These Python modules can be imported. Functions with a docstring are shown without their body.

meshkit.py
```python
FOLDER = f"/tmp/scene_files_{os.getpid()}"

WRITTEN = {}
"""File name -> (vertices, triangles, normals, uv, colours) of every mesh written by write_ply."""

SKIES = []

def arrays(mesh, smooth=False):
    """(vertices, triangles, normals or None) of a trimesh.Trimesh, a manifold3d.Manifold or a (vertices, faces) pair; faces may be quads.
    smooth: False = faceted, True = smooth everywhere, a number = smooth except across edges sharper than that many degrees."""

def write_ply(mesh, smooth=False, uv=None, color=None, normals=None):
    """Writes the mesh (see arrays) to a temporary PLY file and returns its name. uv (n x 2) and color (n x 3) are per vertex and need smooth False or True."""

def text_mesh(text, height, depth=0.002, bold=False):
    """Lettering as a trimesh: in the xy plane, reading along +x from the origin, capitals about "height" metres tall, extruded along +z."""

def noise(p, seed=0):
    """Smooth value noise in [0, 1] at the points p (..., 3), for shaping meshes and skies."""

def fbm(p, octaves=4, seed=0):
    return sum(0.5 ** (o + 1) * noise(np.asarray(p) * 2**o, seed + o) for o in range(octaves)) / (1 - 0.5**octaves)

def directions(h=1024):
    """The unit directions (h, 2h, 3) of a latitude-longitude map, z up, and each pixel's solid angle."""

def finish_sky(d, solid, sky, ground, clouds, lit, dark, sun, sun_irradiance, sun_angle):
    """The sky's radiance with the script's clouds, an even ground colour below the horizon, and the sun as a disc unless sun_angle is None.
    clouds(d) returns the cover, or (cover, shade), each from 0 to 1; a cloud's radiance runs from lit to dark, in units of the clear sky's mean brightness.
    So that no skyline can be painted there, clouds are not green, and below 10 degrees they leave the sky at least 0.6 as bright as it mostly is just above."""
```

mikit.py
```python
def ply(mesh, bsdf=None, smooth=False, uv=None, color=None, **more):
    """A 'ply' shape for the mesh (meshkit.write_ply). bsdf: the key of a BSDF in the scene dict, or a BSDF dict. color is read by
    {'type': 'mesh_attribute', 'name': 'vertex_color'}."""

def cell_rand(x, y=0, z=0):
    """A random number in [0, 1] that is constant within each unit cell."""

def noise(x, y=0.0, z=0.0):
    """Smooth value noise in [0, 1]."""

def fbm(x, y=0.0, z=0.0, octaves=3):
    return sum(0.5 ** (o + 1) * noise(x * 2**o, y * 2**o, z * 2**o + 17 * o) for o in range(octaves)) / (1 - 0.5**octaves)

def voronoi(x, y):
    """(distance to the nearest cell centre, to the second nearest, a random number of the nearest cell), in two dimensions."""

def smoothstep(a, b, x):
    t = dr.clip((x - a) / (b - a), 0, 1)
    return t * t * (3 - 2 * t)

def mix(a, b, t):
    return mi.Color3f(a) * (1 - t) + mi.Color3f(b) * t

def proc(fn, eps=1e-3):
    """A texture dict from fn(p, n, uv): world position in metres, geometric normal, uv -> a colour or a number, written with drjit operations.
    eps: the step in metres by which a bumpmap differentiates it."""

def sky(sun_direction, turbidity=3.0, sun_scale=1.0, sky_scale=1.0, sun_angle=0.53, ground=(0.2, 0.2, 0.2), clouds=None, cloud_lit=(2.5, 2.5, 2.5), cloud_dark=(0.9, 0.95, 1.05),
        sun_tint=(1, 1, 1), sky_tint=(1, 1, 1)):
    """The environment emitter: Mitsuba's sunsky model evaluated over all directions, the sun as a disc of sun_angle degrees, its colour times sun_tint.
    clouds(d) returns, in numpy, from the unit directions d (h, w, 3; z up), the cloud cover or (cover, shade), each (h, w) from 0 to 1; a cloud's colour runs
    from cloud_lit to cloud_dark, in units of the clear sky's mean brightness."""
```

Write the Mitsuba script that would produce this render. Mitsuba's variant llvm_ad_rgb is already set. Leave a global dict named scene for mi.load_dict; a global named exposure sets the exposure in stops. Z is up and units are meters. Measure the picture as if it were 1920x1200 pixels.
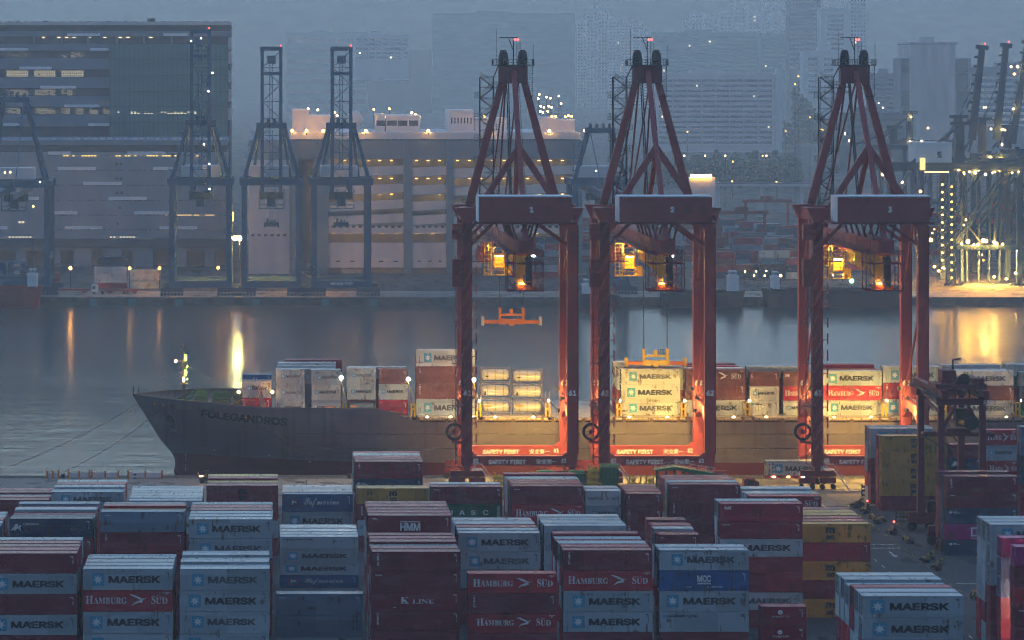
import math, random, glob, os
import numpy as np, trimesh, shapely
import mitsuba as mi, drjit as dr
import mikit, meshkit
from shapely import affinity, box as sbox, union_all
from shapely.geometry import Polygon, MultiPolygon

random.seed(7); RNG = np.random.default_rng(7)
T = mi.ScalarTransform4f
scene, labels = {}, {}

# ---------------------------------------------------------------- camera, sky, haze, exposure
# the photograph is the right and lower part of a telephoto view: the lens shift puts the vanishing point left of and above the middle
F, HC, VX, HY = 5400.0, 82.0, 510.0, 138.0           # focal length in photo pixels, eye height, vanishing point
scene['camera'] = {'type': 'perspective', 'fov': math.degrees(2 * math.atan(960 / F)), 'fov_axis': 'x', 'near_clip': 5.0, 'far_clip': 30000.0,
    'principal_point_offset_x': (960 - VX) / 1920, 'principal_point_offset_y': (600 - HY) / 1200,
    'to_world': T().look_at(origin=[0, 0, HC], target=[0, 100, HC], up=[0, 0, 1]), 'medium': {'type': 'ref', 'id': 'haze_air'}}
exposure = 3.42
SUN_DIR = (-0.15, 1.0, 0.34)
scene['sky_light'] = mikit.sky(SUN_DIR, turbidity=4.0, sun_scale=0.0, sky_scale=0.55, sky_tint=(0.63, 0.89, 1.33), clouds=lambda d: 0.4 + 0 * d[..., 0],
    cloud_lit=(0.72, 1.02, 1.38), cloud_dark=(0.72, 1.02, 1.38), ground=(0.12, 0.13, 0.14))
scene['sky_light']['sampling_weight'] = 60.0
scene['haze_air'] = {'type': 'homogeneous', 'albedo': {'type': 'rgb', 'value': [0.95, 0.95, 0.95]}, 'sigma_t': 0.00026, 'phase': {'type': 'hg', 'g': 0.55}}

def pt(px, py, Y):
    """The point at distance Y that the photograph shows at pixel px, py: used to measure the place from the photograph."""
    return np.array([(px - VX) * Y / F, Y, HC - (py - HY) * Y / F])
def X_(px, Y): return (px - VX) * Y / F
def Z_(py, Y): return HC - (py - HY) * Y / F

# ---------------------------------------------------------------- mesh and scene helpers
class MB:
    """Collects boxes, bars, tubes and plates into one mesh."""
    def __init__(s): s.v, s.f, s.n = [], [], 0
    def raw(s, v, f):
        v = np.asarray(v, float); f = np.asarray(f, int)
        if f.shape[1] == 4: f = np.vstack([f[:, [0, 1, 2]], f[:, [0, 2, 3]]])
        s.v.append(v); s.f.append(f + s.n); s.n += len(v); return s
    def box(s, x0, x1, y0, y1, z0, z1):
        x0, x1 = min(x0, x1), max(x0, x1); y0, y1 = min(y0, y1), max(y0, y1); z0, z1 = min(z0, z1), max(z0, z1)
        v = [[x, y, z] for x in (x0, x1) for y in (y0, y1) for z in (z0, z1)]
        return s.raw(v, [[0, 1, 3, 2], [4, 6, 7, 5], [0, 4, 5, 1], [2, 3, 7, 6], [0, 2, 6, 4], [1, 5, 7, 3]])
    def bar(s, p, q, w, h=None, up=(0, 0, 1), w2=None, h2=None):
        p, q = np.asarray(p, float), np.asarray(q, float); h = h or w; w2 = w2 or w; h2 = h2 or h
        d = q - p; d = d / (np.linalg.norm(d) + 1e-9); u = np.asarray(up, float)
        if abs(d @ u) > 0.98: u = np.array([0, 1.0, 0]) if abs(d[1]) < 0.9 else np.array([1.0, 0, 0])
        a = np.cross(d, u); a /= np.linalg.norm(a); b = np.cross(a, d)
        v = [c + a * sx * ww / 2 + b * sy * hh / 2 for c, ww, hh in ((p, w, h), (q, w2, h2)) for sx, sy in ((-1, -1), (1, -1), (1, 1), (-1, 1))]
        return s.raw(v, [[0, 3, 2, 1], [4, 5, 6, 7], [0, 1, 5, 4], [1, 2, 6, 5], [2, 3, 7, 6], [3, 0, 4, 7]])
    def tube(s, p, q, r, n=8, r2=None, cap=True):
        p, q = np.asarray(p, float), np.asarray(q, float); r2 = r if r2 is None else r2
        d = q - p; d = d / (np.linalg.norm(d) + 1e-9); u = np.array([0, 0, 1.0]) if abs(d[2]) < 0.95 else np.array([1.0, 0, 0])
        a = np.cross(d, u); a /= np.linalg.norm(a); b = np.cross(d, a); t = np.arange(n) * 2 * math.pi / n
        ring = np.cos(t)[:, None] * a + np.sin(t)[:, None] * b
        v = np.vstack([p + ring * r, q + ring * r2]); i = np.arange(n); j = (i + 1) % n
        s.raw(v, np.stack([i, j, j + n, i + n], 1))
        if cap:
            s.raw(np.vstack([p + ring * r, [p]]), np.stack([j, i, i * 0 + n], 1)); s.raw(np.vstack([q + ring * r2, [q]]), np.stack([i, j, i * 0 + n], 1))
        return s
    def path(s, pts, r, n=6):
        for a, b in zip(pts[:-1], pts[1:]): s.tube(a, b, r, n, cap=False)
        return s
    def quad(s, a, b, c, d): return s.raw([a, b, c, d], [[0, 1, 2, 3]])
    def loft(s, rings, closed=True, cap=True):
        """Skin over rings of equal point count."""
        R = np.asarray(rings, float); k, n = R.shape[:2]; i = np.arange(n if closed else n - 1); j = (i + 1) % n
        f = np.vstack([np.stack([a * n + i, a * n + j, (a + 1) * n + j, (a + 1) * n + i], 1) for a in range(k - 1)])
        s.raw(R.reshape(-1, 3), f)
        if cap and closed:
            for ring, flip in ((R[0], 1), (R[-1], 0)):
                c = ring.mean(0); t = np.stack([j, i, i * 0 + n], 1) if flip else np.stack([i, j, i * 0 + n], 1); s.raw(np.vstack([ring, [c]]), t)
        return s
    def sphere(s, c, r, sub=1, scale=(1, 1, 1)):
        m = trimesh.creation.icosphere(subdivisions=sub, radius=r); return s.raw(m.vertices * np.asarray(scale) + np.asarray(c), m.faces)
    def rail(s, a, b, h=1.05, r=0.03, step=1.6):
        """A handrail from a to b with posts and a knee rail."""
        a, b = np.asarray(a, float), np.asarray(b, float); n = max(1, int(round(np.linalg.norm(b - a) / step))); up = np.array([0, 0, h])
        for k in range(n + 1): p = a + (b - a) * k / n; s.bar(p, p + up, 2 * r)
        s.bar(a + up, b + up, 2 * r); s.bar(a + up / 2, b + up / 2, 1.6 * r); return s
    def plate(s, poly, fn, t=0.0):
        """A shapely polygon (in u, v) laid out by fn(u, v, w) -> xyz, with thickness t along w."""
        for g in getattr(poly, 'geoms', [poly]):
            if g.is_empty or g.area < 1e-8: continue
            if t > 0:
                m = trimesh.creation.extrude_polygon(g, t, engine='earcut'); v, f = np.array(m.vertices), np.array(m.faces)
            else:
                v, f = trimesh.creation.triangulate_polygon(g, engine='earcut'); v = np.column_stack([v, np.zeros(len(v))])
            s.raw(fn(v[:, 0], v[:, 1], v[:, 2]), f)
        return s
    def arrays(s): return np.vstack(s.v), np.vstack(s.f)
    def moved(s, x=0, y=0, z=0, rz=0):
        v, f = s.arrays(); c, k = math.cos(rz), math.sin(rz); m = MB()
        return m.raw(np.column_stack([v[:, 0] * c - v[:, 1] * k + x, v[:, 0] * k + v[:, 1] * c + y, v[:, 2] + z]), f)
    def join(s, o):
        v, f = o.arrays(); return s.raw(v, f)
    def ply(s, bsdf, uv=None, smooth=False, **kw):
        v, f = s.arrays(); m = trimesh.Trimesh(v, f, process=False)
        return mikit.ply(m, bsdf, smooth=smooth, uv=None if uv is None else np.tile(np.asarray(uv, float), (len(v), 1)), **kw)

def _wedge(xa, xb, y0, y1, z0, z1):
    """A triangular plate: from (xa, z0) along to (xb, z0) and up to (xa, z1)."""
    v = np.array([[xa, y0, z0], [xb, y0, z0], [xa, y0, z1], [xa, y1, z0], [xb, y1, z0], [xa, y1, z1]], float)
    f = np.array([[0, 1, 2], [3, 5, 4], [0, 3, 4], [0, 4, 1], [1, 4, 5], [1, 5, 2], [2, 5, 3], [2, 3, 0]]); return v, f
def _cage(b, x0, x1, y, z, h=1.1):
    for x in (x0, (x0 + x1) / 2, x1): b.bar((x, y, z), (x, y, z + h), .08)
    for q in (h, h / 2): b.bar((x0, y, z + q), (x1, y, z + q), .08)
    return b
def lamp_head(x, y, z, d, w=.7, h=.5):
    """Body and glass of a floodlight at x, y, z that looks along d."""
    d = np.asarray(d, float) / np.linalg.norm(d); c = np.array([x, y, z]); b = MB().bar(c - d * .32, c, w * .8, h * .8, w2=w, h2=h)
    g = MB(); a = np.cross(d, [0, 0, 1.0] if abs(d[2]) < .9 else [0, 1.0, 0]); a /= np.linalg.norm(a); u = np.cross(a, d); q = c + d * .02
    g.quad(q - a * w * .45 - u * h * .45, q + a * w * .45 - u * h * .45, q + a * w * .45 + u * h * .45, q - a * w * .45 + u * h * .45)
    v, f = g.arrays(); n = np.cross(v[1] - v[0], v[2] - v[0])
    if n @ d < 0: g = MB().raw(v, f[:, ::-1])
    return b, g
taken = {}
def key_of(name):
    n = taken.get(name, -1) + 1; taken[name] = n
    return name if n == 0 else f'{name}_{n:03d}'
def thing(name, label=None, cat=None, group=None, kind=None):
    """The key of a new top-level object; its parts' keys start with it."""
    k = key_of(name); d = {}
    if label: d['label'] = label
    if cat: d['category'] = cat
    if group: d['group'] = group
    if kind: d['kind'] = kind
    labels[k] = d; return k
def part(root, name, shape, at=None, label=None, kind=None):
    k = key_of(root + '__' + name); scene[k] = dict(shape, to_world=at) if at is not None else dict(shape)
    if label or kind: labels[k] = {a: b for a, b in (('label', label), ('kind', kind)) if b}
    return k
def solo(name, shape, label=None, cat=None, group=None, kind=None, at=None):
    k = thing(name, label, cat, group, kind); scene[k] = dict(shape, to_world=at) if at is not None else dict(shape); return k
def move(x, y, z, rz=0): return T().translate([float(x), float(y), float(z)]).rotate([0, 0, 1], float(math.degrees(rz)))

# ---------------------------------------------------------------- lettering as flat print
_FD = (glob.glob('/opt/blender-*/*/datafiles/fonts') or [''])[0]
_glyph = {}
def text_shape(text, height, font='Inter.woff2', sx=1.0, bold=0, size=96):
    """The outline of a word as a shapely shape, capitals about height tall, reading along +x from the origin."""
    k = (text, font, bold, size)
    if k not in _glyph:
        from PIL import Image, ImageDraw, ImageFont
        p = os.path.join(_FD, font)
        ft = ImageFont.truetype(p if os.path.exists(p) else os.path.join(_FD, 'Inter.woff2'), size)
        x0, y0, x1, y1 = ft.getbbox(text, anchor='ls', stroke_width=bold)
        im = Image.new('L', (int(x1 - x0) + 8, int(y1 - y0) + 8)); ImageDraw.Draw(im).text((4 - x0, 4 - y0), text, 255, ft, anchor='ls', stroke_width=bold)
        on = np.pad(np.asarray(im) > 127, ((0, 0), (1, 1))).astype(np.int8)
        rows, st = np.nonzero(np.diff(on, axis=1) == 1); en = np.nonzero(np.diff(on, axis=1) == -1)[1]
        sh = union_all(sbox(st, -rows - 1, en, -rows)).buffer(0.6).buffer(-0.6).simplify(1.0 * size / 96)
        b = sh.bounds; _glyph[k] = affinity.translate(sh, -b[0], -(4 - y0) * -1.0 if False else (4 - y0))
    s = height / (0.727 * size)
    return affinity.scale(_glyph[k], s * sx, s, origin=(0, 0))
def facing(x, y, z):
    """Lays u, v out on an upright plane that faces -y, its origin at x, y, z."""
    return lambda u, v, w: np.column_stack([x + u, np.full_like(u, y) - w, z + v])
def facing_side(x, y, z, s=-1):
    """Lays u, v out on an upright plane facing -x (s=-1) or +x (s=1)."""
    return lambda u, v, w: np.column_stack([np.full_like(u, x) + s * w, y - s * u if s > 0 else y - u, z + v])
# ---------------------------------------------------------------- materials
P3 = lambda c: {'type': 'rgb', 'value': [float(x) for x in c]}
def mat(name, c, rough=0.6, metallic=0.0, spec=0.5, **kw):
    scene['mat_' + name] = {'type': 'twosided', 'bsdf': {'type': 'principled', 'base_color': P3(c) if not isinstance(c, dict) else c, 'roughness': rough, 'metallic': metallic, 'specular': spec, **kw}}
    return 'mat_' + name
PAINTS = {'grey': (.36, .42, .45), 'red': (.44, .02, .04), 'maroon': (.24, .020, .045), 'blue': (.03, .12, .26), 'tan': (.52, .27, .055), 'green': (.02, .12, .065), 'navy': (.02, .045, .10),
          'magenta': (.42, .02, .18), 'white': (.62, .63, .62), 'royal': (.012, .11, .30), 'brown': (.15, .05, .045), 'steel': (.16, .22, .30), 'wine': (.32, .018, .05), 'pearl': (.50, .53, .50), 'orange': (.55, .13, .03)}
PNAMES = list(PAINTS)
def pal(i):
    c = mi.Color3f(PAINTS[PNAMES[0]])
    for k in range(1, len(PNAMES)): c = dr.select(i > k - 0.25, mi.Color3f(PAINTS[PNAMES[k]]), c)
    return c
def paint_col(p, n, uv):
    """Container paint: a fleet colour per box, scuffs, rust runs below dents and damp dirt patches."""
    base = pal(uv.x)
    tone = 0.82 + 0.36 * mikit.cell_rand(dr.floor(p.x / 6.1), dr.floor(p.y / 2.4), dr.floor(p.z / 2.75))
    scuff = mikit.fbm(p.x * 0.7 + p.y, p.z * 1.4, p.y * 0.3, octaves=4)
    run = mikit.noise(p.x * 5.0 + p.y * 5.0, p.z * 0.35, p.y * 0.2)
    rust = mikit.smoothstep(0.62, 0.76, scuff * 0.62 + run * 0.42)
    chalk = mikit.smoothstep(0.45, 0.75, mikit.fbm(p.x * 0.35, p.y * 1.1, p.z * 0.9, octaves=3)) * 0.10
    c = mikit.mix(base * tone, (.42, .42, .42), chalk)
    return mikit.mix(c, (.10, .045, .022), rust * 0.75)
def roof_col(p, n, uv):
    """Roof sheets: the same paint, scuffed in small patches and streaked with dark grime."""
    base = pal(uv.x)
    tone = 0.85 + 0.3 * mikit.cell_rand(dr.floor(p.x / 6.1), dr.floor(p.y / 2.4), 5)
    scuff = mikit.smoothstep(0.55, 0.72, mikit.fbm(p.x * 1.1, p.y * 1.4, 3.0, octaves=4))
    c = mikit.mix(base * tone, (.45, .45, .45), .16 * scuff)
    grime = mikit.smoothstep(0.66, 0.74, mikit.fbm(p.x * 2.6, p.y * 0.75, 9.0, octaves=3)) * mikit.smoothstep(0.35, 0.6, mikit.noise(p.x * 0.12, p.y * 0.4, 1.0))
    return mikit.mix(c, (.035, .032, .03), grime * 0.8)
scene['mat_container_paint'] = {'type': 'twosided', 'bsdf': {'type': 'principled', 'base_color': mikit.proc(paint_col), 'roughness': 0.48, 'specular': 0.4}}
scene['mat_container_roof'] = {'type': 'twosided', 'bsdf': {'type': 'principled', 'base_color': mikit.proc(roof_col), 'roughness': 0.36, 'specular': 0.5}}
def worn(name, c, rust=(.09, .04, .025), amt=0.6, scale=0.6, rough=0.5, lo=.60, hi=.78):
    def fn(p, n, uv):
        a = mikit.fbm(p.x * scale + p.y * scale, p.z * scale * 0.45, p.y * scale, octaves=4)
        t = 0.86 + 0.28 * mikit.noise(p.x * 0.21, p.y * 0.21, p.z * 0.17)
        return mikit.mix(mi.Color3f(c) * t, rust, mikit.smoothstep(lo, hi, a) * amt)
    return mat(name, mikit.proc(fn), rough)
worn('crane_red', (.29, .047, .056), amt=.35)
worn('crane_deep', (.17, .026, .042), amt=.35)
mat('steel_dark', (.028, .026, .03), .55)
mat('cable', (.02, .02, .022), .6)
mat('roof_white', (.72, .74, .76), .6)
mat('safety_white', (.75, .75, .72), .6)
mat('safety_yellow', (.55, .36, .02), .5)
mat('spreader_orange', (.65, .17, .02), .5)
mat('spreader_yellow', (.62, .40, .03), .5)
mat('ink_dark', (.012, .016, .028), .6)
mat('ink_faded', (.055, .065, .085), .6)
mat('ink_white', (.72, .72, .70), .6)
mat('ink_blue', (.06, .30, .45), .55)
mat('ink_red', (.45, .03, .03), .6)
mat('ink_orange', (.70, .22, .02), .6)
mat('rubber', (.012, .012, .013), .8)
mat('glass_dark', (.02, .03, .035), .12)
def hull_col(p, n, uv):
    """Hull paint: plates of slightly different tone, rust runs, scraped fender patches."""
    plate = mikit.cell_rand(dr.floor(p.x / 9.0 + .37 * dr.floor(p.z / 2.4)), dr.floor(p.z / 2.4), 3)
    c = mi.Color3f(.15, .125, .145) * (0.95 + 0.10 * plate) * (0.85 + .3 * mikit.fbm(p.x * .12, p.z * .2, 0, octaves=4))
    run = mikit.smoothstep(.60, .80, mikit.noise(p.x * 1.3, p.z * .10, 2) * .6 + mikit.fbm(p.x * .3, p.z * .15, 5, octaves=3) * .45)
    scrape = mikit.smoothstep(.62, .72, mikit.fbm(p.x * .16, p.z * .9, 8, octaves=4)) * mikit.smoothstep(.45, .6, mikit.noise(p.x * 2.0, p.z * 5.0, 1))
    return mikit.mix(mikit.mix(c, (.10, .055, .04), run * .35), (.22, .20, .20), scrape * .3)
mat('hull_grey', mikit.proc(hull_col), .5)
worn('hull_red', (.12, .02, .03), amt=.4, scale=.2)
worn('ship_deck', (.17, .10, .07), amt=.5, scale=.4)
worn('hatch_cream', (.50, .42, .30), amt=.55, scale=.5, rust=(.22, .12, .06))
mat('winch_green', (.035, .07, .05), .5)
mat('hopper_green', (.02, .13, .06), .5)
mat('tank_silver', (.60, .58, .54), .32, metallic=.35)
mat('tank_grey', (.14, .15, .16), .4)
def concrete_col(p, n, uv):
    a = mikit.fbm(p.x * 0.07, p.y * 0.07, 0, octaves=4); b = mikit.noise(p.x * 1.7, p.y * 1.7, 2)
    seam = dr.maximum(mikit.smoothstep(0.985, 0.995, dr.abs(2 * (p.x / 9 - dr.floor(p.x / 9)) - 1)), mikit.smoothstep(0.985, 0.995, dr.abs(2 * (p.y / 6 - dr.floor(p.y / 6)) - 1)))
    c = mikit.mix((.17, .15, .135), (.27, .245, .22), a) * (0.85 + 0.3 * b)
    oil = mikit.smoothstep(.62, .72, mikit.fbm(p.x * 0.25, p.y * 0.25, 7, octaves=3))
    return mikit.mix(mikit.mix(c, (.05, .047, .045), oil * .6), (.07, .065, .06), seam * .7)
mat('concrete', mikit.proc(concrete_col), .75)
def asphalt_col(p, n, uv):
    a = mikit.fbm(p.x * 0.11, p.y * 0.06, 0, octaves=4); b = mikit.noise(p.x * 2.3, p.y * 2.3, 2)
    patch = mikit.cell_rand(dr.floor(p.x / 7.0), dr.floor(p.y / 19.0), 3)
    c = mikit.mix((.045, .047, .052), (.095, .097, .102), a * .7 + patch * .3) * (0.85 + 0.3 * b)
    return mikit.mix(c, (.022, .022, .023), mikit.smoothstep(.60, .7, mikit.fbm(p.x * 0.4, p.y * 0.12, 4, octaves=3)) * .6)
mat('asphalt', mikit.proc(asphalt_col), .8, spec=.3)
mat('quay_wall', mikit.proc(lambda p, n, uv: mikit.mix((.07, .07, .065), (.15, .14, .13), mikit.fbm(p.x * .4, p.z * .8, 0, octaves=4))), .8)
mat('road_paint', (.62, .62, .60), .6)
mat('road_yellow', (.30, .20, .04), .6)
def wave(p, n, uv):
    """Wind ripples, longer across the channel wind than along it, with calmer lanes."""
    calm = 0.45 + 1.0 * mikit.smoothstep(.35, .7, mikit.fbm(p.x * .012, p.y * .02, 5, octaves=3))
    return (0.12 * (mikit.noise(p.x * .22, p.y * .5, 1) + .55 * mikit.noise(p.x * .6 + 9, p.y * 1.3, 2)) + 0.075 * mikit.noise(p.x * 1.5, p.y * 2.6, 3)) * calm + .10 * mikit.noise(p.x * .03, p.y * .085, 4) + .26 * mikit.noise(p.x * .10, p.y * .33, 6)
scene['mat_water'] = {'type': 'bumpmap', 'arbitrary': mikit.proc(wave, eps=0.05), 'scale': 0.30, 'bsdf': {'type': 'principled', 'base_color': P3((.012, .022, .028)), 'roughness': 0.15, 'specular': 0.5}}
# far bank
worn('far_steel', (.03, .085, .15), rust=(.03, .04, .05), amt=.5)
worn('far_steel_dark', (.022, .055, .095), amt=.3)
mat('wall_grey', mikit.proc(lambda p, n, uv: mi.Color3f(.25, .28, .32) * (0.8 + .4 * mikit.fbm(p.x * .15, p.z * .05, p.y * .1, octaves=3))), .8)
mat('wall_pale', mikit.proc(lambda p, n, uv: mi.Color3f(.55, .53, .52) * (0.75 + .4 * mikit.fbm(p.x * .2, p.z * .03, p.y * .1, octaves=4))), .8)
mat('wall_blue', (.16, .20, .25), .8)
mat('wall_dark', (.07, .085, .11), .8)
mat('recess', (.28, .27, .27), .8)
mat('net_teal', mikit.proc(lambda p, n, uv: mikit.mix((.06, .16, .17), (.10, .22, .23), mikit.fbm(p.x * .05, p.z * .3, 0, octaves=3))), .9)
mat('net_green', (.20, .34, .30), .9)
mat('pier_blue', (.14, .19, .24), .8)
mat('cream_wall', (.60, .60, .61), .8)
mat('pink_wall', (.66, .57, .56), .8)
mat('window_dark', (.06, .07, .09), .3)
mat('hill_green', mikit.proc(lambda p, n, uv: mikit.mix((.03, .05, .03), (.07, .085, .05), mikit.fbm(p.x * .02, p.y * .02, p.z * .02, octaves=4))), .95)
mat('boat_white', (.65, .66, .66), .5)
mat('boat_dark', (.03, .035, .045), .5)
mat('boat_red', (.22, .04, .04), .5)
scene['mat_lamp_body'] = {'type': 'diffuse', 'reflectance': P3((.1, .1, .1))}
SODIUM, WARM, AMBER, COOL, GREEN, REDL = (1.0, .46, .07), (1.0, .62, .22), (1.0, .66, .14), (1.0, .92, .76), (.45, 1.0, .05), (1.0, .05, .04)
LAMPS = 1.75
def glow(shape_mb, col, power, weight=0.15):
    """A lamp glass: power is its radiance."""
    return shape_mb.ply('mat_lamp_body', emitter={'type': 'area', 'radiance': P3([c * power * LAMPS for c in col]), 'sampling_weight': float(weight)})
# ---------------------------------------------------------------- the setting: ground, quays, water, hills
solo('yard_ground', MB().raw([(-700, -250, 0), (900, -250, 0), (900, 546, 0), (-700, 546, 0)], [[0, 1, 2, 3]]).ply('mat_asphalt'), kind='structure')
solo('quay_apron', MB().box(-700, 900, 546, 586, -7, .0).ply('mat_concrete'), kind='structure')
solo('quay_coping', MB().box(-700, 900, 584.6, 586.3, .004, .22).ply('mat_quay_wall'), kind='structure')
solo('harbour_water', MB().raw([(-1800, 585, -3), (2200, 585, -3), (2200, 1060, -3), (-1800, 1060, -3)], [[0, 1, 2, 3]]).ply('mat_water'), kind='structure')
solo('far_ground', MB().raw([(-4300, 1056, 0), (4300, 1056, 0), (4300, 12600, 0), (-4300, 12600, 0)], [[0, 1, 2, 3]]).ply('mat_asphalt'), kind='structure')
solo('far_apron', MB().box(-1800, 2200, 1056.2, 1086, -.3, .03).ply('mat_concrete'), kind='structure')
b = MB().box(-1800, 2200, 1056.0, 1058, -8, -.02)
for i in range(90):
    x = -140 + i * 5.2 + RNG.uniform(-1, 1); w = RNG.uniform(2, 3.4)
    if i % 3: b.box(x, x + w, 1055.3, 1056, -3.5, -.5 + RNG.uniform(-.3, .2))
solo('far_quay_wall', b.ply('mat_quay_wall'), kind='structure')
for i in range(9):
    x = X_((175, 248, 335, 480, 610, 700, 1250, 1560, 1650)[i], 1055); solo('quay_fender', MB().box(x - 1.4, x + 1.4, 1054.9, 1055.25, -3.2, -.6).box(x - 1.1, x + 1.1, 1055.25, 1056.0, -2.6, -1.2).ply('mat_net_teal'), f'green fender panel on the far quay wall, {("first", "second", "third", "fourth", "fifth", "sixth", "seventh", "eighth", "ninth")[i]} from left', 'fender', 'fenders on the far quay wall')
for y in (568, 568 + 15.24): solo('crane_rail', MB().box(-300, 400, y - .06, y + .06, .004, .05).ply('mat_steel_dark'), kind='structure')
xs, ys = np.linspace(-4250, 4250, 90), np.linspace(8000, 12400, 26); gx, gy = np.meshgrid(xs, ys)
ridge = 330 + 150 * np.exp(-((gx + 150) / 420) ** 2) + 45 * np.exp(-((gx - 1000) / 500) ** 2) + 160 * meshkit.fbm(np.stack([gx / 700, gy / 700, gx * 0], -1), 4) - 60
gz = np.clip(ridge * np.clip((gy - 8000) / 900, 0, 1), -5, None) - 2; n = len(xs); i, j = np.meshgrid(np.arange(n - 1), np.arange(len(ys) - 1), indexing='ij'); a = (j * n + i).ravel()
solo('hills', MB().raw(np.column_stack([gx.ravel(), gy.ravel(), gz.ravel()]), np.stack([a, a + 1, a + 1 + n, a + n], 1)).ply('mat_hill_green', smooth=True), kind='structure')
# the hillside is unseen, added behind the camera to darken the box fronts
xs, ys = np.linspace(-1500, 1800, 60), np.linspace(-560, -70, 14); gx, gy = np.meshgrid(xs, ys)
gz = -1 + (235 + 110 * meshkit.fbm(np.stack([gx / 260, gy / 260, gx * 0 + 3], -1), 4)) * np.clip((-70 - gy) / 260, 0, 1); n = len(xs); i, j = np.meshgrid(np.arange(n - 1), np.arange(len(ys) - 1), indexing='ij'); a = (j * n + i).ravel()
solo('added_hillside', MB().raw(np.column_stack([gx.ravel(), gy.ravel(), gz.ravel()]), np.stack([a, a + 1, a + 1 + n, a + n], 1)).ply('mat_hill_green', smooth=True), kind='structure')
# wooded slopes and tree lines: clumps of crowns, nobody could count them
def crowns(pts, seed):
    g = np.random.default_rng(seed); m = MB(); ico = trimesh.creation.icosphere(subdivisions=1)
    for x, y, z, r in pts:
        for q in range(3):
            v = ico.vertices * r * g.uniform(.45, .8) * np.array([1, 1, g.uniform(.7, 1.0)]); v = v * (1 + .45 * (meshkit.noise(v * 1.7 / r + g.uniform(0, 50)) - .5)[:, None])
            m.raw(v + (x + g.uniform(-.6, .6) * r, y + g.uniform(-.6, .6) * r, z + g.uniform(0, .9) * r), ico.faces)
    return m
pts = []
for i in range(1300):
    px = RNG.uniform(1215, 1500); Y = RNG.uniform(2050, 2400); pts.append((X_(px, Y), Y, RNG.uniform(0, 17) * (.5 + .5 * math.sin(px * .09) ** 2), RNG.uniform(1.6, 3.6)))
for i in range(1300):
    t = RNG.uniform(0, 1); px = 1455 + 130 * t; Y = 3150 + RNG.uniform(0, 80); top = Z_(130 + 150 * t + (0 if px > 1490 else 90), Y); pts.append((X_(px, Y), Y, RNG.uniform(5, max(10, top)), RNG.uniform(2.2, 5)))
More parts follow.
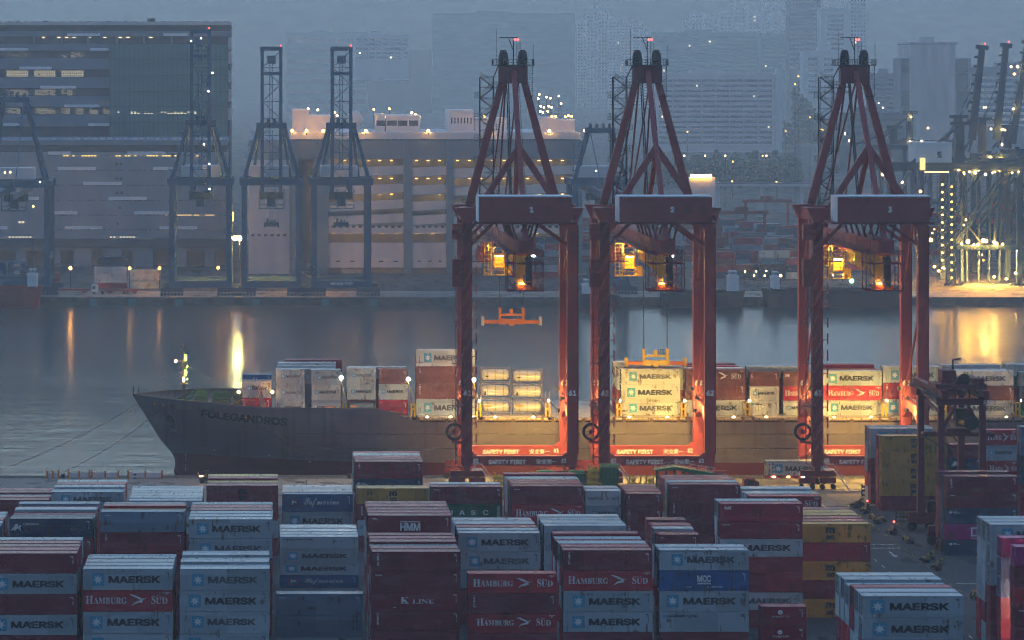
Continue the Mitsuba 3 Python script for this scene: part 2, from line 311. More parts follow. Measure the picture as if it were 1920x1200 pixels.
solo('wooded_slope', crowns(pts, 3).ply('mat_hill_green'), 'hazy dark tree-covered slope below the pale slab block', 'trees', kind='stuff')
# haze
scene['haze'] = {'type': 'cube', 'to_world': T().translate([0, 6050, 390]).scale([4400, 6700, 405]), 'bsdf': {'type': 'null'}, 'interior': {'type': 'ref', 'id': 'haze_air'}}
labels['haze'] = {'kind': 'stuff'}
# ---------------------------------------------------------------- shipping containers
W_ = 2.438
_c = {}
def con_parts(L, colour):
    """Frame, two corrugated sides, corrugated roof, plain end and door end of one container (2.9 m high), shared by all of that size and colour."""
    k = (L, colour)
    if k in _c: return _c[k]
    h, uv = 2.9, (PNAMES.index(colour) + .0, 0)
    fr = MB()
    for x in (0, L - .16):
        for y in (0, W_ - .16): fr.box(x, x + .16, y, y + .16, 0, h)
    for y in (.002, W_ - .122):
        fr.box(.16, L - .16, y, y + .12, .01, .16); fr.box(.16, L - .16, y, y + .12, h - .12, h - .004)
    for x in (.002, L - .122):
        fr.box(x, x + .12, .16, W_ - .16, .01, .16); fr.box(x, x + .12, .16, W_ - .16, h - .14, h - .004)
    def corrugated(n, length, x0, d, lo, hi):
        p = length / n; xs, ds = [], []
        for i in range(n):
            for a, dd in ((0, 0), (.28, 0), (.42, d), (.86, d)): xs.append(x0 + (i + a) * p); ds.append(dd)
        xs.append(x0 + length); ds.append(0); xs, ds = np.array(xs), np.array(ds)
        return xs, ds
    n = max(10, int(L / .28)); xs, ds = corrugated(n, L - .32, .16, .055, 0, 0); m = len(xs); i = np.arange(m - 1)
    f = np.stack([i, i + 1, i + 1 + m, i + m], 1)
    side = MB().raw(np.vstack([np.column_stack([xs, .014 + ds, np.full(m, z)]) for z in (.14, h - .1)]), f)
    back = MB().raw(np.vstack([np.column_stack([xs, W_ - .014 - ds, np.full(m, z)]) for z in (.14, h - .1)]), f[:, ::-1])
    xs2, ds2 = corrugated(max(8, int(L / .42)), L - .24, .12, .035, 0, 0); m2 = len(xs2); i2 = np.arange(m2 - 1)
    roof = MB().raw(np.vstack([np.column_stack([xs2, np.full(m2, y), h - .02 - ds2]) for y in (.05, W_ - .05)]), np.stack([i2, i2 + 1, i2 + 1 + m2, i2 + m2], 1))
    ys, d3 = corrugated(9, W_ - .32, .16, .04, 0, 0); m3 = len(ys); i3 = np.arange(m3 - 1)
    end = MB().raw(np.vstack([np.column_stack([L - .014 - d3, ys, np.full(m3, z)]) for z in (.14, h - .12)]), np.stack([i3, i3 + 1, i3 + 1 + m3, i3 + m3], 1))
    door = MB().box(.02, .06, .17, W_ / 2 - .012, .15, h - .13).box(.02, .06, W_ / 2 + .012, W_ - .17, .15, h - .13)
    bars = MB()
    for y in (.45, .95, 1.49, 1.99):
        bars.tube((-.012, y, .1), (-.012, y, h - .08), .028, 6)
        for z in (.35, 1.15, 1.5, 2.5): bars.box(-.03, .02, y - .07, y + .07, z, z + .09)
    P = 'mat_container_paint'
    _c[k] = [('frame', fr.ply(P, uv)), ('side_panel', side.ply(P, uv)), ('side_panel', back.ply(P, uv)), ('roof_panel', roof.ply('mat_container_roof', uv)), ('end_panel', end.ply(P, uv)),
             ('door', door.ply(P, uv)), ('door__locking_bar', bars.ply('mat_steel_dark'))]
    return _c[k]
def star(cx, cy, r, n=7, inner=.42, rot=math.pi / 2):
    return Polygon([(cx + math.cos(rot + i * math.pi / n) * (r if i % 2 == 0 else r * inner), cy + math.sin(rot + i * math.pi / n) * (r if i % 2 == 0 else r * inner)) for i in range(2 * n)])
def at_(sh, x, y, w=None, h=None):
    """Moves a shape so that its box starts at x, y, stretched to w wide (and h high)."""
    b = sh.bounds; sx = 1 if w is None else w / (b[2] - b[0]); sy = (sx if w is not None else 1) if h is None else h / (b[3] - b[1])
    return affinity.translate(affinity.scale(sh, sx, sy, origin=(b[0], b[1])), x - b[0], y - b[1])
def upright(sh): return affinity.rotate(sh, -90, origin=(0, 0))
def bird(x, y, w, h):
    """The folded-flag emblem between two words."""
    a = Polygon([(0, 1), (.18, .98), (.45, .80), (.62, .62), (.86, .72), (.62, .50), (.40, .62), (.20, .82), (.05, .93)])
    b = Polygon([(.10, 0), (.30, .20), (.55, .32), (.80, .18), (1.0, .10), (.80, .10), (.60, .22), (.66, .46), (.55, .52), (.30, .36), (.18, .16)])
    return affinity.translate(affinity.scale(union_all([a.buffer(0), b.buffer(0)]), w, h, origin=(0, 0)), x, y)
MATH = 'NotoSansMath-Regular.woff2'
def mserif(s): return ''.join(chr(0x1D400 + ord(c) - 65) if c.isupper() else (chr(0x1D41A + ord(c) - 97) if c.islower() else c) for c in s)
def mscript(s): return ''.join(chr(0x1D4D0 + ord(c) - 65) if c.isupper() else (chr(0x1D4EA + ord(c) - 97) if c.islower() else c) for c in s)
_d = {}
def id_ticks(L):
    return union_all([sbox(L - .62, z, L - .50, z + .09) for z in np.arange(1.35, 2.5, .17)] + [sbox(L - .95, 2.42, L - .62, 2.5), sbox(L - .9, 2.25, L - .62, 2.3)])
def small_serif(w, S='S'):
    u = text_shape(w[0], .9, MATH); return u
def decals(logo, L, var=0):
    """The printed marks on the near side of a container: list of (part name, shape dict)."""
    k = (logo, L, var)
    if k in _d: return _d[k]
    out = []; big = L > 9; ox, oz, sc, dark = ((0, 0, 1, 'ink_dark'), (.22, -.06, .96, 'ink_faded'), (-.18, .05, 1.02, 'ink_dark'), (.1, .09, .93, 'ink_faded'))[var]
    def put(name, sh, ink, lift=0.0): out.append((name, MB().plate(affinity.translate(affinity.scale(sh, sc, sc, origin=(L / 2, 1.45)), ox, oz) if name.split('__')[0] in ('lettering', 'badge', 'emblem') else sh, facing(0, .006 - lift, 0)).ply('mat_' + ink)))
    if logo in ('star', 'star_red'):
        if big:
            bx, bw = .105 * L, 1.55; put('badge', sbox(bx, .62, bx + bw, .62 + 1.62).buffer(.06), 'ink_blue'); put('badge__star', star(bx + bw / 2, 1.43, .72), 'ink_white', .003)
            put('lettering', at_(text_shape('MAERSK', 1.0, bold=5), .285 * L, .92, .575 * L, 1.0), dark)
        else:
            put('badge', sbox(.95, 1.15, 1.62, 1.82).buffer(.05), 'ink_blue'); put('badge__star', star(1.285, 1.485, .36), 'ink_white', .003); put('lettering', at_(text_shape('MAERSK', 1.0, bold=5), 1.9, 1.18, 3.4, .62), dark)
        put('marking', id_ticks(L), 'ink_dark')
    elif logo == 'swoosh':
        u1 = at_(text_shape(mserif('H'), 1, MATH), .055 * L, 1.0, None, 1.08); s = [u1]
        x = u1.bounds[2] + .05; r = at_(text_shape(mserif('AMBURG'), 1, MATH), x, 1.0, .505 * L - x, .86); s.append(r)
        s.append(at_(text_shape(mserif('S'), 1, MATH), .775 * L, 1.0, .045 * L, 1.08)); s.append(at_(text_shape(mserif('UD'), 1, MATH), .825 * L, 1.0, .125 * L, .86))
        s += [sbox(.838 * L, 1.98, .850 * L, 2.12), sbox(.864 * L, 1.98, .876 * L, 2.12)]
        put('lettering', union_all(s), 'ink_white'); put('emblem', bird(.535 * L, .72, .225 * L, 1.55), 'ink_white'); put('marking', union_all([sbox(L - 1.15, 2.5, L - .3, 2.6), sbox(L - .8, 2.32, L - .66, 2.5)]), 'ink_white')
    elif logo == 'swoosh_dark':
        put('lettering', union_all([at_(text_shape(mserif('HAMBURG'), 1, MATH), .08 * L, 1.15, .42 * L, .6), at_(text_shape(mserif('SUD'), 1, MATH), .74 * L, 1.15, .2 * L, .6)]), 'ink_dark'); put('emblem', bird(.53 * L, 1.0, .2 * L, .95), 'ink_red')
    elif logo == 'script':
        put('lettering', at_(text_shape(mscript('Safmarine'), 1, MATH), .31 * L, .7, .49 * L, 1.55), 'ink_white'); put('badge', Polygon(star(.17 * L, 1.45, .85, 20, 1.0).exterior).difference(star(.17 * L, 1.45, .74, 20, 1.0)), 'ink_red')
        put('badge__flag', union_all([sbox(.135 * L, 1.1, .15 * L, 1.95), sbox(.15 * L, 1.45, .205 * L, 1.7)]), 'ink_white')
        put('marking', id_ticks(L), 'ink_white')
    elif logo == 'stacked':
        put('lettering', union_all([at_(text_shape('m', 1, bold=7), .445 * L, 1.42, .115 * L, .95), at_(text_shape('sc', 1, bold=7), .45 * L, .45, .105 * L, .72)]), 'ink_dark'); put('marking', id_ticks(L), 'ink_dark')
    elif logo == 'spaced':
        put('lettering', union_all([at_(text_shape(c, 1, bold=3), f * L, 1.0, None, .85) for c, f in (('U', .235), ('A', .395), ('S', .56), ('C', .725))]), 'ink_white'); put('marking', union_all([sbox(L - .9, z, L - .45, z + .1) for z in np.arange(.6, 2.5, .2)]), 'ink_white')
    elif logo == 'block':
        put('lettering', at_(text_shape('HMM', 1, bold=4), .385 * L, .62, .24 * L, 1.2).union(sbox(.385 * L, 1.93, .625 * L, 2.05)), 'ink_white'); put('marking', union_all([id_ticks(L), sbox(.05 * L, 2.35, .11 * L, 2.5)]), 'ink_white')
    elif logo == 'serif_k':
        put('lettering', union_all([at_(text_shape(mserif('K'), 1, MATH), .325 * L, 1.05, .10 * L, .95), at_(text_shape(mserif('LINE'), 1, MATH), .46 * L, 1.05, .245 * L, .62)]), 'ink_white'); put('marking', union_all([id_ticks(L), sbox(.25 * L, .4, .27 * L, .55)]), 'ink_white')
    elif logo in ('vertical', 'vertical_short'):
        w = 'TRITON' if logo == 'vertical' else 'TEX'
        put('lettering', union_all([at_(text_shape(c, 1, bold=3), .055 * L if big else .3, 2.35 - i * .30, .30, .24) for i, c in enumerate(w)]), 'ink_white'); put('marking', id_ticks(L), 'ink_white')
    elif logo == 'top_left':
        put('lettering', at_(text_shape('CAI', 1, bold=6), .05 * L, 1.95, 1.0, .5), 'ink_white'); put('marking', id_ticks(L), 'ink_white')
    elif logo == 'small_line':
        put('badge', sbox(.035 * L, 2.0, .035 * L + .5, 2.5), 'ink_blue'); put('lettering', at_(text_shape('MAERSK LINE', 1, bold=4), .085 * L, 2.08, .34 * L, .34), 'ink_dark'); put('marking', id_ticks(L), 'ink_dark')
    elif logo == 'partner':
        put('lettering', union_all([at_(text_shape('MCC', 1, bold=5), .42 * L, 1.25, .155 * L, 1.0), sbox(.42 * L, .95, .575 * L, 1.15), at_(text_shape('OUR', .2, bold=2), .30 * L, .45, .06 * L, .22), at_(text_shape('IA PARTNER', .2, bold=2), .53 * L, .45, .18 * L, .22)]), 'ink_white'); put('marking', id_ticks(L), 'ink_white')
    elif logo == 'small_white':
        put('lettering', union_all([at_(text_shape('NYK', 1, bold=4), .09 * L, 1.95, .055 * L, .32), sbox(.04 * L, 1.93, .075 * L, 2.3), sbox(.15 * L, 1.95, .19 * L, 2.05)]), 'ink_white'); put('marking', id_ticks(L), 'ink_white')
    elif logo == 'outline':
        def ring(x, w): return sbox(x, .6, x + w, 2.3).difference(sbox(x + .3, .9, x + w - .3, 2.0))
        put('lettering', union_all([ring(.34 * L, 1.5), at_(text_shape('N', 1, bold=8), .34 * L + 1.75, .6, 1.35, 1.7), at_(text_shape('E', 1, bold=8), .34 * L + 3.4, .6, 1.2, 1.7), sbox(.34 * L, .2, .34 * L + 4.6, .3)]), 'ink_white')
    elif logo == 'horse':
        h_ = union_all([g.buffer(0) for g in [Polygon([(.45, 1.5), (.9, 1.75), (1.3, 1.7), (1.6, 1.95), (1.75, 1.85), (1.55, 1.55), (1.7, 1.1), (1.55, 1.1), (1.4, 1.4), (1.0, 1.35), (.8, 1.0), (.65, 1.05), (.75, 1.4)]), Polygon([(.6, 1.9), (1.2, 2.25), (1.25, 1.8), (.95, 1.6)]), Polygon([(.3, 1.1), (.7, 1.3), (.6, 1.5), (.35, 1.4)])]])
        put('emblem', h_, 'ink_white'); put('lettering', at_(text_shape(mserif('CRONOS'), 1, MATH), .165 * L, 1.9, .185 * L, .34), 'ink_white'); put('marking', id_ticks(L), 'ink_white')
    elif logo == 'crest':
        put('emblem', star(.42 * L, 2.05, .33, 12, 1.0).difference(star(.42 * L, 2.0, .12, 3, .5)), 'ink_white'); put('lettering', at_(text_shape(mserif('MAGELLAN'), 1, MATH), .25 * L, 1.3, .36 * L, .24), 'ink_white'); put('marking', id_ticks(L), 'ink_white')
    elif logo == 'banner':
        put('badge', sbox(.2 * L, 1.2, .42 * L, 1.8), 'ink_dark'); put('badge', sbox(.42 * L, 1.2, .83 * L, 1.8), 'ink_orange'); put('lettering', union_all([at_(text_shape('P&O', 1, bold=5), .23 * L, 1.32, .16 * L, .36), at_(text_shape('Nedlloyd', 1, bold=5), .47 * L, 1.32, .3 * L, .36)]), 'ink_white', .004)
    elif logo == 'marks':
        put('marking', id_ticks(L).union(sbox(.04 * L, 2.3, .12 * L, 2.4)), 'ink_white')
    _d[k] = out
    return out
LOOKS = {'star': 'with pale star badge', 'swoosh': 'with white swoosh lettering', 'swoosh_dark': 'with small dark swoosh lettering', 'script': 'with white script lettering', 'stacked': 'with stacked black letters', 'spaced': 'with widely spaced white capitals',
         'block': 'with heavy white block capitals', 'serif_k': 'with white serif lettering', 'vertical': 'with vertical white lettering', 'vertical_short': 'with short vertical lettering', 'top_left': 'with small white corner lettering', 'small_line': 'with small dark corner lettering',
         'partner': 'with tall white capitals', 'small_white': 'with tiny white corner lettering', 'outline': 'with large outlined letters', 'horse': 'with white horse emblem', 'crest': 'with small round crest', 'banner': 'with blue and orange banner', 'marks': 'with tiny white marks', None: ''}
L40, L20, L45 = 12.192, 6.058, 13.716
count = {'n': 0}
def container(x, y, z, h, L, colour, logo, label, group, rz=0, cat='shipping container', name='shipping_container'):
    k = thing(name, label, cat, group); m = move(x, y, z, rz) @ T().scale([1, 1, h / 2.9])
    for nm, sh in con_parts(L, colour) + decals(logo, L, int(RNG.choice([0, 0, 1, 2, 3])) if logo in ('star', 'swoosh') else 0): part_as(k, nm, sh, m)
    count['n'] += 1
    return k
def part_as(root, name, shape, m):
    key = root + '__' + name; n = 0
    while key in scene: n += 1; key = f'{root}__{name}_{n:03d}'
    scene[key] = dict(shape, to_world=m)
    if name in ('marking', 'door__locking_bar', 'lettering'): labels[key] = {'kind': 'stuff'}
    return key
def stuff_boxes(items, label):
    """The boxes past the first few hundred: one object, plain bodies under corrugated roofs."""
    body, roof = {}, {}
    for x, y, z, L, h, c in items:
        body.setdefault(c, MB()).box(x, x + L, y, y + W_, z + .01, z + h - .03); r = roof.setdefault(c, MB()); n = int(L / .42); xs = np.linspace(x + .1, x + L - .1, 4 * n + 1)
        ds = np.tile([0, 0, .04, .04], n + 1)[:4 * n + 1]; m = len(xs); i = np.arange(m - 1); r.raw(np.vstack([np.column_stack([xs, np.full(m, q), z + h - .012 + .03 - ds]) for q in (y + .04, y + W_ - .04)]), np.stack([i, i + 1, i + 1 + m, i + m], 1))
    k = thing('stacked_containers', label, 'shipping containers', kind='stuff'); j = 0
    for bag, mt in ((body, 'mat_container_paint'), (roof, 'mat_container_roof')):
        for c, m in bag.items(): j += 1; scene[f'{k}__{j:03d}'] = m.ply(mt, (PNAMES.index(c), 0))
HIDDEN = []       # boxes deep inside the stacks: (x, y, z, L, h, colour)
ORD = ['first', 'second', 'third', 'fourth', 'fifth', 'sixth', 'seventh', 'eighth', 'ninth', 'tenth', 'eleventh', 'twelfth', 'thirteenth', 'fourteenth']
def colour_word(c): return {'tan': 'yellow-tan', 'steel': 'steel blue', 'royal': 'royal blue', 'wine': 'wine red', 'pearl': 'pale grey', 'grey': 'grey'}.get(c, c)
def tier_word(i): return ('top', 'second-from-top', 'third-from-top', 'fourth-from-top', 'fifth-from-top', 'sixth-from-top', 'seventh-from-top')[i]
def stack(lane, where, Y, x0, yt, tiers, rows=1, L=L40, pool=('grey', 'grey', 'maroon', 'grey'), right=False, drop=(), shown_back=1, n=None):
    """A block of stacked containers: the front column's tiers from the top down, then rows behind it, all standing on the ground.
    x0: left (or right) end of the front in the photograph, yt: its top edge."""
    X = X_(x0, Y) - (L if right else 0); zt = Z_(yt, Y); n = n or max(len(tiers) if zt < 2.4 * len(tiers) else 1, int(round(zt / 2.80))); h = zt / n
    for i in range(n):
        z = zt - (i + 1) * h; t = tiers[i] if i < len(tiers) else None; jx = RNG.uniform(-.05, .05)
        if t: container(X + jx, Y + RNG.uniform(-.03, .03), z + .01, h - .05, L, t[0], t[1], f"{colour_word(t[0])} container {LOOKS[t[1]]}".strip() + f", {tier_word(i)} of {where}", f'containers stacked in the {lane}')
        else: HIDDEN.append((X + jx, Y, z, L, h, 'maroon'))
    for r in range(1, rows):
        yy = Y + r * 2.86; c = pool[(r * 7 + int(abs(x0))) % len(pool)] if not isinstance(pool, str) else pool; d = 1 if r in drop else 0
        dz = RNG.choice([0, 0, 0, -.3])
        for i in range(d, n):
            z = zt - (i + 1) * h; jx = RNG.uniform(-.07, .07)
            deep = (lane == 'quayside row') or (lane == 'second row' and r >= 3) or i > d
            if i < d + shown_back and deep: HIDDEN.append((X + jx, yy, z + dz, L, h, c))
            elif i < d + shown_back: container(X + jx, yy, z + .01 + dz, h - .05, L, c, None, f"{colour_word(c)} container, {tier_word(i)}, {ORD[r]} row back of {where}", f'containers stacked in the {lane}')
            else: HIDDEN.append((X + jx, yy, z + dz * 0, L, h, PNAMES[int(RNG.integers(0, 3))]))
G, S, M, R = ('grey', 'star'), ('grey', 'swoosh'), ('maroon', 'vertical'), ('red', 'swoosh')
YARD = [
 # lane, where, Y, x0, ytop, tiers, rows, kwargs
 ('nearest row', 'leftmost stack, nearest row', 392, -24, 1037, [('maroon', 'marks'), G, ('maroon', 'marks'), G], 5, dict(pool=('grey', 'maroon', 'maroon', 'wine'))),
 ('nearest row', 'second stack, nearest row', 392, 156, 1066, [G, R, G, G], 5, dict(pool=('grey', 'grey', 'pearl'))),
 ('nearest row', 'third stack, nearest row', 392, 337, 1066, [G, G, G, G], 6, dict(pool=('grey', 'pearl', 'grey'))),
 ('nearest row', 'fourth stack, nearest row', 396, 697, 1034, [M, ('maroon', 'marks'), ('wine', 'serif_k'), M], 6, dict(pool=('maroon', 'wine', 'maroon', 'grey'))),
 ('nearest row', 'fifth stack, nearest row', 394, 878, 1075, [R, M, R], 1, dict()),
 ('nearest row', 'sixth stack, nearest row', 394, 1056, 1031, [M, R, G, G], 6, dict(pool=('grey', 'maroon', 'grey', 'wine'), shown_back=2)),
 ('nearest row', 'seventh stack, nearest row', 394, 1237, 1031, [G, ('royal', 'partner'), G, ('grey', 'small_line')], 2, dict(pool=('grey',))),
 ('nearest row', 'small stack beside seventh', 386, 1427, 1137, [('wine', 'crest'), ('wine', 'crest')], 1, dict(L=L20, pool=('grey',))),
 ('nearest row', 'rightmost big stack', 349, 1618, 1117, [G, G], 6, dict(pool=('grey', 'grey', 'wine', 'pearl', 'grey'), shown_back=2)),
 ('nearest row', 'low stack below the script stack', 403, 517, 1113, [('steel', 'marks'), ('steel', None), ('grey', None)], 1, dict()),
 ('second row', 'leftmost stack, second row', 420, -160, 992, [('maroon', None)], 6, dict(pool=('grey', 'wine', 'grey', 'steel'))),
 ('second row', 'second stack, second row', 420, 18, 972, [('navy', 'horse'), ('maroon', 'marks')], 6, dict(pool=('grey', 'wine', 'maroon', 'steel', 'grey'))),
 ('second row', 'third stack, second row', 420, 189, 959, [('steel', 'marks'), ('maroon', 'vertical_short')], 4, dict(pool=('grey', 'tan', 'wine'))),
 ('second row', 'fourth stack, second row', 420, 354, 973, [G, G], 6, dict(pool=('maroon', 'grey', 'wine', 'grey', 'steel'))),
 ('second row', 'fifth stack, second row', 448, 525, 1006, [('grey', 'small_line'), G, G, ('blue', 'script'), G], 5, dict(pool=('grey', 'pearl'))),
 ('second row', 'sixth stack, second row', 420, 690, 966, [('maroon', 'block'), ('maroon', None)], 5, dict(pool=('maroon', 'wine', 'maroon', 'wine'))),
 ('second row', 'seventh stack, second row', 428, 859, 999, [G, G, G], 6, dict(pool=('grey', 'grey', 'steel', 'wine', 'grey'))),
 ('second row', 'eighth stack, second row', 428, 1020, 985, [G, G, G], 4, dict(pool=('grey', 'pearl'), shown_back=2)),
 ('second row', 'short stack, second row', 432, 1236, 1002, [('maroon', 'marks'), ('maroon', None)], 6, dict(L=L20, pool=('maroon', 'wine', 'grey', 'maroon'), shown_back=2)),
 ('second row', 'tall wine stack', 426, 1505, 944, [('wine', 'top_left'), ('maroon', 'marks'), G, ('maroon', None), ('maroon', None), G], 2, dict(right=True, pool=('grey',), shown_back=3)),
 ('second row', 'banded yellow stack', 434, 1632, 982, [('tan', 'stacked'), ('wine', 'marks'), ('tan', 'stacked'), ('maroon', 'vertical'), ('tan', 'stacked')], 6, dict(right=True, pool=('tan', 'wine', 'maroon', 'tan', 'wine'))),
 ('quayside row', 'leftmost stack, quayside row', 490, 92, 937, [('maroon', None), ('grey', None)], 5, dict(right=True, pool=('wine', 'grey', 'maroon'))),
 ('quayside row', 'second stack, quayside row', 490, 96, 922, [G, G], 6, dict(pool=('grey', 'pearl', 'maroon', 'grey', 'wine'))),
 ('quayside row', 'third stack, quayside row', 478, 241, 938, [G, G], 6, dict(pool=('grey', 'pearl'))),
 ('quayside row', 'fourth stack, quayside row', 490, 387, 910, [('maroon', 'stacked'), ('maroon', None), ('grey', None)], 5, dict(pool=('wine', 'tan', 'maroon', 'tan'))),
 ('quayside row', 'fifth stack, quayside row', 498, 530, 926, [('blue', 'script'), G, ('grey', None)], 4, dict(pool=('grey', 'pearl'))),
 ('quayside row', 'tall stack by the ship', 516, 665, 865, [('maroon', 'vertical_short'), ('navy', 'small_white'), ('maroon', None)], 5, dict(pool=('maroon', 'wine', 'grey', 'wine'))),
 ('quayside row', 'sixth stack, quayside row', 494, 670, 915, [('tan', 'stacked'), ('maroon', 'vertical'), ('grey', None)], 2, dict(pool=('tan',))),
 ('quayside row', 'seventh stack, quayside row', 490, 808, 912, [('maroon', 'marks'), ('green', 'spaced'), ('maroon', None)], 2, dict(pool=('grey',))),
 ('quayside row', 'eighth stack, quayside row', 486, 959, 911, [('maroon', 'marks'), R], 6, dict(pool=('grey', 'maroon', 'wine', 'grey'), shown_back=2)),
 ('quayside row', 'white-topped short stack', 494, 1098, 920, [('white', 'swoosh_dark'), ('grey', 'star'), ('grey', None)], 3, dict(L=L20, pool=('white', 'grey'))),
 ('quayside row', 'dark short stack by the quay', 490, 1175, 925, [('maroon', 'vertical_short'), ('maroon', 'vertical_short'), ('maroon', 'vertical_short')], 4, dict(L=L20, pool=('wine', 'maroon'), shown_back=2)),
 ('quayside row', 'ninth stack, quayside row', 494, 1255, 908, [('maroon', 'marks'), ('maroon', 'vertical'), ('maroon', None)], 5, dict(pool=('maroon', 'wine', 'grey', 'maroon'), shown_back=2)),
 ('quayside row', 'tenth stack, quayside row', 486, 1540, 930, [R, G], 5, dict(right=True, pool=('grey', 'pearl', 'grey'))),
 ('far side of the lane', 'yellow stack beyond the lane', 540, 1653, 817, [('tan', 'stacked')] * 4 + [('maroon', None)], 2, dict(pool=('maroon',), shown_back=5)),
 ('far side of the lane', 'pale stack behind yellow boxes', 549, 1632, 803, [G, ('grey', None), ('maroon', None)], 2, dict(pool=('steel',), shown_back=3)),
 ('far side of the lane', 'stack by the gantry wheels', 490, 1775, 893, [('maroon', 'vertical'), ('maroon', 'marks'), ('navy', 'small_white'), ('magenta', 'outline'), ('navy', 'small_white')], 3, dict(pool=('navy', 'maroon'), shown_back=5)),
 ('far side of the lane', 'short stack behind the gantry', 545, 1848, 806, [('red', 'swoosh'), ('grey', 'star'), ('red', 'swoosh'), ('maroon', None)], 1, dict(L=L20)),
 ('far side of the lane', 'navy stack inside the gantry', 538, 1780, 833, [('maroon', None), ('navy', 'horse'), ('maroon', None)], 1, dict(L=L20)),
 ('far side of the lane', 'steel-blue stack at the photo edge', 520, 1913, 800, [('steel', None), ('steel', None), ('navy', None), ('navy', None)], 1, dict()),
 ('far side of the lane', 'pale star stack, right edge', 412, 1857, 983, [G, ('grey', None), ('grey', None)], 3, dict(pool=('grey',), shown_back=4)),
 ('far side of the lane', 'magenta stack, right edge', 404, 1877, 1008, [('magenta', None), ('steel', None), ('steel', None)], 1, dict(L=L20)),
 ('far side of the lane', 'red stack, lower right corner', 385, 1903, 1025, [('magenta', None), ('maroon', None), ('red', None), ('maroon', 'marks')], 1, dict()),
]
def build_yard():
    for lane, where, Y, x0, yt, tiers, rows, kw in YARD: stack(lane, where, Y, x0, yt, tiers, rows, **kw)
    stuff_boxes(HIDDEN, 'rest of the yard stacks, seen as roof strips behind the front boxes')
build_yard()
# ---------------------------------------------------------------- buildings across the water
def panes(px0, px1, y0, y1, Y, nx, ny, gap=.25, keep=1.0, seed=0):
    """A grid of small window panes between photo pixels at distance Y, facing the water."""
    g = np.random.default_rng(seed); m = MB(); x0, x1, z1, z0 = X_(px0, Y), X_(px1, Y), Z_(y0, Y), Z_(y1, Y); w, h = (x1 - x0) / nx, (z1 - z0) / ny
    for i in range(nx):
        for j in range(ny):
            if g.random() < keep: m.box(x0 + (i + gap / 2) * w, x0 + (i + 1 - gap / 2) * w, Y - .06, Y, z0 + (j + gap / 2) * h, z0 + (j + 1 - gap / 2) * h)
    return m
def wall(px0, px1, y0, y1, Y, d): return MB().box(X_(px0, Y), X_(px1, Y), Y, Y + d, Z_(y1, Y), Z_(y0, Y))
def lit(m, col, p, w=.4): return glow(m, col, p, w)
WINC = (1.0, .84, .55)
# left warehouse: tall set-back upper block
k = thing('warehouse_tower', 'tall grey-blue warehouse block at left with banded floors and teal netting', 'warehouse'); Y = 1300
part(k, 'wall', wall(-60, 431, 46, 470, Y + 1.2, 60).ply('mat_wall_dark'))
part(k, 'roof_slab', MB().box(X_(-60, Y), X_(433, Y), Y - 2.5, Y + 62, Z_(47, Y), Z_(41, Y)).ply('mat_wall_pale'))
rf = MB()
for px in range(-40, 425, 17): rf.box(X_(px, Y), X_(px + RNG.uniform(2, 9), Y), Y + 5, Y + 9, Z_(41, Y), Z_(41 - RNG.uniform(1, 3), Y))
rf.box(X_(276, Y), X_(290, Y), Y + 4, Y + 8, Z_(41, Y), Z_(34, Y)); part(k, 'roof_plant', rf.ply('mat_wall_dark'), kind='stuff')
for y0, y1 in ((58, 68), (82, 95), (109, 130), (145, 165), (180, 200), (215, 237)): part(k, 'spandrel', wall(-60, 206 if y0 > 70 else 431, y0, y1, Y - .4, 1.6).ply('mat_wall_blue'))
for px0, px1, y in ((-10, 53, 90), (169, 204, 90), (36, 97, 125), (75, 142, 161), (120, 187, 196), (165, 206, 231), (-5, 36, 231), (126, 188, 62.5), (306, 352, 62.5)): part(k, 'pale_panel', wall(px0, px1, y, y + 5, Y - .7, .3).ply('mat_roof_white'))
for px0, px1, y0, y1, on in ((12, 53, 97, 108, .25), (64, 104, 97, 108, .12), (115, 157, 97, 108, .35), (12, 53, 132, 144, .95), (64, 104, 132, 144, .95), (115, 157, 132, 144, 1.0), (12, 53, 168, 179, .5), (65, 104, 168, 179, .85), (115, 136, 168, 179, .6), (12, 38, 203, 214, .8), (65, 104, 203, 214, .75), (115, 131, 203, 214, .85), (142, 156, 203, 214, .9), (168, 184, 203, 214, .9), (194, 209, 203, 214, .9)):
    part(k, 'window_frame', panes(px0, px1, y0, y1, Y + 1.1, int((px1 - px0) / 3.4), 4, .3).ply('mat_window_dark'), kind='stuff')
    part(k, 'lit_window', lit(panes(px0, px1, y0, y1, Y + 1.0, int((px1 - px0) / 3.4), 4, .34, on, int(px0 + y0)), WINC, .035 if on > .9 else .02, .2), kind='stuff')
part(k, 'window_strip', panes(0, 425, 49, 56, Y + 1.1, 120, 1, .3).ply('mat_window_dark'), kind='stuff')
part(k, 'deck_lamp', lit(panes(60, 290, 69, 70.5, Y + .9, 16, 1, .6, .75, 4), WARM, .6, .3), kind='stuff')
sc_ = MB()
for px in (62, 114, 163, 217, 268, 320, 372): sc_.box(X_(px, Y), X_(px + 4, Y), Y - .2, Y + 1, Z_(82, Y), Z_(68, Y))
part(k, 'deck_pier', sc_.ply('mat_wall_blue'), kind='stuff')
for i, (y0, y1) in enumerate(((82, 111), (111, 141), (141, 171), (171, 200), (200, 230), (230, 257))):
    part(k, 'scaffold_net', wall(205.5, 427, y0 + .7, y1, Y - 2.6 + .25 * (i % 2), .12).ply('mat_net_teal'))
part(k, 'scaffold_pole', (lambda m: [m.box(X_(p, Y), X_(p + .5, Y), Y - 2.9, Y - 2.7, Z_(258, Y), Z_(82, Y)) for p in range(207, 428, 9)] and m)(MB()).ply('mat_wall_dark'), kind='stuff')
part(k, 'lit_window', lit(panes(219, 369, 209, 214, Y - 3.0, 24, 2, .4, .6, 9), WINC, .07, .2), kind='stuff')
sw = MB()
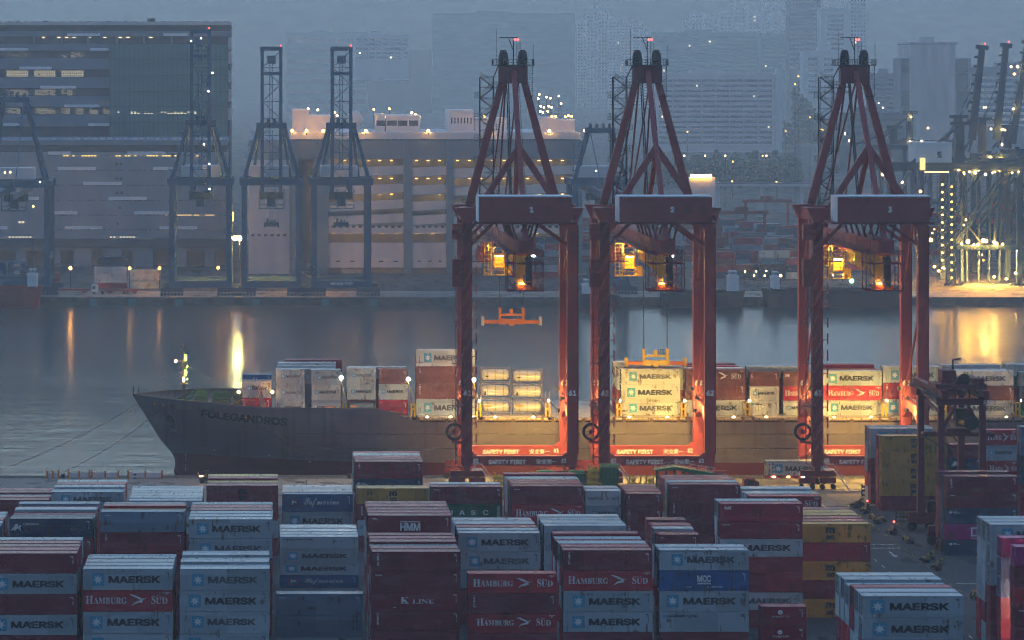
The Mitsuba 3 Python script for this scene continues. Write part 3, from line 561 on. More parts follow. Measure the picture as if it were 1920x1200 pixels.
for y0 in (70, 97, 132, 168, 203): sw.box(X_(428, Y), X_(433.5, Y), Y - .9, Y + 40, Z_(y0 + 22, Y), Z_(y0, Y))
part(k, 'corner_pier', sw.ply('mat_wall_pale'), kind='stuff')
# left warehouse: lower front block with dock doors
k = thing('dock_warehouse', 'low grey warehouse in front of the tower with long pale bars', 'warehouse'); Y = 1225
part(k, 'wall', wall(-60, 424, 285, 470, Y, 64).ply('mat_wall_grey')); part(k, 'roof_edge', wall(-60, 425, 263, 272, Y - .3, 66).ply('mat_wall_blue')); part(k, 'window_strip', panes(82, 340, 272, 282, Y - .05, 64, 1, .3).ply('mat_window_dark'), kind='stuff'); part(k, 'upper_wall', wall(-60, 424, 272, 285, Y + .6, 60).ply('mat_wall_dark'))
part(k, 'roof_van', (lambda m: [m.box(X_(p, Y), X_(p + RNG.uniform(5, 11), Y), Y + 8, Y + 11, Z_(263, Y), Z_(263 - RNG.uniform(2, 5), Y)) for p in range(95, 420, 15)] and m)(MB()).ply('mat_wall_pale'), kind='stuff')
for y in (290, 318, 346, 374, 402, 429):
    part(k, 'slot_window', panes(88, 424, y, y + 3, Y - .03, 70, 1, .35, .75, int(y)).ply('mat_window_dark'), kind='stuff')
part(k, 'lit_slot', lit(panes(100, 390, 290.5, 293.5, Y - .1, 50, 1, .3, .5, 7), AMBER, .12, .3), kind='stuff'); part(k, 'lit_slot', lit(panes(310, 402, 402, 405, Y - .1, 26, 1, .2, .6, 8), WARM, .06, .2), kind='stuff')
for px0, px1, y in ((90, 132, 284), (239, 310, 284), (108, 180, 313), (287, 330, 313), (-10, 49, 341), (156, 228, 341), (25, 73, 369), (203, 275, 369), (95, 145, 396), (251, 318, 396), (121, 192, 424), (299, 370, 424), (-20, 14, 424)):
    part(k, 'pale_panel', wall(px0, px1, y, y + 6, Y - .35, .3).ply('mat_roof_white'))
part(k, 'square_window', (lambda m: [m.box(X_(p, Y), X_(p + 5, Y), Y - .05, Y, Z_(y + 5, Y), Z_(y, Y)) for p, y in ((216, 305), (224, 305), (216, 332), (224, 332), (217, 359), (226, 359), (222, 387), (218, 417))] and m)(MB()).ply('mat_window_dark'), kind='stuff')
part(k, 'lit_window', lit(panes(205, 260, 442, 447, Y - .06, 9, 1, .4, .7, 3).join(panes(2, 60, 442, 447, Y - .06, 9, 1, .4, .7, 5)).join(panes(34, 46, 414, 419, Y - .06, 2, 1, .2)), WINC, .05, .2), kind='stuff')
part(k, 'lintel', wall(-60, 424, 448, 464, Y - 1.6, 3).ply('mat_wall_dark'))
for px0, px1 in ((30, 48), (98, 113), (138, 172), (194, 228), (249, 287), (330, 350), (384, 402)): part(k, 'pier', wall(px0, px1, 465, 545, Y - .4, 6).ply('mat_wall_grey'))
part(k, 'dock_recess', wall(-60, 424, 470, 545, Y + 7, 40).ply('mat_recess'))
# middle ramp warehouse
k = thing('ramp_warehouse', 'long pale warehouse with lit truck ramps and lamp-lit white roof edge', 'warehouse'); Y = 1180
part(k, 'wall', wall(466, 1092, 300, 300.1, Y + 12, 60).box(X_(466, Y), X_(1088, Y), Y + 12, Y + 70, 0, Z_(262, Y)).ply('mat_wall_grey'))
part(k, 'roof_parapet', wall(544, 1088, 248, 261, Y - .8, 72).ply('mat_cream_wall')); part(k, 'fascia', wall(560, 1088, 262, 298, Y - .3, 14).ply('mat_wall_blue')); part(k, 'fascia', wall(466, 548, 262, 300, Y + .3, 12).ply('mat_wall_grey'))
part(k, 'silo_wall', wall(466, 543, 300, 518, Y - .2, 12).ply('mat_wall_pale')); part(k, 'square_window', panes(468, 540, 437, 445, Y - .25, 6, 1, .45).ply('mat_window_dark'), kind='stuff')
for px0, px1 in ((543, 560), (590, 616), (757, 773), (837, 851), (1076, 1092)): part(k, 'pier', wall(px0, px1, 262, 540, Y - 1.6, 6).ply('mat_pier_blue'))
def slab(px0, px1, yl0, yr0, yl1, yr1, Yf, d):
    xa, xb = X_(px0, Yf), X_(px1, Yf); z = lambda y: Z_(y, Yf)
    return MB().raw([(xa, Yf, z(yl1)), (xb, Yf, z(yr1)), (xb, Yf, z(yr0)), (xa, Yf, z(yl0)), (xa, Yf + d, z(yl1)), (xb, Yf + d, z(yr1)), (xb, Yf + d, z(yr0)), (xa, Yf + d, z(yl0))], [[0, 1, 2, 3], [4, 7, 6, 5], [0, 4, 5, 1], [3, 2, 6, 7], [0, 3, 7, 4], [1, 5, 6, 2]])
for px0, px1 in ((616, 757), (773, 837), (851, 1076)):
    for n_, y in enumerate((313, 347, 377, 403)):
        t = 3.0 if px1 - px0 > 100 else 1.5
        part(k, 'ramp_parapet', slab(px0, px1, y + t, y - t, y + 17 + t, y + 16 - t, Y - .2, .5).ply('mat_wall_pale')); part(k, 'ramp_floor', slab(px0, px1, y + 17 + t, y + 16 - t, y + 19 + t, y + 18 - t, Y - .2, 12).ply('mat_wall_grey'))
        m = MB()
        for q in np.arange(px0 + 10, px1 - 6, 22): x = X_(q, Y); m.box(x - .5, x + .5, Y + 9.6, Y + 10.6, Z_(y - 10.5, Y), Z_(y - 11.5, Y))
        part(k, 'ramp_lamp', lit(m, SODIUM, .6, .8), kind='stuff')
    part(k, 'lower_wall', wall(px0, px1, 424, 438, Y - .1, .6).join(wall(px0, px1, 455, 502, Y - .1, .6)).ply('mat_wall_pale'))
    part(k, 'square_window', panes(px0 + 4, px1 - 2, 421, 429, Y - .15, max(5, int((px1 - px0) / 12)), 1, .45).join(panes(px0 + 4, px1 - 2, 486, 494, Y - .15, max(3, int((px1 - px0) / 24)), 1, .7)).ply('mat_window_dark'), kind='stuff')
    m = MB()
    for q in np.arange(px0 + 10, px1 - 6, 30): x = X_(q, Y); m.box(x - .5, x + .5, Y + 9.6, Y + 10.6, Z_(441, Y), Z_(440, Y))
    part(k, 'ramp_lamp', lit(m, SODIUM, .45, .4), kind='stuff')
part(k, 'base_recess', wall(560, 1088, 503, 545, Y + 3, 8).ply('mat_recess'))
part(k, 'painted_lit_bay', wall(640, 680, 504, 522, Y + 2.8, .1).ply('mat_wall_pale'))  # pale panel puts the lit look of this bay into its colour
# plant rooms on its roof
for px0, px1, y0, d, lab in ((548, 580, 205, 20, 'pale plant room at the left end of the ramp warehouse roof'), (578, 622, 216, 26, 'small white box room on the roof by twin lamps'), (703, 722, 214, 22, 'louvred white room on the roof left of dark shutters'), (724, 788, 216, 30, 'white roof room with three dark shutters'), (842, 888, 206, 30, 'long white roof room with dark slits'), (890, 950, 221, 24, 'low white roof room behind left red crane'), (1012, 1046, 220, 22, 'white roof cabin under the lamp masts'), (1046, 1078, 224, 24, 'pale roof cabin at the right end')):
    r = thing('roof_room', lab, 'roof room', None); YY = Y + 12
    part(r, 'wall', wall(px0, px1, y0 + 2, 249, YY, d).ply('mat_cream_wall')); part(r, 'roof', wall(px0 - .6, px1 + .6, y0, y0 + 2, YY - .3, d + 1).ply('mat_roof_white'))
    if 'shutters' in lab:
        for q in range(3): part(r, 'shutter', wall(px0 + 3 + q * 20, px0 + 20 + q * 20, 226, 236, YY - .15, .2).ply('mat_wall_dark'))
    if 'slits' in lab or 'louvred' in lab: part(r, 'slit', panes(px0 + 2, px1 - 2, y0 + 6, 240, YY - .06, 7, 1, .6).ply('mat_window_dark'), kind='stuff')
for px, r_ in ((665, 15), (1010, 6), (712, 9)):
    solo('roof_dome', MB().sphere((X_(px, Y + 25), Y + 25, Z_(222, Y + 25)), r_ / 4.5, 2).tube((X_(px, Y + 25), Y + 25, Z_(248, Y)), (X_(px, Y + 25), Y + 25, Z_(222, Y)), r_ / 7, 12).ply('mat_cream_wall', smooth=40), f'{"large" if r_ > 10 else "small" if r_ < 8 else "medium"} pale dome on the ramp warehouse roof', 'dome')
# lamps: (px, py, Y, pole foot y or None, colour, radiance, radius)
def lamp(px, py, Y, foot, col, pw, r=.5, label='', group=None, w=.25, name='pole_lamp', cat='lamp', n=1):
    k = thing(name, label, cat, group); p = pt(px, py, Y); b = MB(); zf = 0.0 if foot is None else foot
    b.tube((p[0], Y + .6, zf), (p[0], Y + .6, p[2] + .3), .16, 6).box(p[0] - .9 * n, p[0] + .9 * n, Y + .35, Y + .75, p[2] + r * .9, p[2] + r * .9 + .25)
    part(k, 'pole', b.ply('mat_steel_dark')); g = MB()
    for q in range(n): g.sphere((p[0] + (q - (n - 1) / 2) * 1.7, Y + .1, p[2]), r, 1)
    part(k, 'lamp_glass', glow(g, col, pw * .035, w)); return k
zr = Z_(248, 1180)
for i, px in enumerate((548, 575, 606, 686, 803, 922, 1030, 1096)):
    k = lamp(px, 245, 1177.5, zr - 1, SODIUM, 42, .62, f'sodium lamp on the warehouse roof edge, {ORD[i]} from left', 'lamps along the warehouse roof edge', .3); x = X_(px, 1177.5); z = Z_(245, 1177.5)
    part(k, 'added_wash_panel', glow(MB().raw([(x - .5, 1178.1, z - .5), (x - .5, 1178.1, z + .5), (x + .5, 1178.1, z + .5), (x + .5, 1178.1, z - .5)], [[0, 1, 2, 3]]), SODIUM, 17, .6))  # hidden panel added behind each lamp to light the parapet
for i, (px, py, c) in enumerate(((578, 204, WARM), (596, 206, WARM), (598, 222, SODIUM), (627, 211, SODIUM), (632, 217, WARM), (701, 205, SODIUM), (730, 204, SODIUM), (717, 215, WARM), (721, 219, WARM), (754, 220, WARM), (772, 211, WARM), (779, 215, WARM), (787, 219, WARM), (908, 218, SODIUM))):
    lamp(px, py, 1200, zr, c, 26, .5, f'small lamp among the rooms on the warehouse roof, {ORD[i]} from left', 'small lamps on the warehouse roof', .25)
for i, (px, py, c) in enumerate(((1009, 185, WARM), (1011, 177, WARM), (1032, 184, SODIUM), (1048, 180, COOL), (1025, 182, COOL), (1052, 194, WARM), (1014, 199, COOL), (1020, 201, WARM), (1029, 199, WARM), (1034, 201, COOL), (1013, 209, WARM), (1018, 211, WARM), (1027, 209, WARM))):
    lamp(px, py, 1500 + 7 * i, 0, c, 24, .6, f'mast lamp right of left red crane apex, {ORD[i]} of the cluster', 'mast lamps behind left red crane', .2)
for i, (px, py) in enumerate(((1035, 218), (1042, 218), (1060, 219), (1066, 217), (1072, 218))): lamp(px, py, 1192, zr, SODIUM, 30, .5, f'roof cabin lamp right of left red crane, {ORD[i]} from left', 'lamps over the roof cabins', .25)
lamp(449, 447, 1066, None, SODIUM, 2600, .8, 'brightest sodium mast lamp on the far quay, left of the silo wall', None, 2.5, 'mast_lamp', 'lamp', 3)
for i, (px, py) in enumerate(((132, 503), (243, 503), (299, 503), (409, 502))): lamp(px, py, 1090, None, SODIUM, (70, 16, 16, 14)[i], .62, f'round lamp by the dock doors, {ORD[i]} from left', 'lamps by the dock doors', .5)
for i, (px, py, h) in enumerate(((436, 400, 6), (436, 406, 6), (436, 412, 6))): lamp(px, py, 1120, None, SODIUM, 14, .6, f'lit stair landing beside the far crane, {ORD[i]} from top', 'lit stair landings', .1)
# ---------------------------------------------------------------- hazy town behind
def block(name, label, cat, px0, px1, y0, Y, mat_, floors, cols, wy=None, lit_keep=.05, d=40, wmat='mat_window_dark', ybot=None, grp=None, band=True, pw=1.2, roof=True, seed=1):
    Y = float(np.interp(Y, [1900, 2150, 2500, 3050], [2300, 3000, 5000, 7600])); k = thing(name, label, cat, grp); zb = 0 if ybot is None else Z_(ybot, Y); x0, x1, zt = X_(px0, Y), X_(px1, Y), Z_(y0, Y)
    part(k, 'wall', MB().box(x0, x1, Y, Y + d, max(0, zb), zt).ply(mat_)); yb = (HY + HC * F / Y) if ybot is None else ybot
    if roof: part(k, 'roof', MB().box(x0 - .5, x1 + .5, Y - .6, Y + d, zt, zt + 1.6).box(x0 + (x1 - x0) * .3, x0 + (x1 - x0) * .55, Y + 6, Y + 20, zt + 1.6, zt + 6).ply(mat_))
    if floors:
        a, c = wy or (y0 + 4, yb - 4); m = MB(); g = np.random.default_rng(seed); l = MB(); h = (c - a) / floors; n_l = 0
        for i in range(floors):
            if band: m.join(wall(px0 + (px1 - px0) * .03, px1 - (px1 - px0) * .03, a + i * h + h * .3, a + i * h + h * .75, Y - .05, .05))
            for j in range(cols):
                w = (px1 - px0) * .94 / cols; q = px0 + (px1 - px0) * .03 + j * w
                if not band: m.join(wall(q + w * .2, q + w * .8, a + i * h + h * .3, a + i * h + h * .75, Y - .05, .05))
                if g.random() < lit_keep * .25: l.join(wall(q + w * .2, q + w * .8, a + i * h + h * .32, a + i * h + h * .72, Y - .12, .05)); n_l += 1
        part(k, 'window', m.ply(wmat), kind='stuff')
        if band and cols: part(k, 'mullion', (lambda mm: [mm.join(wall(px0 + (px1 - px0) * (.03 + .94 * j / 8) - .5, px0 + (px1 - px0) * (.03 + .94 * j / 8) + .5, a, c, Y - .12, .12)) for j in range(9)] and mm)(MB()).ply(mat_), kind='stuff')
        if n_l: part(k, 'lit_window', lit(l, WINC, pw * .12, .15), kind='stuff')
    return k
block('apartment_slab', 'pale slab block with thirteen banded floors left of right red crane', 'apartment block', 1228, 1455, 141, 2150, 'mat_pink_wall', 13, 46, (146, 272), .07, 18)
block('apartment_slab', 'blank end wall wing of the pale slab block', 'apartment block', 1455.5, 1467, 140, 2149, 'mat_cream_wall', 0, 0, d=20)
tn = 'hazy apartment towers behind the netted blocks'
for i, (px0, px1, y0, Y) in enumerate(((1082, 1100, 40, 2900), (1100, 1120, 18, 2890), (1121, 1140, 14, 2900), (1141, 1163, 36, 2890), (1164, 1185, 42, 2910), (1186, 1206, 40, 2880), (1207, 1226, 58, 2890))):
    block('apartment_tower', f'hazy pinkish apartment tower behind middle red crane, {ORD[i]} from left', 'apartment tower', px0, px1, y0, Y, 'mat_pink_wall', 26, 3, None, .012, 25, grp=tn, band=False, seed=i)
for i, (px0, px1, y0, Y) in enumerate(((1282, 1296, 42, 3000), (1296, 1318, 24, 2990), (1318, 1348, 30, 3010), (1350, 1372, 26, 3000), (1376, 1398, 10, 2995), (1402, 1428, 24, 3005), (1430, 1476, -6, 3040))):
    block('apartment_tower', f'hazy pale tower above the netted block, {ORD[i]} from left', 'apartment tower', px0, px1, y0, Y, 'mat_cream_wall' if i % 2 else 'mat_pink_wall', 24, 3, None, .02, 25, grp=tn, band=False, seed=20 + i)
block('netted_block', 'building wrapped in pale green netting above the slab block', 'building', 1222, 1426, 62, 2500, 'mat_net_green', 9, 40, (66, 136), .03, 40, 'mat_net_teal', pw=2)
block('netted_block', 'lower green netted wing right of the pale green building', 'building', 1427, 1478, 64, 2510, 'mat_net_green', 8, 10, (70, 136), .10, 40, 'mat_net_teal', pw=2)
block('netted_block', 'large dark teal netted building behind left red crane', 'building', 812, 1078, 26, 2700, 'mat_net_teal', 0, 0, d=60)
block('netted_block', 'faint teal netted building above the twin far cranes', 'building', 535, 690, 62, 2750, 'mat_net_teal', 7, 20, (66, 200), .0, 40, 'mat_wall_dark')
block('netted_block', 'faint dark building behind the tall far crane booms', 'building', 690, 812, 96, 2720, 'mat_wall_dark', 0, 0, d=40)
block('office_building', 'hazy white office with a few lit windows left of left red crane', 'office building', 664, 768, 66, 2400, 'mat_cream_wall', 5, 20, (70, 112), .06, 30, ybot=150, pw=3)
block('office_tower', 'dark glass tower left of right red crane apex', 'tower', 1479, 1540, -30, 2450, 'mat_wall_dark', 16, 12, (-20, 130), .01, 30, 'mat_wall_blue')
block('office_tower', 'blank pale tower with a slit left of right red crane apex', 'tower', 1539, 1594, 17, 2400, 'mat_cream_wall', 8, 1, (25, 95), .1, 30, band=False)
block('office_tower', 'pale tower with lit crown behind right red crane apex', 'tower', 1594, 1625, -20, 2420, 'mat_cream_wall', 14, 5, (-10, 90), .1, 30, band=False, pw=3)
block('office_tower', 'pale mid-rise block below the blank tower', 'building', 1507, 1600, 97, 2300, 'mat_cream_wall', 7, 3, (105, 178), .05, 30, band=False)
k = block('tall_warehouse', 'tall hazy grey tower block right of right red crane', 'tower', 1708, 1792, 82, 1978, 'mat_wall_pale', 0, 0, d=50)
part(k, 'dark_bay', wall(1727, 1747, 97, 225, 2519.4, .5).ply('mat_wall_dark')); part(k, 'stair_lamp', lit(panes(1755.5, 1758, 110, 232, 2519, 1, 10, .8), WARM, .8, .2), kind='stuff'); part(k, 'roof_slab', wall(1708, 1796, 80, 83, 2518, 50).ply('mat_wall_dark'))
for px0, px1, y0, y1, m_ in ((1768, 1815, 110, 136, 'mat_wall_dark'), (1792.5, 1815, 137, 166, 'mat_wall_dark'), (1768, 1815, 169, 203, 'mat_wall_dark'), (1690, 1707.5, 110, 136, 'mat_wall_dark'), (1690, 1707.5, 170, 200, 'mat_wall_dark')): part(k, 'wing_panel', wall(px0, px1, y0, y1, 2524, 1).ply(m_))
part(k, 'wing', wall(1688, 1820, 109, 330, 2526, 30).ply('mat_wall_blue'))
block('low_block', 'hazy low block with banded floors behind far right booms', 'building', 1822, 1990, 128, 2100, 'mat_wall_blue', 9, 12, (140, 240), .03, 40, 'mat_wall_pale')
block('low_block', 'dim block with lit rows between right red crane and grey tower', 'building', 1640, 1690, 140, 2080, 'mat_wall_blue', 8, 12, (145, 215), .10, 40, pw=2.5)
block('low_block', 'dim low building with warm windows behind right red crane legs', 'building', 1575, 1700, 215, 1950, 'mat_wall_dark', 4, 30, (218, 270), .07, 30, pw=3)
# flood-lit sign wall, flyover
k = thing('lit_wall', 'cream hoarding lit by a long bright lamp bar right of middle red crane', 'hoarding'); Y = 1450
part(k, 'board', wall(1292, 1341, 332, 400, Y, 3).ply('mat_cream_wall')); part(k, 'lamp_bar', lit(wall(1294, 1335, 326.5, 333.5, Y - 1.6, .4), SODIUM, 1.3, 2.5)); part(k, 'post', wall(1296, 1299, 400, 436, Y, .6).join(wall(1333, 1336, 400, 436, Y, .6)).ply('mat_steel_dark'))
k = thing('flyover', 'grey flyover crossing behind the far container yard', 'flyover'); Y = 1640
part(k, 'deck', wall(1335, 1560, 345, 350, Y, 14).ply('mat_wall_pale')); part(k, 'parapet', wall(1335, 1560, 342, 345, Y, .4).ply('mat_wall_grey'))
for px in (1342, 1424, 1500): part(k, 'pier', wall(px, px + 8, 350, 408, Y + 2, 6).ply('mat_wall_pale'))
# ---------------------------------------------------------------- blue cranes of the far quay, booms raised
def far_crane(px, Y, hw, label, boom=None, zp=42.0, za=62.0, cage=True, bw=3.3, gauge=22, spread=None, reel=True, lamps=()):
    k = thing('harbour_crane', label, 'gantry crane', 'blue cranes along the far quay'); X = X_(px, Y); S, Dk = 'mat_far_steel', 'mat_far_steel_dark'
    def P(n, m_, b=S, kind=None): return part(k, n, m_.moved(X, Y).ply(b), None, None, kind)
    for sx in (-1, 1):
        for y in (0, gauge): P('leg', MB().box(sx * hw - 1.0, sx * hw + 1.0, y - .9, y + .9, 5, zp + 1))
        P('side_beam', MB().box(sx * hw - .8, sx * hw + .8, .9, gauge - .9, zp - 1.6, zp + .8).box(sx * hw - .7, sx * hw + .7, .9, gauge - .9, 13, 15))
        P('frame_leg', MB().bar((sx * hw, 1, zp + .8), (sx * 4.9, 2, za), 1.5, 1.2, up=(0, 1, 0), w2=1.2)); P('frame_leg', MB().bar((sx * (hw - 3), gauge, zp + .8), (sx * 4.2, 3, za - .6), .9, .8))
        P('bogie', MB().box(sx * hw - 4.2, sx * hw + 4.2, -.6, .6, 1.3, 3.0).box(sx * hw - 4.4, sx * hw + 4.4, gauge - .6, gauge + .6, 1.3, 3.0), Dk)
        w = MB()
        for q in np.arange(-3.8, 4, 1.25): w.tube((sx * hw + q, -.4, .6), (sx * hw + q, .4, .6), .58, 10)
        P('wheel', w, Dk, 'stuff')
        b = MB()
        for i, z in enumerate(np.arange(zp + 4, za - 1, 4.5)): x = sx * (hw + (4.9 - hw) * (z - zp) / (za - zp)); b.box(x + sx * .6, x + sx * 2.2, .2, 1.6, z, z + .15).bar((x + sx * 2.1, .2, z), (x + sx * 2.1, .2, z + 1.2), .1).bar((x + sx * .6, .2, z + 1.2), (x + sx * 2.2, .2, z + 1.2), .08)
        if sx < 0: P('ladder_platform', b, Dk, 'stuff')
    for y in (0, gauge): P('portal_beam', MB().box(-hw - 1.8, hw + 1.8, y - 1.1, y + 1.1, zp - 1.7, zp + .9)); P('sill_beam', MB().box(-hw - 1.2, hw + 1.2, y - .9, y + .9, 3.05, 5.6))
    P('apex_beam', MB().box(-5.6, 5.6, .8, 3.4, za - .2, za + 1.9))
    cap = MB()
    for x in (-3.6, -1.2, 1.2, 3.6): cap.box(x - .5, x + .5, 1.2, 2.8, za + 1.9, za + 3.4)
    P('sheave', cap, Dk, 'stuff'); P('machinery_house', MB().box(-7.5, 6.5, gauge - 10, gauge, zp + .95, zp + 5.2), 'mat_cream_wall')
    g = MB()
    for sx in (-1, 1): g.box(sx * bw - .6, sx * bw + .6, -2, gauge + 18, zp - 4.4, zp - 2.2)
    P('girder', g); P('trolley', MB().box(-4.4, 4.4, 6, 12, zp - 7.2, zp - 4.6).box(-1.6, 1.4, 2, 5, zp - 9.6, zp - 6.2), Dk)
    if cage:
        b = MB()
        for x in (-4.4, -1.6, 1.4, 4.6): b.bar((x, -1.5, zp - 10.2), (x, -1.5, zp - 3), .28)
        for z in (zp - 10.2, zp - 8.8): b.bar((-4.4, -1.5, z), (4.6, -1.5, z), .28)
        P('cage', b, Dk, 'stuff')
    if boom:
        b = MB(); z0 = zp - 4
        for sx in (-1, 1): P('boom_chord', MB().box(sx * bw - .62, sx * bw + .62, -3.2, -2.0, z0, boom))
        for x in (-.6, .3): b.bar((x, -1.6, z0 + 8), (x, -1.6, boom - 4), .3)
        n = int((boom - z0) / 6.2); zs = np.linspace(z0 + 2, boom - 1.2, n + 1)
        for i, (a, c) in enumerate(zip(zs[:-1], zs[1:])): b.bar((-bw, -2.6, a), (bw, -2.6, a), .28); s = 1 if i % 2 else -1; (b.bar((-bw * s, -2.6, a), (bw * s, -2.6, c), .28) if bw < 3.6 else b.box(-bw, bw, -2.9, -2.3, a - .4, a + .3))
        P('boom_lacing', b, S, 'stuff'); P('boom_tip', MB().box(-bw - .7, bw + .7, -3.4, -1.8, boom - 1.2, boom + .3).box(-1.6, 1.6, -3.2, -2, boom - 6, boom - 3).box(-bw, bw, -3.2, -2, boom - 10.2, boom - 9))
        P('warning_lamp', MB().sphere((bw, -2.6, boom + .7), .3), S) if False else part(k, 'warning_lamp', glow(MB().sphere((X + bw, Y - 2.6, boom + .7), .32), REDL, .4, .05))
    else:
        for sx in (-1, 1): P('boom', MB().box(sx * bw - .6, sx * bw + .6, -46, -2.1, zp - 4.4, zp - 2.2))
        P('forestay', MB().bar((-3.5, 2, za), (-bw, -34, zp - 2), .3).bar((3.5, 2, za), (bw, -34, zp - 2), .3), S)
    if spread is not None:
        z = spread; P('spreader', MB().box(-2.8, 2.8, 2, 3, z, z + 1.6).box(-2.8, -2.4, 2, 3, z - .5, z).box(2.4, 2.8, 2, 3, z - .5, z).box(-1.9, -1.0, 2.2, 2.8, z + 1.6, z + 3.0).sphere((0, 2.5, z + 2.1), .5).sphere((1.2, 2.5, z + 2.1), .45), Dk)
        P('hoist_rope', (lambda m_: [m_.bar((x, 2.5, z + 1.6), (x, 2.5, zp - 6), .07) for x in (-2.4, -.8, .5, 2.3)] and m_)(MB()), Dk, 'stuff')
    if reel:
        c = np.array([hw + 4.4, -1.2, 9.6]); m_ = MB(); t = np.linspace(0, 2 * math.pi, 20, endpoint=False); m_.loft([[c + (r * math.cos(a), y, r * math.sin(a)) for a in t] for r, y in ((1.9, -.3), (2.4, -.3), (2.4, .3), (1.9, .3), (1.9, -.3))], cap=False)
        for a in np.arange(0, 6.28, math.pi / 8): m_.bar(c + (.4 * math.cos(a), 0, .4 * math.sin(a)), c + (2 * math.cos(a), 0, 2 * math.sin(a)), .16)
        m_.bar(c + (-3.6, .6, 0), c + (0, .4, 0), .5); P('cable_reel', m_, Dk)
    for lx, lz, c_, pw in lamps: part(k, 'crane_lamp', glow(MB().sphere((X + lx, Y - 3.6, lz), .34), c_, pw * .06, .08))
    return k
far_crane(26, 1066, 12.3, 'blue crane at the left edge with its boom lowered over water', None, 41.5, 71.5, lamps=((-3, 45.5, SODIUM, 20), (-1, 45.6, SODIUM, 20), (10, 42, COOL, 8), (7.5, 33, AMBER, 14)))
far_crane(376, 1062, 10.5, 'blue crane with the tallest raised boom, in front of teal netting', 98, 42.5, 63, False, 3.2, lamps=((.3, 95, COOL, 10), (-3.4, 94, COOL, 8), (4.5, 82.3, COOL, 8), (3, 75.5, COOL, 8), (1.4, 56, COOL, 8), (3.3, 48.8, COOL, 8), (3.4, 39.6, COOL, 8)), reel=False)
far_crane(509, 1062, 10.0, 'blue crane with laced raised boom before the silo wall', 91.6, 42.5, 62, True, 3.4, spread=25.5)
far_crane(640, 1062, 10.0, 'blue crane with laced raised boom before the ramp floors', 91.6, 42.5, 62, True, 3.4, spread=25.5, reel=False)
far_crane(1126, 1070, 9.4, 'blue crane with lowered boom between the left and middle red cranes', None, 42.0, 60, True, 3.3, lamps=((-2, 46, COOL, 6), (3, 38, SODIUM, 14), (4.6, 38, WARM, 10)))
for px, text in ((620, 'WELCOME TO HIT'),):
    r = 'harbour_crane_003'; part(r, 'lettering', MB().plate(at_(text_shape(text, 1, bold=3), X_(px, 1061), 4.2, 8.2, .9), facing(0, 1061.05, 0)).ply('mat_ink_white'), kind='stuff')
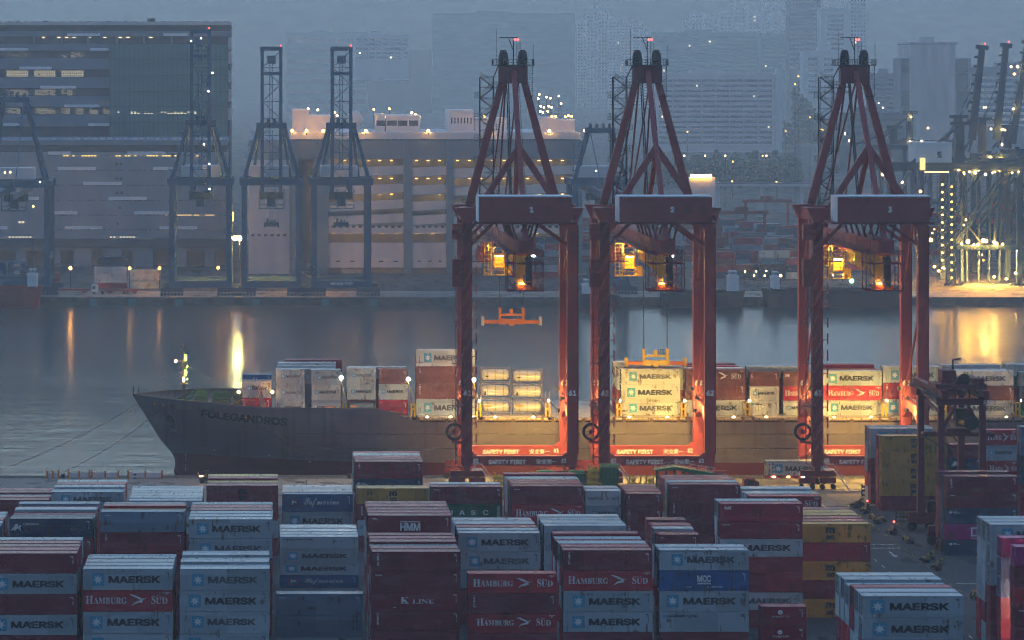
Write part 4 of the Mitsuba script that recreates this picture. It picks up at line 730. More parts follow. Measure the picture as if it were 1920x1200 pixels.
# cranes of the terminal at right, seen from the side
def side_crane(px, Y, label, tip, base, apex, house=False, stairs=False, lamps=True, spread=26, brace=1):
    k = thing('terminal_crane', label, 'gantry crane', 'blue cranes of the terminal at right'); S = 'mat_far_steel_dark'; X = X_(px, Y); zp = 46.0
    def P(n, m_, b=S, kind=None): return part(k, n, m_.ply(b), None, None, kind)
    L_, R_ = X - spread / 2, X + spread / 2
    for x in (L_, R_):
        for y in (0, 18): P('leg', MB().box(x - 1.0, x + 1.0, Y + y - .9, Y + y + .9, 1.2, zp + 2))
    P('sill_beam', MB().box(L_ - 1, R_ + 1, Y - .8, Y + .8, 14.0, 15.8)); P('sill_beam', MB().box(L_ - 1, R_ + 1, Y + 17.2, Y + 18.8, 14.0, 15.8))
    P('main_beam', MB().box(L_ - (28 if house else 8), R_ + 4, Y - 1, Y + 1, zp - (1.6 if house else .9), zp + (1.6 if house else .9))); P('main_beam', MB().box(L_ - (28 if house else 8), R_ + 4, Y + 17, Y + 19, zp - (1.6 if house else .9), zp + (1.6 if house else .9)))
    P('diagonal', MB().bar((L_ + 1, Y, 16), (R_ - 4, Y, zp - 2), .9)); P('diagonal', MB().bar((L_ + 4, Y + 18, 16), (R_ - 1, Y + 18, zp - 2), .9)); P('post', MB().bar((X + 3, Y, 15.8), (X + 6, Y, zp - 2), .9)); P('post', MB().bar((X - 7, Y + 9, 1), (X - 7.6, Y + 9, zp), 1.2))
    ax, az = X_(apex[0], Y), Z_(apex[1], Y); P('mast', MB().box(ax - 1.6, ax + 1.6, Y - .5, Y + 2, zp + 1.6, az).box(ax - 3.4, ax + 4.0, Y - .6, Y + 2, az, az + 1.4))
    P('backstay', MB().bar((ax, Y, az), (L_ - 16, Y, zp + 1.6), 1.0).bar((ax + 2, Y + 14, az), (L_ - 10, Y + 14, zp + 1.6), .9))
    if tip:
        t = pt(*tip, Y); h = np.array([X_(base[0], Y), Y, Z_(base[1], Y)]); P('raised_boom', MB().bar(h, t, 3.0, 1.8, w2=2.4)); d = (t - h) / np.linalg.norm(t - h)
        P('boom_tip', MB().bar(t - d * .2, t + d * 1.6, 5.0, 2.0)); st = MB()
        for q in (.55, .8): st.bar(h + (t - h) * q, (ax, Y, az), .3)
        for q in np.linspace(.2, .9, 8): c = h + (t - h) * q; st.box(c[0] - 2.6, c[0] - 1.5, Y - .6, Y + .6, c[2], c[2] + 1.0)
        P('boom_stay', st, S, 'stuff'); part(k, 'warning_lamp', glow(MB().sphere(t + (1, -1, 2.2), .4), REDL, .4, .05))
    if house: P('machinery_house', MB().box(X_(1716, Y), X_(1781, Y), Y - 3, Y + 12, zp + 1.7, zp + 9.0).box(X_(1714, Y), X_(1783, Y), Y - 3.2, Y + 12.2, zp + 9.0, zp + 9.5), 'mat_boat_white'); P('house_emblem', MB().box(X_(1754, Y), X_(1762, Y), Y - 3.12, Y - 3.0, zp + 3.6, zp + 6.0), 'mat_window_dark'); P('house_emblem', MB().bar((X_(1754.5, Y), Y - 3.2, zp + 4.2), (X_(1761.5, Y), Y - 3.2, zp + 5.2), .5, .1), 'mat_boat_white')
    if house: part(k, 'lit_stairwell', lit(wall(1725, 1735, 296, 319, Y - 3.2, .2), WARM, .10, .2)); part(k, 'deck_light', lit(wall(1734, 1779, 321.5, 323.5, Y - 3.4, .3), WARM, .25, .3))
    if stairs:
        for q, (px_, n0) in enumerate(((1764, 12), (1781.5, 13))):
            m_ = MB(); s_ = MB(); x = X_(px_, Y)
            for i in range(n0): z = Z_(346 + q * 4 + i * 14.2 * (163 / 163.), Y - 2); m_.sphere((x, Y - 2.6, z), .42, 1); s_.box(x - 1.8, x + 1.8, Y - 2, Y - .5, z - 1.6, z - 1.4).bar((x - 1.7, Y - 2, z - 1.5), (x + 1.7, Y - 2, z + 1.4), .2)
            for e in (-1.8, 1.8): s_.bar((x + e, Y - 1.9, 1), (x + e, Y - 1.9, zp - 2), .25)
            P('stair_tower', s_, S, 'stuff'); part(k, 'stair_lamp', glow(m_, SODIUM, .6, .2), kind='stuff')
    if lamps: part(k, 'deck_lamp', glow((lambda m_: [m_.sphere((X_(p, Y - 2), Y - 2, Z_(y, Y - 2)), r, 1) for p, y, r in lamps] and m_)(MB()), SODIUM, 14, 1.0), kind='stuff')
    if stairs:
        for q, dq in ((-9, -1), (-4.5, -.6), (0, .4), (4, .8), (8, 1.2)): P('post', MB().bar((X + q, Y + 12, 1), (X + q + dq, Y + 12, zp), .8))
        P('diagonal', MB().bar((L_ + 1, Y + 8, 15), (R_ + 2, Y + 8, zp + 1), .9)); P('diagonal', MB().bar((L_ - 2, Y + 14, 22), (X + 4, Y + 14, zp), .8)); P('diagonal', MB().bar((L_, Y + 3, 32), (X - 1, Y + 3, 16), .6))
        m_ = MB()
        for q in np.linspace(L_ + 2, R_ - 2, 6): m_.quad((q - .6, Y - .5, 13.96), (q - .6, Y + .5, 13.96), (q + .6, Y + .5, 13.96), (q + .6, Y - .5, 13.96))
        v, f_ = m_.arrays(); nn = np.cross(v[f_[0][1]] - v[f_[0][0]], v[f_[0][2]] - v[f_[0][0]]); m_ = m_ if nn[2] < 0 else MB().raw(v, f_[:, ::-1]); part(k, 'added_apron_light', glow(m_, SODIUM, 800, 3.0), kind='stuff')  # hidden panels added under the beam to light the apron
    w = MB()
    for x in (L_, R_):
        for q in np.arange(-3, 3.1, 1.5): w.tube((x + q, Y - .5, .6), (x + q, Y + .5, .6), .6, 10)
    P('wheel', w, S, 'stuff')
side_crane(1849, 1112, 'dark crane at right with a lamp-lit lower beam and lit stair towers', None, None, (1800, 235), True, True, [(1803, 457, .35), (1815, 453, .75), (1826, 459, .4), (1834, 458, .5), (1844, 451, .75), (1849, 452, .75), (1863, 454, .4), (1868, 457, .7), (1880, 458, .35)] + [(1798 + 9 * i_ + (i_ * i_) % 5, 319 + (i_ * 7) % 9, .18 + .04 * (i_ % 4)) for i_ in (0, 1, 3, 4, 7, 8, 11, 12)] + [(1864, 519, .4), (1887, 523, .4), (1904, 512, .35), (1752, 500, .35), (1760, 508, .4), (1770, 503, .3), (1811, 412, .35), (1807, 422, .3)], 25.5)
side_crane(1880, 1180, 'far right crane whose raised boom leans behind grey tower', (1841, 92), (1822, 262), (1797, 222), lamps=[(1808, 324, .35), (1818, 322, .3), (1829, 324, .35), (1842, 324, .3), (1848, 327, .45), (1860, 324, .3)], spread=24)
side_crane(1925, 1250, 'far right crane with second raised boom and red tip lamp', (1886, 88), (1868, 262), (1842, 226), lamps=[(1858, 242, .35), (1880, 243, .35), (1884, 244, .3), (1857, 296, .5), (1878, 298, .45), (1879, 271, .35)], spread=24)
side_crane(1975, 1320, 'far right crane with third raised boom at photo edge', (1926, 82), (1898, 270), (1890, 240), lamps=[(1900, 204, .4), (1908, 125, .4), (1896, 125, .35), (1902, 139, .35)], spread=24)
side_crane(1750, 1500, 'faint distant crane left of raised booms, leaning braces', None, None, (1706, 213), lamps=[(1708, 219, .3), (1706, 265, .35), (1728, 264, .35), (1709, 282, .3), (1740, 240, .3)], spread=22)
side_crane(1705, 1400, 'distant crane behind right red crane right leg', None, None, (1676, 241), lamps=[(1655, 327, .6), (1692, 342, .35), (1664, 337, .3)], spread=20)
for i, (px, py, pw, r) in enumerate(((1824, 365, 44, 1.1), (1800, 439, 44, 1.0), (1745, 450, 40, .9), (1726, 359, 24, .7), (1748, 437, 18, .45), (1841, 478, 20, .5), (1844, 488, 16, .4), (1752, 430, 10, .4))): lamp(px, py, 1240 if i else 1300, None, SODIUM, pw, r, f'sodium mast lamp in the right terminal, {ORD[i]}', 'mast lamps in the right terminal', .5)
# ---------------------------------------------------------------- things on the far quay
FB = 'boxes on the far quay'
def far_box(px0, px1, y0, y1, Y, colour, lab, text=None):
    L = X_(px1, Y) - X_(px0, Y); h = Z_(y0, Y) - Z_(y1, Y); k = thing('shipping_container', lab, 'shipping container', FB); m = move(X_(px0, Y), Y, Z_(y1, Y)) @ T().scale([L / L40, 1, h / 2.9])
    for nm, sh in con_parts(L40, colour)[:4]: part_as(k, nm, sh, m)
    if text: part_as(k, 'lettering', MB().plate(at_(text_shape(text, 1, bold=3), 4.5, 1.1, 4.5, 1.0), facing(0, -.01, 0)).ply('mat_ink_white'), m)
far_box(177, 238, 500, 515, 1100, 'white', 'white box, upper of the pair on the far quay'); far_box(177, 238, 515, 530, 1100, 'white', 'white box, lower of the pair on the far quay'); far_box(184, 241, 482, 500, 1101, 'navy', 'dark blue box on top of the white pair'); far_box(177, 238, 530, 544, 1100, 'maroon', 'dark box under the white pair')
far_box(241, 300, 506, 526, 1100, 'pearl', 'pale streaked box by the round lamp on the far quay'); far_box(239, 299, 527, 543, 1099, 'grey', 'grey box under the pale streaked one')
far_box(-20, 10, 492, 505, 1112, 'blue', 'teal-blue box cut by left photo edge, upper'); far_box(15, 47, 490, 505, 1110, 'blue', 'teal-blue box right of the left-edge pair, upper', 'OOCL'); far_box(15, 47, 505, 519, 1110, 'blue', 'teal-blue box right of the left-edge pair, lower', 'OOCL'); far_box(-20, 10, 505, 519, 1112, 'blue', 'teal-blue box cut by left photo edge, lower')
far_box(100, 112, 512, 528, 1096, 'maroon', 'small dark red box by the left crane leg')
FARSTACK = []
for i in range(120):
    Y = RNG.uniform(1150, 1440); px = RNG.choice([RNG.uniform(1090, 1500), RNG.uniform(900, 1090)]) if i % 4 else RNG.uniform(1340, 1500); n = int(RNG.integers(2, 5)); x = X_(px, Y)
    for q in range(n): FARSTACK.append((x, Y, q * 2.7, L40, 2.68, ('grey', 'maroon', 'navy', 'steel', 'navy', 'maroon', 'brown')[int(RNG.integers(0, 7))]))
for px0, px1, Y, n in ((905, 1050, 1160, 6), (1375, 1410, 1200, 5), (1560, 1640, 1200, 4), (1740, 1785, 1300, 5), (1860, 2010, 1420, 9), (1700, 1800, 1420, 5)):
    for x in np.arange(X_(px0, Y), X_(px1, Y), 12.6):
        for q in range(n): FARSTACK.append((x, Y, q * 2.7, L40, 2.68, ('maroon', 'navy', 'steel', 'maroon', 'maroon', 'navy')[int(RNG.integers(0, 6))]))
byc = {}
for x, y, z, L, h, c in FARSTACK: byc.setdefault(c, MB()).box(x, x + L, y, y + W_, z + .01, z + h)
k = thing('stacked_containers', 'hazy rows of stacked boxes in the yard across the water', 'shipping containers', kind='stuff')
for i, (c, m_) in enumerate(byc.items()): scene[f'{k}__{i + 1:03d}'] = m_.ply('mat_container_paint', (PNAMES.index(c), 0))
for i, (px, y0, y1, Y) in enumerate(((1390, 402, 455, 1350), (1438, 380, 440, 1500))):
    k = thing('yard_gantry', f'distant orange yard gantry leg frame, {ORD[i]} from left', 'gantry crane', 'distant yard gantries'); x = X_(px, Y); zt = Z_(y0, Y)
    for e in (-11, 11): part(k, 'leg', MB().box(x + e - .7, x + e + .7, Y, Y + 1.4, 0, zt).box(x + e - 3, x + e + 3, Y - .4, Y + 1.8, 0, 1.4).ply('mat_boat_red'))
    part(k, 'beam', MB().box(x - 13, x + 13, Y, Y + 1.4, zt, zt + 1.8).box(x - 3, x + 3, Y - 1, Y + 2.4, zt + 1.8, zt + 3.6).ply('mat_boat_red'))
for i, (px, py, Y, c, pw, r) in enumerate(((1397, 509, 1130, WARM, 16, .4), (1418, 509, 1135, WARM, 14, .35), (1437, 508, 1135, WARM, 14, .35), (1414, 517, 1130, WARM, 16, .4), (1434, 517, 1128, WARM, 16, .4), (1464, 517, 1120, WARM, 30, .55), (1411, 454, 1330, WARM, 12, .35), (1430, 454, 1330, WARM, 12, .35), (1445, 462, 1325, WARM, 12, .35), (1560, 507, 1140, WARM, 16, .4), (1580, 506, 1140, WARM, 16, .4), (1562, 516, 1130, WARM, 16, .4), (1581, 515, 1130, WARM, 16, .4))):
    lamp(px, py, Y, None, c, pw, r, f'small yard lamp between the far boxes, {ORD[i]} of the yard lamps', 'small lamps in the far yard', .15)
lamp(1597, 527, 1075, None, (.05, 1.0, .25), 500, .7, 'green signal lamp on the far quay by right red crane', None, .5, 'signal_lamp', 'signal lamp')
for i, (px, py) in enumerate(((1289, 247 + 0), (1473, 246), (1430, 292), (1540, 243), (1519, 220), (1543, 244), (1374, 303), (1373, 340), (1456, 341), (1340, 361), (1497, 143), (1491, 158))): lamp(px, py, 2000 - 20 * i, None, SODIUM, 12, .55, f'street lamp on the hazy slope behind, {ORD[i]} listed', 'street lamps on the hazy slope', .12)
for i, px in enumerate((1283, 1322, 1360, 1437)): lamp(px, 292, 1740, None, WARM, 12, .6, f'small lamp in front of the dark tree line, {ORD[i]} from left', 'lamps before the tree line', .1)
# boats and barges
def boat(px0, px1, yk, Y, zh, house_px, hh, label, hull='mat_boat_dark', bow=1, mast=8, top='mat_boat_white'):
    k = thing('barge', label, 'barge', 'barges moored at the far quay'); x0, x1 = X_(px0, Y), X_(px1, Y); L = x1 - x0; rings = []
    for t in np.linspace(0, 1, 12):
        tt = t if bow > 0 else 1 - t; w = 4.2 * min(1, (1 - tt) * 5 + .12) ** .5; sh = .9 * max(0, tt - .75) * 4; rake = 1.6 * max(0, tt - .9) * 10 * (1 if bow > 0 else -1)
        x = x0 + L * t; rings.append([(x, Y - w * .75, -3.6), (x + rake, Y - w, zh + sh - 3), (x + rake, Y + w, zh + sh - 3), (x, Y + w * .75, -3.6)])
    part(k, 'hull', MB().loft(rings).ply(hull)); hx0, hx1 = X_(house_px[0], Y), X_(house_px[1], Y); zd = zh - 3.1
    hs = part(k, 'wheelhouse', MB().box(hx0, hx1, Y - 2.4, Y + 2.4, zd, zd + hh).box(hx0 + .5, hx1 - .5, Y - 2, Y + 2, zd + hh, zd + hh + 2.0).box(hx0 - .3, hx1 + .3, Y - 2.7, Y + 2.7, zd + hh, zd + hh + .15).ply(top))
    part(hs, 'window', panes(house_px[0] + 1.5, house_px[1] - 1.5, HY + (HC - zd - hh - 1.7) * F / Y, HY + (HC - zd - hh - .5) * F / Y, Y - 2.02, 5, 1, .3).ply('mat_window_dark'), kind='stuff'); part(k, 'mast', MB().tube(((hx0 + hx1) / 2, Y, zd + hh), ((hx0 + hx1) / 2, Y, zd + hh + mast), .12, 6).bar(((hx0 + hx1) / 2 - 1.4, Y, zd + hh + mast * .6), ((hx0 + hx1) / 2 + 1.4, Y, zd + hh + mast * .6), .1).ply('mat_steel_dark'))
    part(k, 'bulwark', MB().box(x0 + 1, x1 - 2, Y - 3.6, Y - 3.45, zh - 3, zh - 2.3).box(x0 + 1, x1 - 2, Y + 3.45, Y + 3.6, zh - 3, zh - 2.3).ply(hull)); return k
boat(-60, 72, 574, 1049, 7.0, (52, 70), 5, 'dark red barge with small white bridge at left edge', 'mat_boat_red', 1, 14)
boat(1240, 1388, 574, 1047, 5.5, (1364, 1383), 6, 'dark barge with white wheelhouse right of middle red crane', 'mat_boat_dark', 1, 9)
boat(1436, 1700, 574, 1048, 6.2, (1446, 1460), 5, 'long dark barge behind right red crane legs', 'mat_boat_dark', -1, 10); boat(1086, 1160, 574, 1050, 4.2, (1092, 1112), 4, 'small pale work boat behind middle red crane leg', 'mat_boat_dark', -1, 6)
k = thing('truck', 'white truck cab with low red trailer on the far quay', 'truck'); Y = 1072; x = X_(172, Y)
part(k, 'cab', MB().box(x, x + 2.4, Y - 1.2, Y + 1.2, .7, 3.2).box(x + .1, x + 2.2, Y - 1.15, Y + 1.15, 3.2, 3.7).ply('mat_boat_white')); part(k, 'windscreen', MB().box(x + .3, x + 1.4, Y - 1.25, Y - 1.2, 1.9, 2.9).ply('mat_window_dark')); part(k, 'trailer', MB().box(x + 2.6, x + 15, Y - 1.2, Y + 1.2, 1.0, 1.5).ply('mat_boat_red'))
w = MB()
for q in (.9, 4, 12, 13.4): w.tube((x + q, Y - 1.25, .5), (x + q, Y + 1.25, .5), .5, 12)
part(k, 'wheel', w.ply('mat_rubber'), kind='stuff')
for px0, px1 in ((92, 168), (196, 262)): solo('flat_trailer', MB().box(X_(px0, 1076), X_(px1, 1076), 1075, 1077.4, 1.0, 1.6).box(X_(px0 + 6, 1076), X_(px0 + 14, 1076), 1075, 1077.4, 0.05, 1.0).box(X_(px1 - 14, 1076), X_(px1 - 6, 1076), 1075, 1077.4, 0.05, 1.0).ply('mat_boat_red'), f'low red flat trailer {"left" if px0 < 100 else "right"} of the white truck', 'trailer')
# ---------------------------------------------------------------- the container ship alongside
YC, BM = 608.0, 16.0                     # centre line and half beam
def stem_x(z): return float(np.interp(z, [-6, -3, -2.2, -1.0, 0.0, 2.0, 4.5, 10.6, 14.4], [-19.5, -20.3, -20.8, -20.5, -20.2, -21.2, -23.4, -27.2, -29.6]))
def half_breadth(x, z):
    """Half the ship's width at x along and z above the quay: full and flared forward, straight-sided amidships."""
    zk = min(z, 13.1 - .02 * max(0, x + 29))
    ln = np.interp(zk, [-6, -3, 4, 9, 13.2], [72, 66, 56, 42, 31]); t = np.clip((x - stem_x(z)) / ln, 0, 1)
    p = np.interp(zk, [-6, 2, 13.2], [1.8, 2.0, 2.6])
    return max(.02, BM * (1 - (1 - t) ** p))
def hull_top(x): return float(np.interp(x, [-30, -14, 0, 23.0, 28.2, 260], [14.4, 14.15, 13.4, 13.15, 10.35, 10.35]))
def ship():
    k = thing('container_ship', 'grey container ship with dark red waterline, moored along the near quay', 'ship')
    def P(name, mb, bsdf, parent=None, kind=None, **kw): return part(parent or k, name, mb if isinstance(mb, dict) else mb.ply(bsdf, **kw), None, None, kind)
    us = np.concatenate([np.linspace(0, 1, 40) ** 1.5 * 60, [64, 70, 90, 130, 180, 225]])
    def sheet(zlo, zhi, n, side):
        v = []; nu = len(us)
        for j in range(n + 1):
            for u in us:
                top = hull_top(stem_x(13) + u); lo = zlo; hi = top if zhi is None else zhi
                z = lo + (hi - lo) * j / n; x = stem_x(z) + u; v.append((x, YC - side * half_breadth(x, z), z))
        i, j = np.meshgrid(np.arange(nu - 1), np.arange(n), indexing='ij'); a = (j * nu + i).ravel()
        f = np.stack([a, a + 1, a + 1 + nu, a + nu], 1); return v, (f if side > 0 else f[:, ::-1])
    b = MB(); r = MB()
    for side in (1, -1): b.raw(*sheet(2.0, None, 12, side)); r.raw(*sheet(-6, 2.0, 6, side))
    b.box(203, 203.2, YC - BM, YC + BM, -3, 10.3)
    hl = P('hull', b, 'mat_hull_grey', smooth=40); P('boot_topping', r, 'mat_hull_red', smooth=40)
    # weld seams, draught marks and the anchor pocket
    s = MB()
    for z in (4.9, 7.9):
        xs = np.linspace(4, 190, 60); s.loft([[(x, YC - half_breadth(x, z) - .05, z - .03), (x, YC - half_breadth(x, z) - .05, z + .05), (x, YC - half_breadth(x, z) + .02, z + .05), (x, YC - half_breadth(x, z) + .02, z - .03)] for x in xs])
    P('weld_seam', s, 'mat_steel_dark', hl)
    sh = at_(text_shape('FOLEGANDROS', 1, bold=5), 0, 0, 17.9, 1.75)
    def on_hull(u, v, w):
        x = -14.8 + u + .1 * v; z = 10.75 - .075 * u + v; return np.array([(a, YC - half_breadth(a, c) - .05, c) for a, c in zip(x, z)])
    P('lettering', MB().plate(sh.segmentize(.35), on_hull), 'mat_ink_dark')
    c = np.array([-21.2, YC - half_breadth(-21.2, 9.9) - .1, 9.9])
    an = MB().sphere(c, .95, 2, (1, .35, 1)).bar(c + (-.1, -.3, 0), c + (.5, -.5, -2.6), .4).bar(c + (-.7, -.5, -2.0), c + (1.4, -.55, -2.6), .5).bar(c + (1.3, -.5, -2.5), c + (1.5, -.5, -1.6), .35)
    P('anchor', an, 'mat_steel_dark')
    mk = MB()
    for x, z in ((-12, 3.2), (-.5, 2.6), (8, 1.6)): y = YC - half_breadth(x, z) - .05; mk.quad((x - .3, y, z), (x + .4, y, z), (x + .4, y, z + .18), (x - .3, y, z + .18))
    for i in range(7): y = YC - half_breadth(-18.2, 1.6 - i * .55) - .06; mk.quad((-18.3, y, 1.6 - i * .55), (-18.1, y, 1.6 - i * .55), (-18.1, y, 1.85 - i * .55), (-18.3, y, 1.85 - i * .55))
    P('hull_mark', mk, 'mat_ink_white', kind='stuff')
    # decks
    d = MB(); xs = np.concatenate([np.linspace(-28.6, 27, 40)]); v = []
    for x in xs: w = max(.05, half_breadth(x, 12.6) - .15); v += [(x, YC - w, 12.3 - .004 * (x + 28)), (x, YC + w, 12.3 - .004 * (x + 28))]
    i = np.arange(len(xs) - 1) * 2; d.raw(v, np.stack([i, i + 2, i + 3, i + 1], 1)); d.box(27, 203, YC - BM + .1, YC + BM - .1, 6.6, 6.8); P('deck', d, 'mat_ship_deck')
    bw = MB()
    for side in (1, -1):
        q = [(x, YC - side * (half_breadth(x, 13.6) - .25)) for x in np.linspace(-28.4, -8, 26)]
        for a, c2 in zip(q[:-1], q[1:]): bw.bar((*a, hull_top(a[0]) + .02), (*c2, hull_top(c2[0]) + .02), .3, .12)
        for a in q[::2]: bw.bar((*a, 12.3), (*a, hull_top(a[0])), .12)
    P('bulwark_rail', bw, 'mat_ship_deck')
    jr = MB()
    for x in (-29.2, -28.2): jr.rail((x, YC - 1.2, 14.4), (x, YC + 1.2, 14.4), h=1.5, r=.05, step=.6)
    P('stem_rail', jr, 'mat_steel_dark')
    # forecastle: mast with lamps, windlasses, mooring winches, breakwater
    mx = -18.6
    b = MB().tube((mx, YC, 12.2), (mx, YC, 21.5), .42, 12, r2=.30).tube((mx, YC, 21.5), (mx + .1, YC, 25.4), .12, 8).box(mx - .9, mx + .9, YC - .6, YC + .6, 16.5, 16.6).box(mx - 1.0, mx + 1.0, YC - .6, YC + .6, 18.9, 19.0).bar((mx - 1.6, YC, 21.4), (mx + .6, YC, 21.2), .12).bar((mx, YC, 24.3), (mx - .7, YC, 24.2), .12).tube((mx - 1.7, YC, 21.0), (mx - 1.7, YC, 21.7), .3, 8)
    for z in np.arange(13, 21, .45): b.bar((mx + .35, YC - .45, z), (mx + .75, YC - .45, z), .05)
    b.tube((mx, YC, 20.8), (-27.5, YC, 13.9), .035, 4).tube((mx, YC, 20.8), (-6, YC, 13.3), .035, 4)
    ms = P('fore_mast', b, 'mat_ship_deck')
    for z, pw in ((21.5, 70), (18.3, 70)): P('green_lamp', glow(MB().tube((mx + .38, YC - .75, z), (mx + .38, YC - .75, z + 1.2), .30, 8), GREEN, pw * .008, .5), None, ms)
    for z in (17.6, 20.2):
        hb, hg = lamp_head(mx + .7, YC - .6, z, (.8, -.1, -.6), .6, .45); fl = part(k, 'added_green_light', hb.ply('mat_steel_dark')); P('lamp_glass', glow(hg, GREEN, 22, 1.0), None, fl)  # hidden green lamps added to light the winches
    P('mast_lamp', glow(MB().tube((mx, YC - .75, 17.0), (mx, YC - .75, 17.9), .25, 8), WARM, 1.0, .3), None, ms); P('mast_lamp', glow(MB().sphere((mx - 1.7, YC - .5, 21.3), .2), WARM, 8, .05), None, ms)
    for y in (YC - 5, YC + 5):
        x = -15.0; b = MB().tube((x, y - 1.6, 13.6), (x, y + 1.2, 13.6), 1.0, 20).tube((x, y - 2.0, 13.6), (x, y - 1.65, 13.6), 1.3, 20).tube((x, y - .2, 13.6), (x, y, 13.6), 1.3, 20).box(x - 1.4, x + 1.4, y - 1.9, y + 1.4, 12.2, 12.9)
        wk = P('windlass', b, 'mat_winch_green'); ch = MB()
        for i in range(13): t = i / 12; ch.sphere((x - 1.2 - 4.6 * t, y - .8, 14.6 - 2.1 * t), .26, 1, (1.3, .7, .8))
        P('anchor_chain', ch, 'mat_winch_green', wk, kind='stuff')
    for i, x in enumerate((-11.6, -9.6, -7.2, -5.2)):
        for y in (YC - 6.5, YC + 5):
            b = MB().tube((x, y - 1.2, 13.3), (x, y + 1.2, 13.3), .75, 14)
            for q in (-1.3, -.2, 1.25): b.tube((x, y + q - .06, 13.3), (x, y + q + .06, 13.3), 1.05, 16)
            b.box(x - .9, x + .9, y - 1.4, y + 1.4, 12.2, 12.6); P('mooring_winch', b, 'mat_winch_green')
    bo = MB()
    for x in (-24, -21, -13, -8, -3): bo.tube((x, YC - half_breadth(x, 12.6) + 1.2, 12.2), (x, YC - half_breadth(x, 12.6) + 1.2, 13.1), .28, 8).tube((x + .8, YC - half_breadth(x, 12.6) + 1.2, 12.2), (x + .8, YC - half_breadth(x, 12.6) + 1.2, 13.1), .28, 8)
    P('bollard', bo, 'mat_winch_green', kind='stuff')
    rl = MB()
    for x0, x1 in ((-12, -3.5),):
        n = 8
        for i in range(n): a = x0 + (x1 - x0) * i / n; c2 = x0 + (x1 - x0) * (i + 1) / n; rl.rail((a, YC - half_breadth(a, 13) + .3, hull_top(a)), (c2, YC - half_breadth(c2, 13) + .3, hull_top(c2)), step=1)
    P('handrail', rl, 'mat_winch_green')
    b = MB()
    for y in np.linspace(-13, 13, 9): b.raw(*_wedge(-2.4, -.9, YC + y - .12, YC + y + .12, 12.2, 17.4))
    b.raw([(-2.4, YC - 13.2, 12.2), (-2.4, YC + 13.2, 12.2), (-2.9, YC + 13.2, 17.3), (-2.9, YC - 13.2, 17.3), (-2.2, YC - 13.2, 12.2), (-2.2, YC + 13.2, 12.2), (-2.7, YC + 13.2, 17.3), (-2.7, YC - 13.2, 17.3)], [[0, 1, 2, 3], [4, 7, 6, 5], [0, 3, 7, 4], [3, 2, 6, 7], [0, 4, 5, 1], [1, 5, 6, 2]])
    P('breakwater', b, 'mat_hull_grey')
    # hatch coaming, deck house openings, lashing bridges between the bays
    zc = 11.15
    P('coaming', MB().box(27.5, 202, YC - BM + 2.2, YC - BM + 2.5, 6.8, zc - .5).box(27.5, 202, YC + BM - 2.5, YC + BM - 2.2, 6.8, zc - .5), 'mat_steel_dark')
    P('coaming_rail', MB().box(27.5, 202, YC - BM + .35, YC - BM + .5, zc - .62, zc - .42).box(27.5, 202, YC - BM + 2.12, YC - BM + 2.2, 9.0, 9.15).rail((28.4, YC - BM + .15, 10.35), (202, YC - BM + .15, 10.35), h=.95, r=.03, step=3), 'mat_ship_deck')
    for px0, px1 in HATCHES:
        x0, x1 = X_(px0, 600), X_(px1, 600)
        c = P('hatch_cover', MB().box(x0, x1, YC - BM + .4, YC + BM - .4, zc - .42, zc + .02), 'mat_hatch_cream'); g = MB()
        for x in np.arange(x0 + .8, x1 - .4, 2.0): g.box(x, x + .12, YC - BM + .3, YC - BM + .4, zc - .6, zc)
        for x in (x0 + 2.2, x1 - 2.2): g.bar((x, YC - BM + 3, zc + .12), (x, YC + BM - 4, zc + .12), .16)
        P('stiffener', g, 'mat_ship_deck', c, kind='stuff')
    for px in POSTS:
        x = X_(px, 594)
        for q in (-1.05, 1.05): P('lashing_post', MB().box(x + q - .28, x + q + .28, YC - BM + .3, YC - BM + 1.3, 6.8, zc + .15), 'mat_ship_deck')
        P('lashing_bridge', MB().box(x - .55, x + .55, YC - BM + 1.2, YC + BM - 1.2, zc + .3, zc + .42).box(x - .5, x - .38, YC - BM + 1.2, YC - BM + 1.35, zc, zc + 5.4).box(x + .38, x + .5, YC - BM + 1.2, YC - BM + 1.35, zc, zc + 5.4).box(x - .55, x + .55, YC - BM + 1.2, YC + BM - 1.2, zc + 2.9, zc + 3.0).rail((x - .5, YC - BM + 1.2, zc + 3), (x + .5, YC - BM + 1.2, zc + 3), step=.5), 'mat_ship_deck')
        b = MB().box(x - .55, x - .2, YC - BM + .85, YC - BM + 1.15, zc + .2, zc + 2.9).box(x + .2, x + .55, YC - BM + .85, YC - BM + 1.15, zc + .2, zc + 2.9).box(x - .55, x + .55, YC - BM + .8, YC - BM + 1.15, zc + 1.6, zc + 2.0)
        P('lashing_frame', b, 'mat_spreader_yellow')
    for px in LATHS: x = X_(px, 594); P('hatch_post', MB().box(x - .35, x + .35, YC - BM + .3, YC - BM + 1.0, 6.8, zc - .1), 'mat_ship_deck')
    # deck lamps under the hatch edge, and bright floodlights on the lashing bridges
    for px in DECKLAMPS: x = X_(px, 593.5); P('deck_lamp', glow(MB().sphere((x, YC - BM + 1.6, Z_(783, 593.5)), .24), WARM, 9, .12))if False else P('deck_lamp', glow(MB().sphere((x, YC - BM + 1.6, Z_(783, 593.5)), .24), WARM, 9, .12), None)
    for px, py, pw, d in BRIGHT:
        p = pt(px, py, 592.3); f = P('floodlight', MB().bar(p + (-.1, .5, -.5), p + (.75, .6, -3.6), .18).box(p[0] - .35, p[0] + .35, p[1] + .08, p[1] + .5, p[2] - .3, p[2] + .3), 'mat_safety_yellow')
        P('lamp_glass', glow(MB().sphere(p, .38), COOL, pw * .22, 1.5), None, f)
    for px, py in ((448, 735), (511, 735)): P('bay_lamp', glow(MB().sphere(pt(px, py, 593), .24), SODIUM, 40, .6), None)
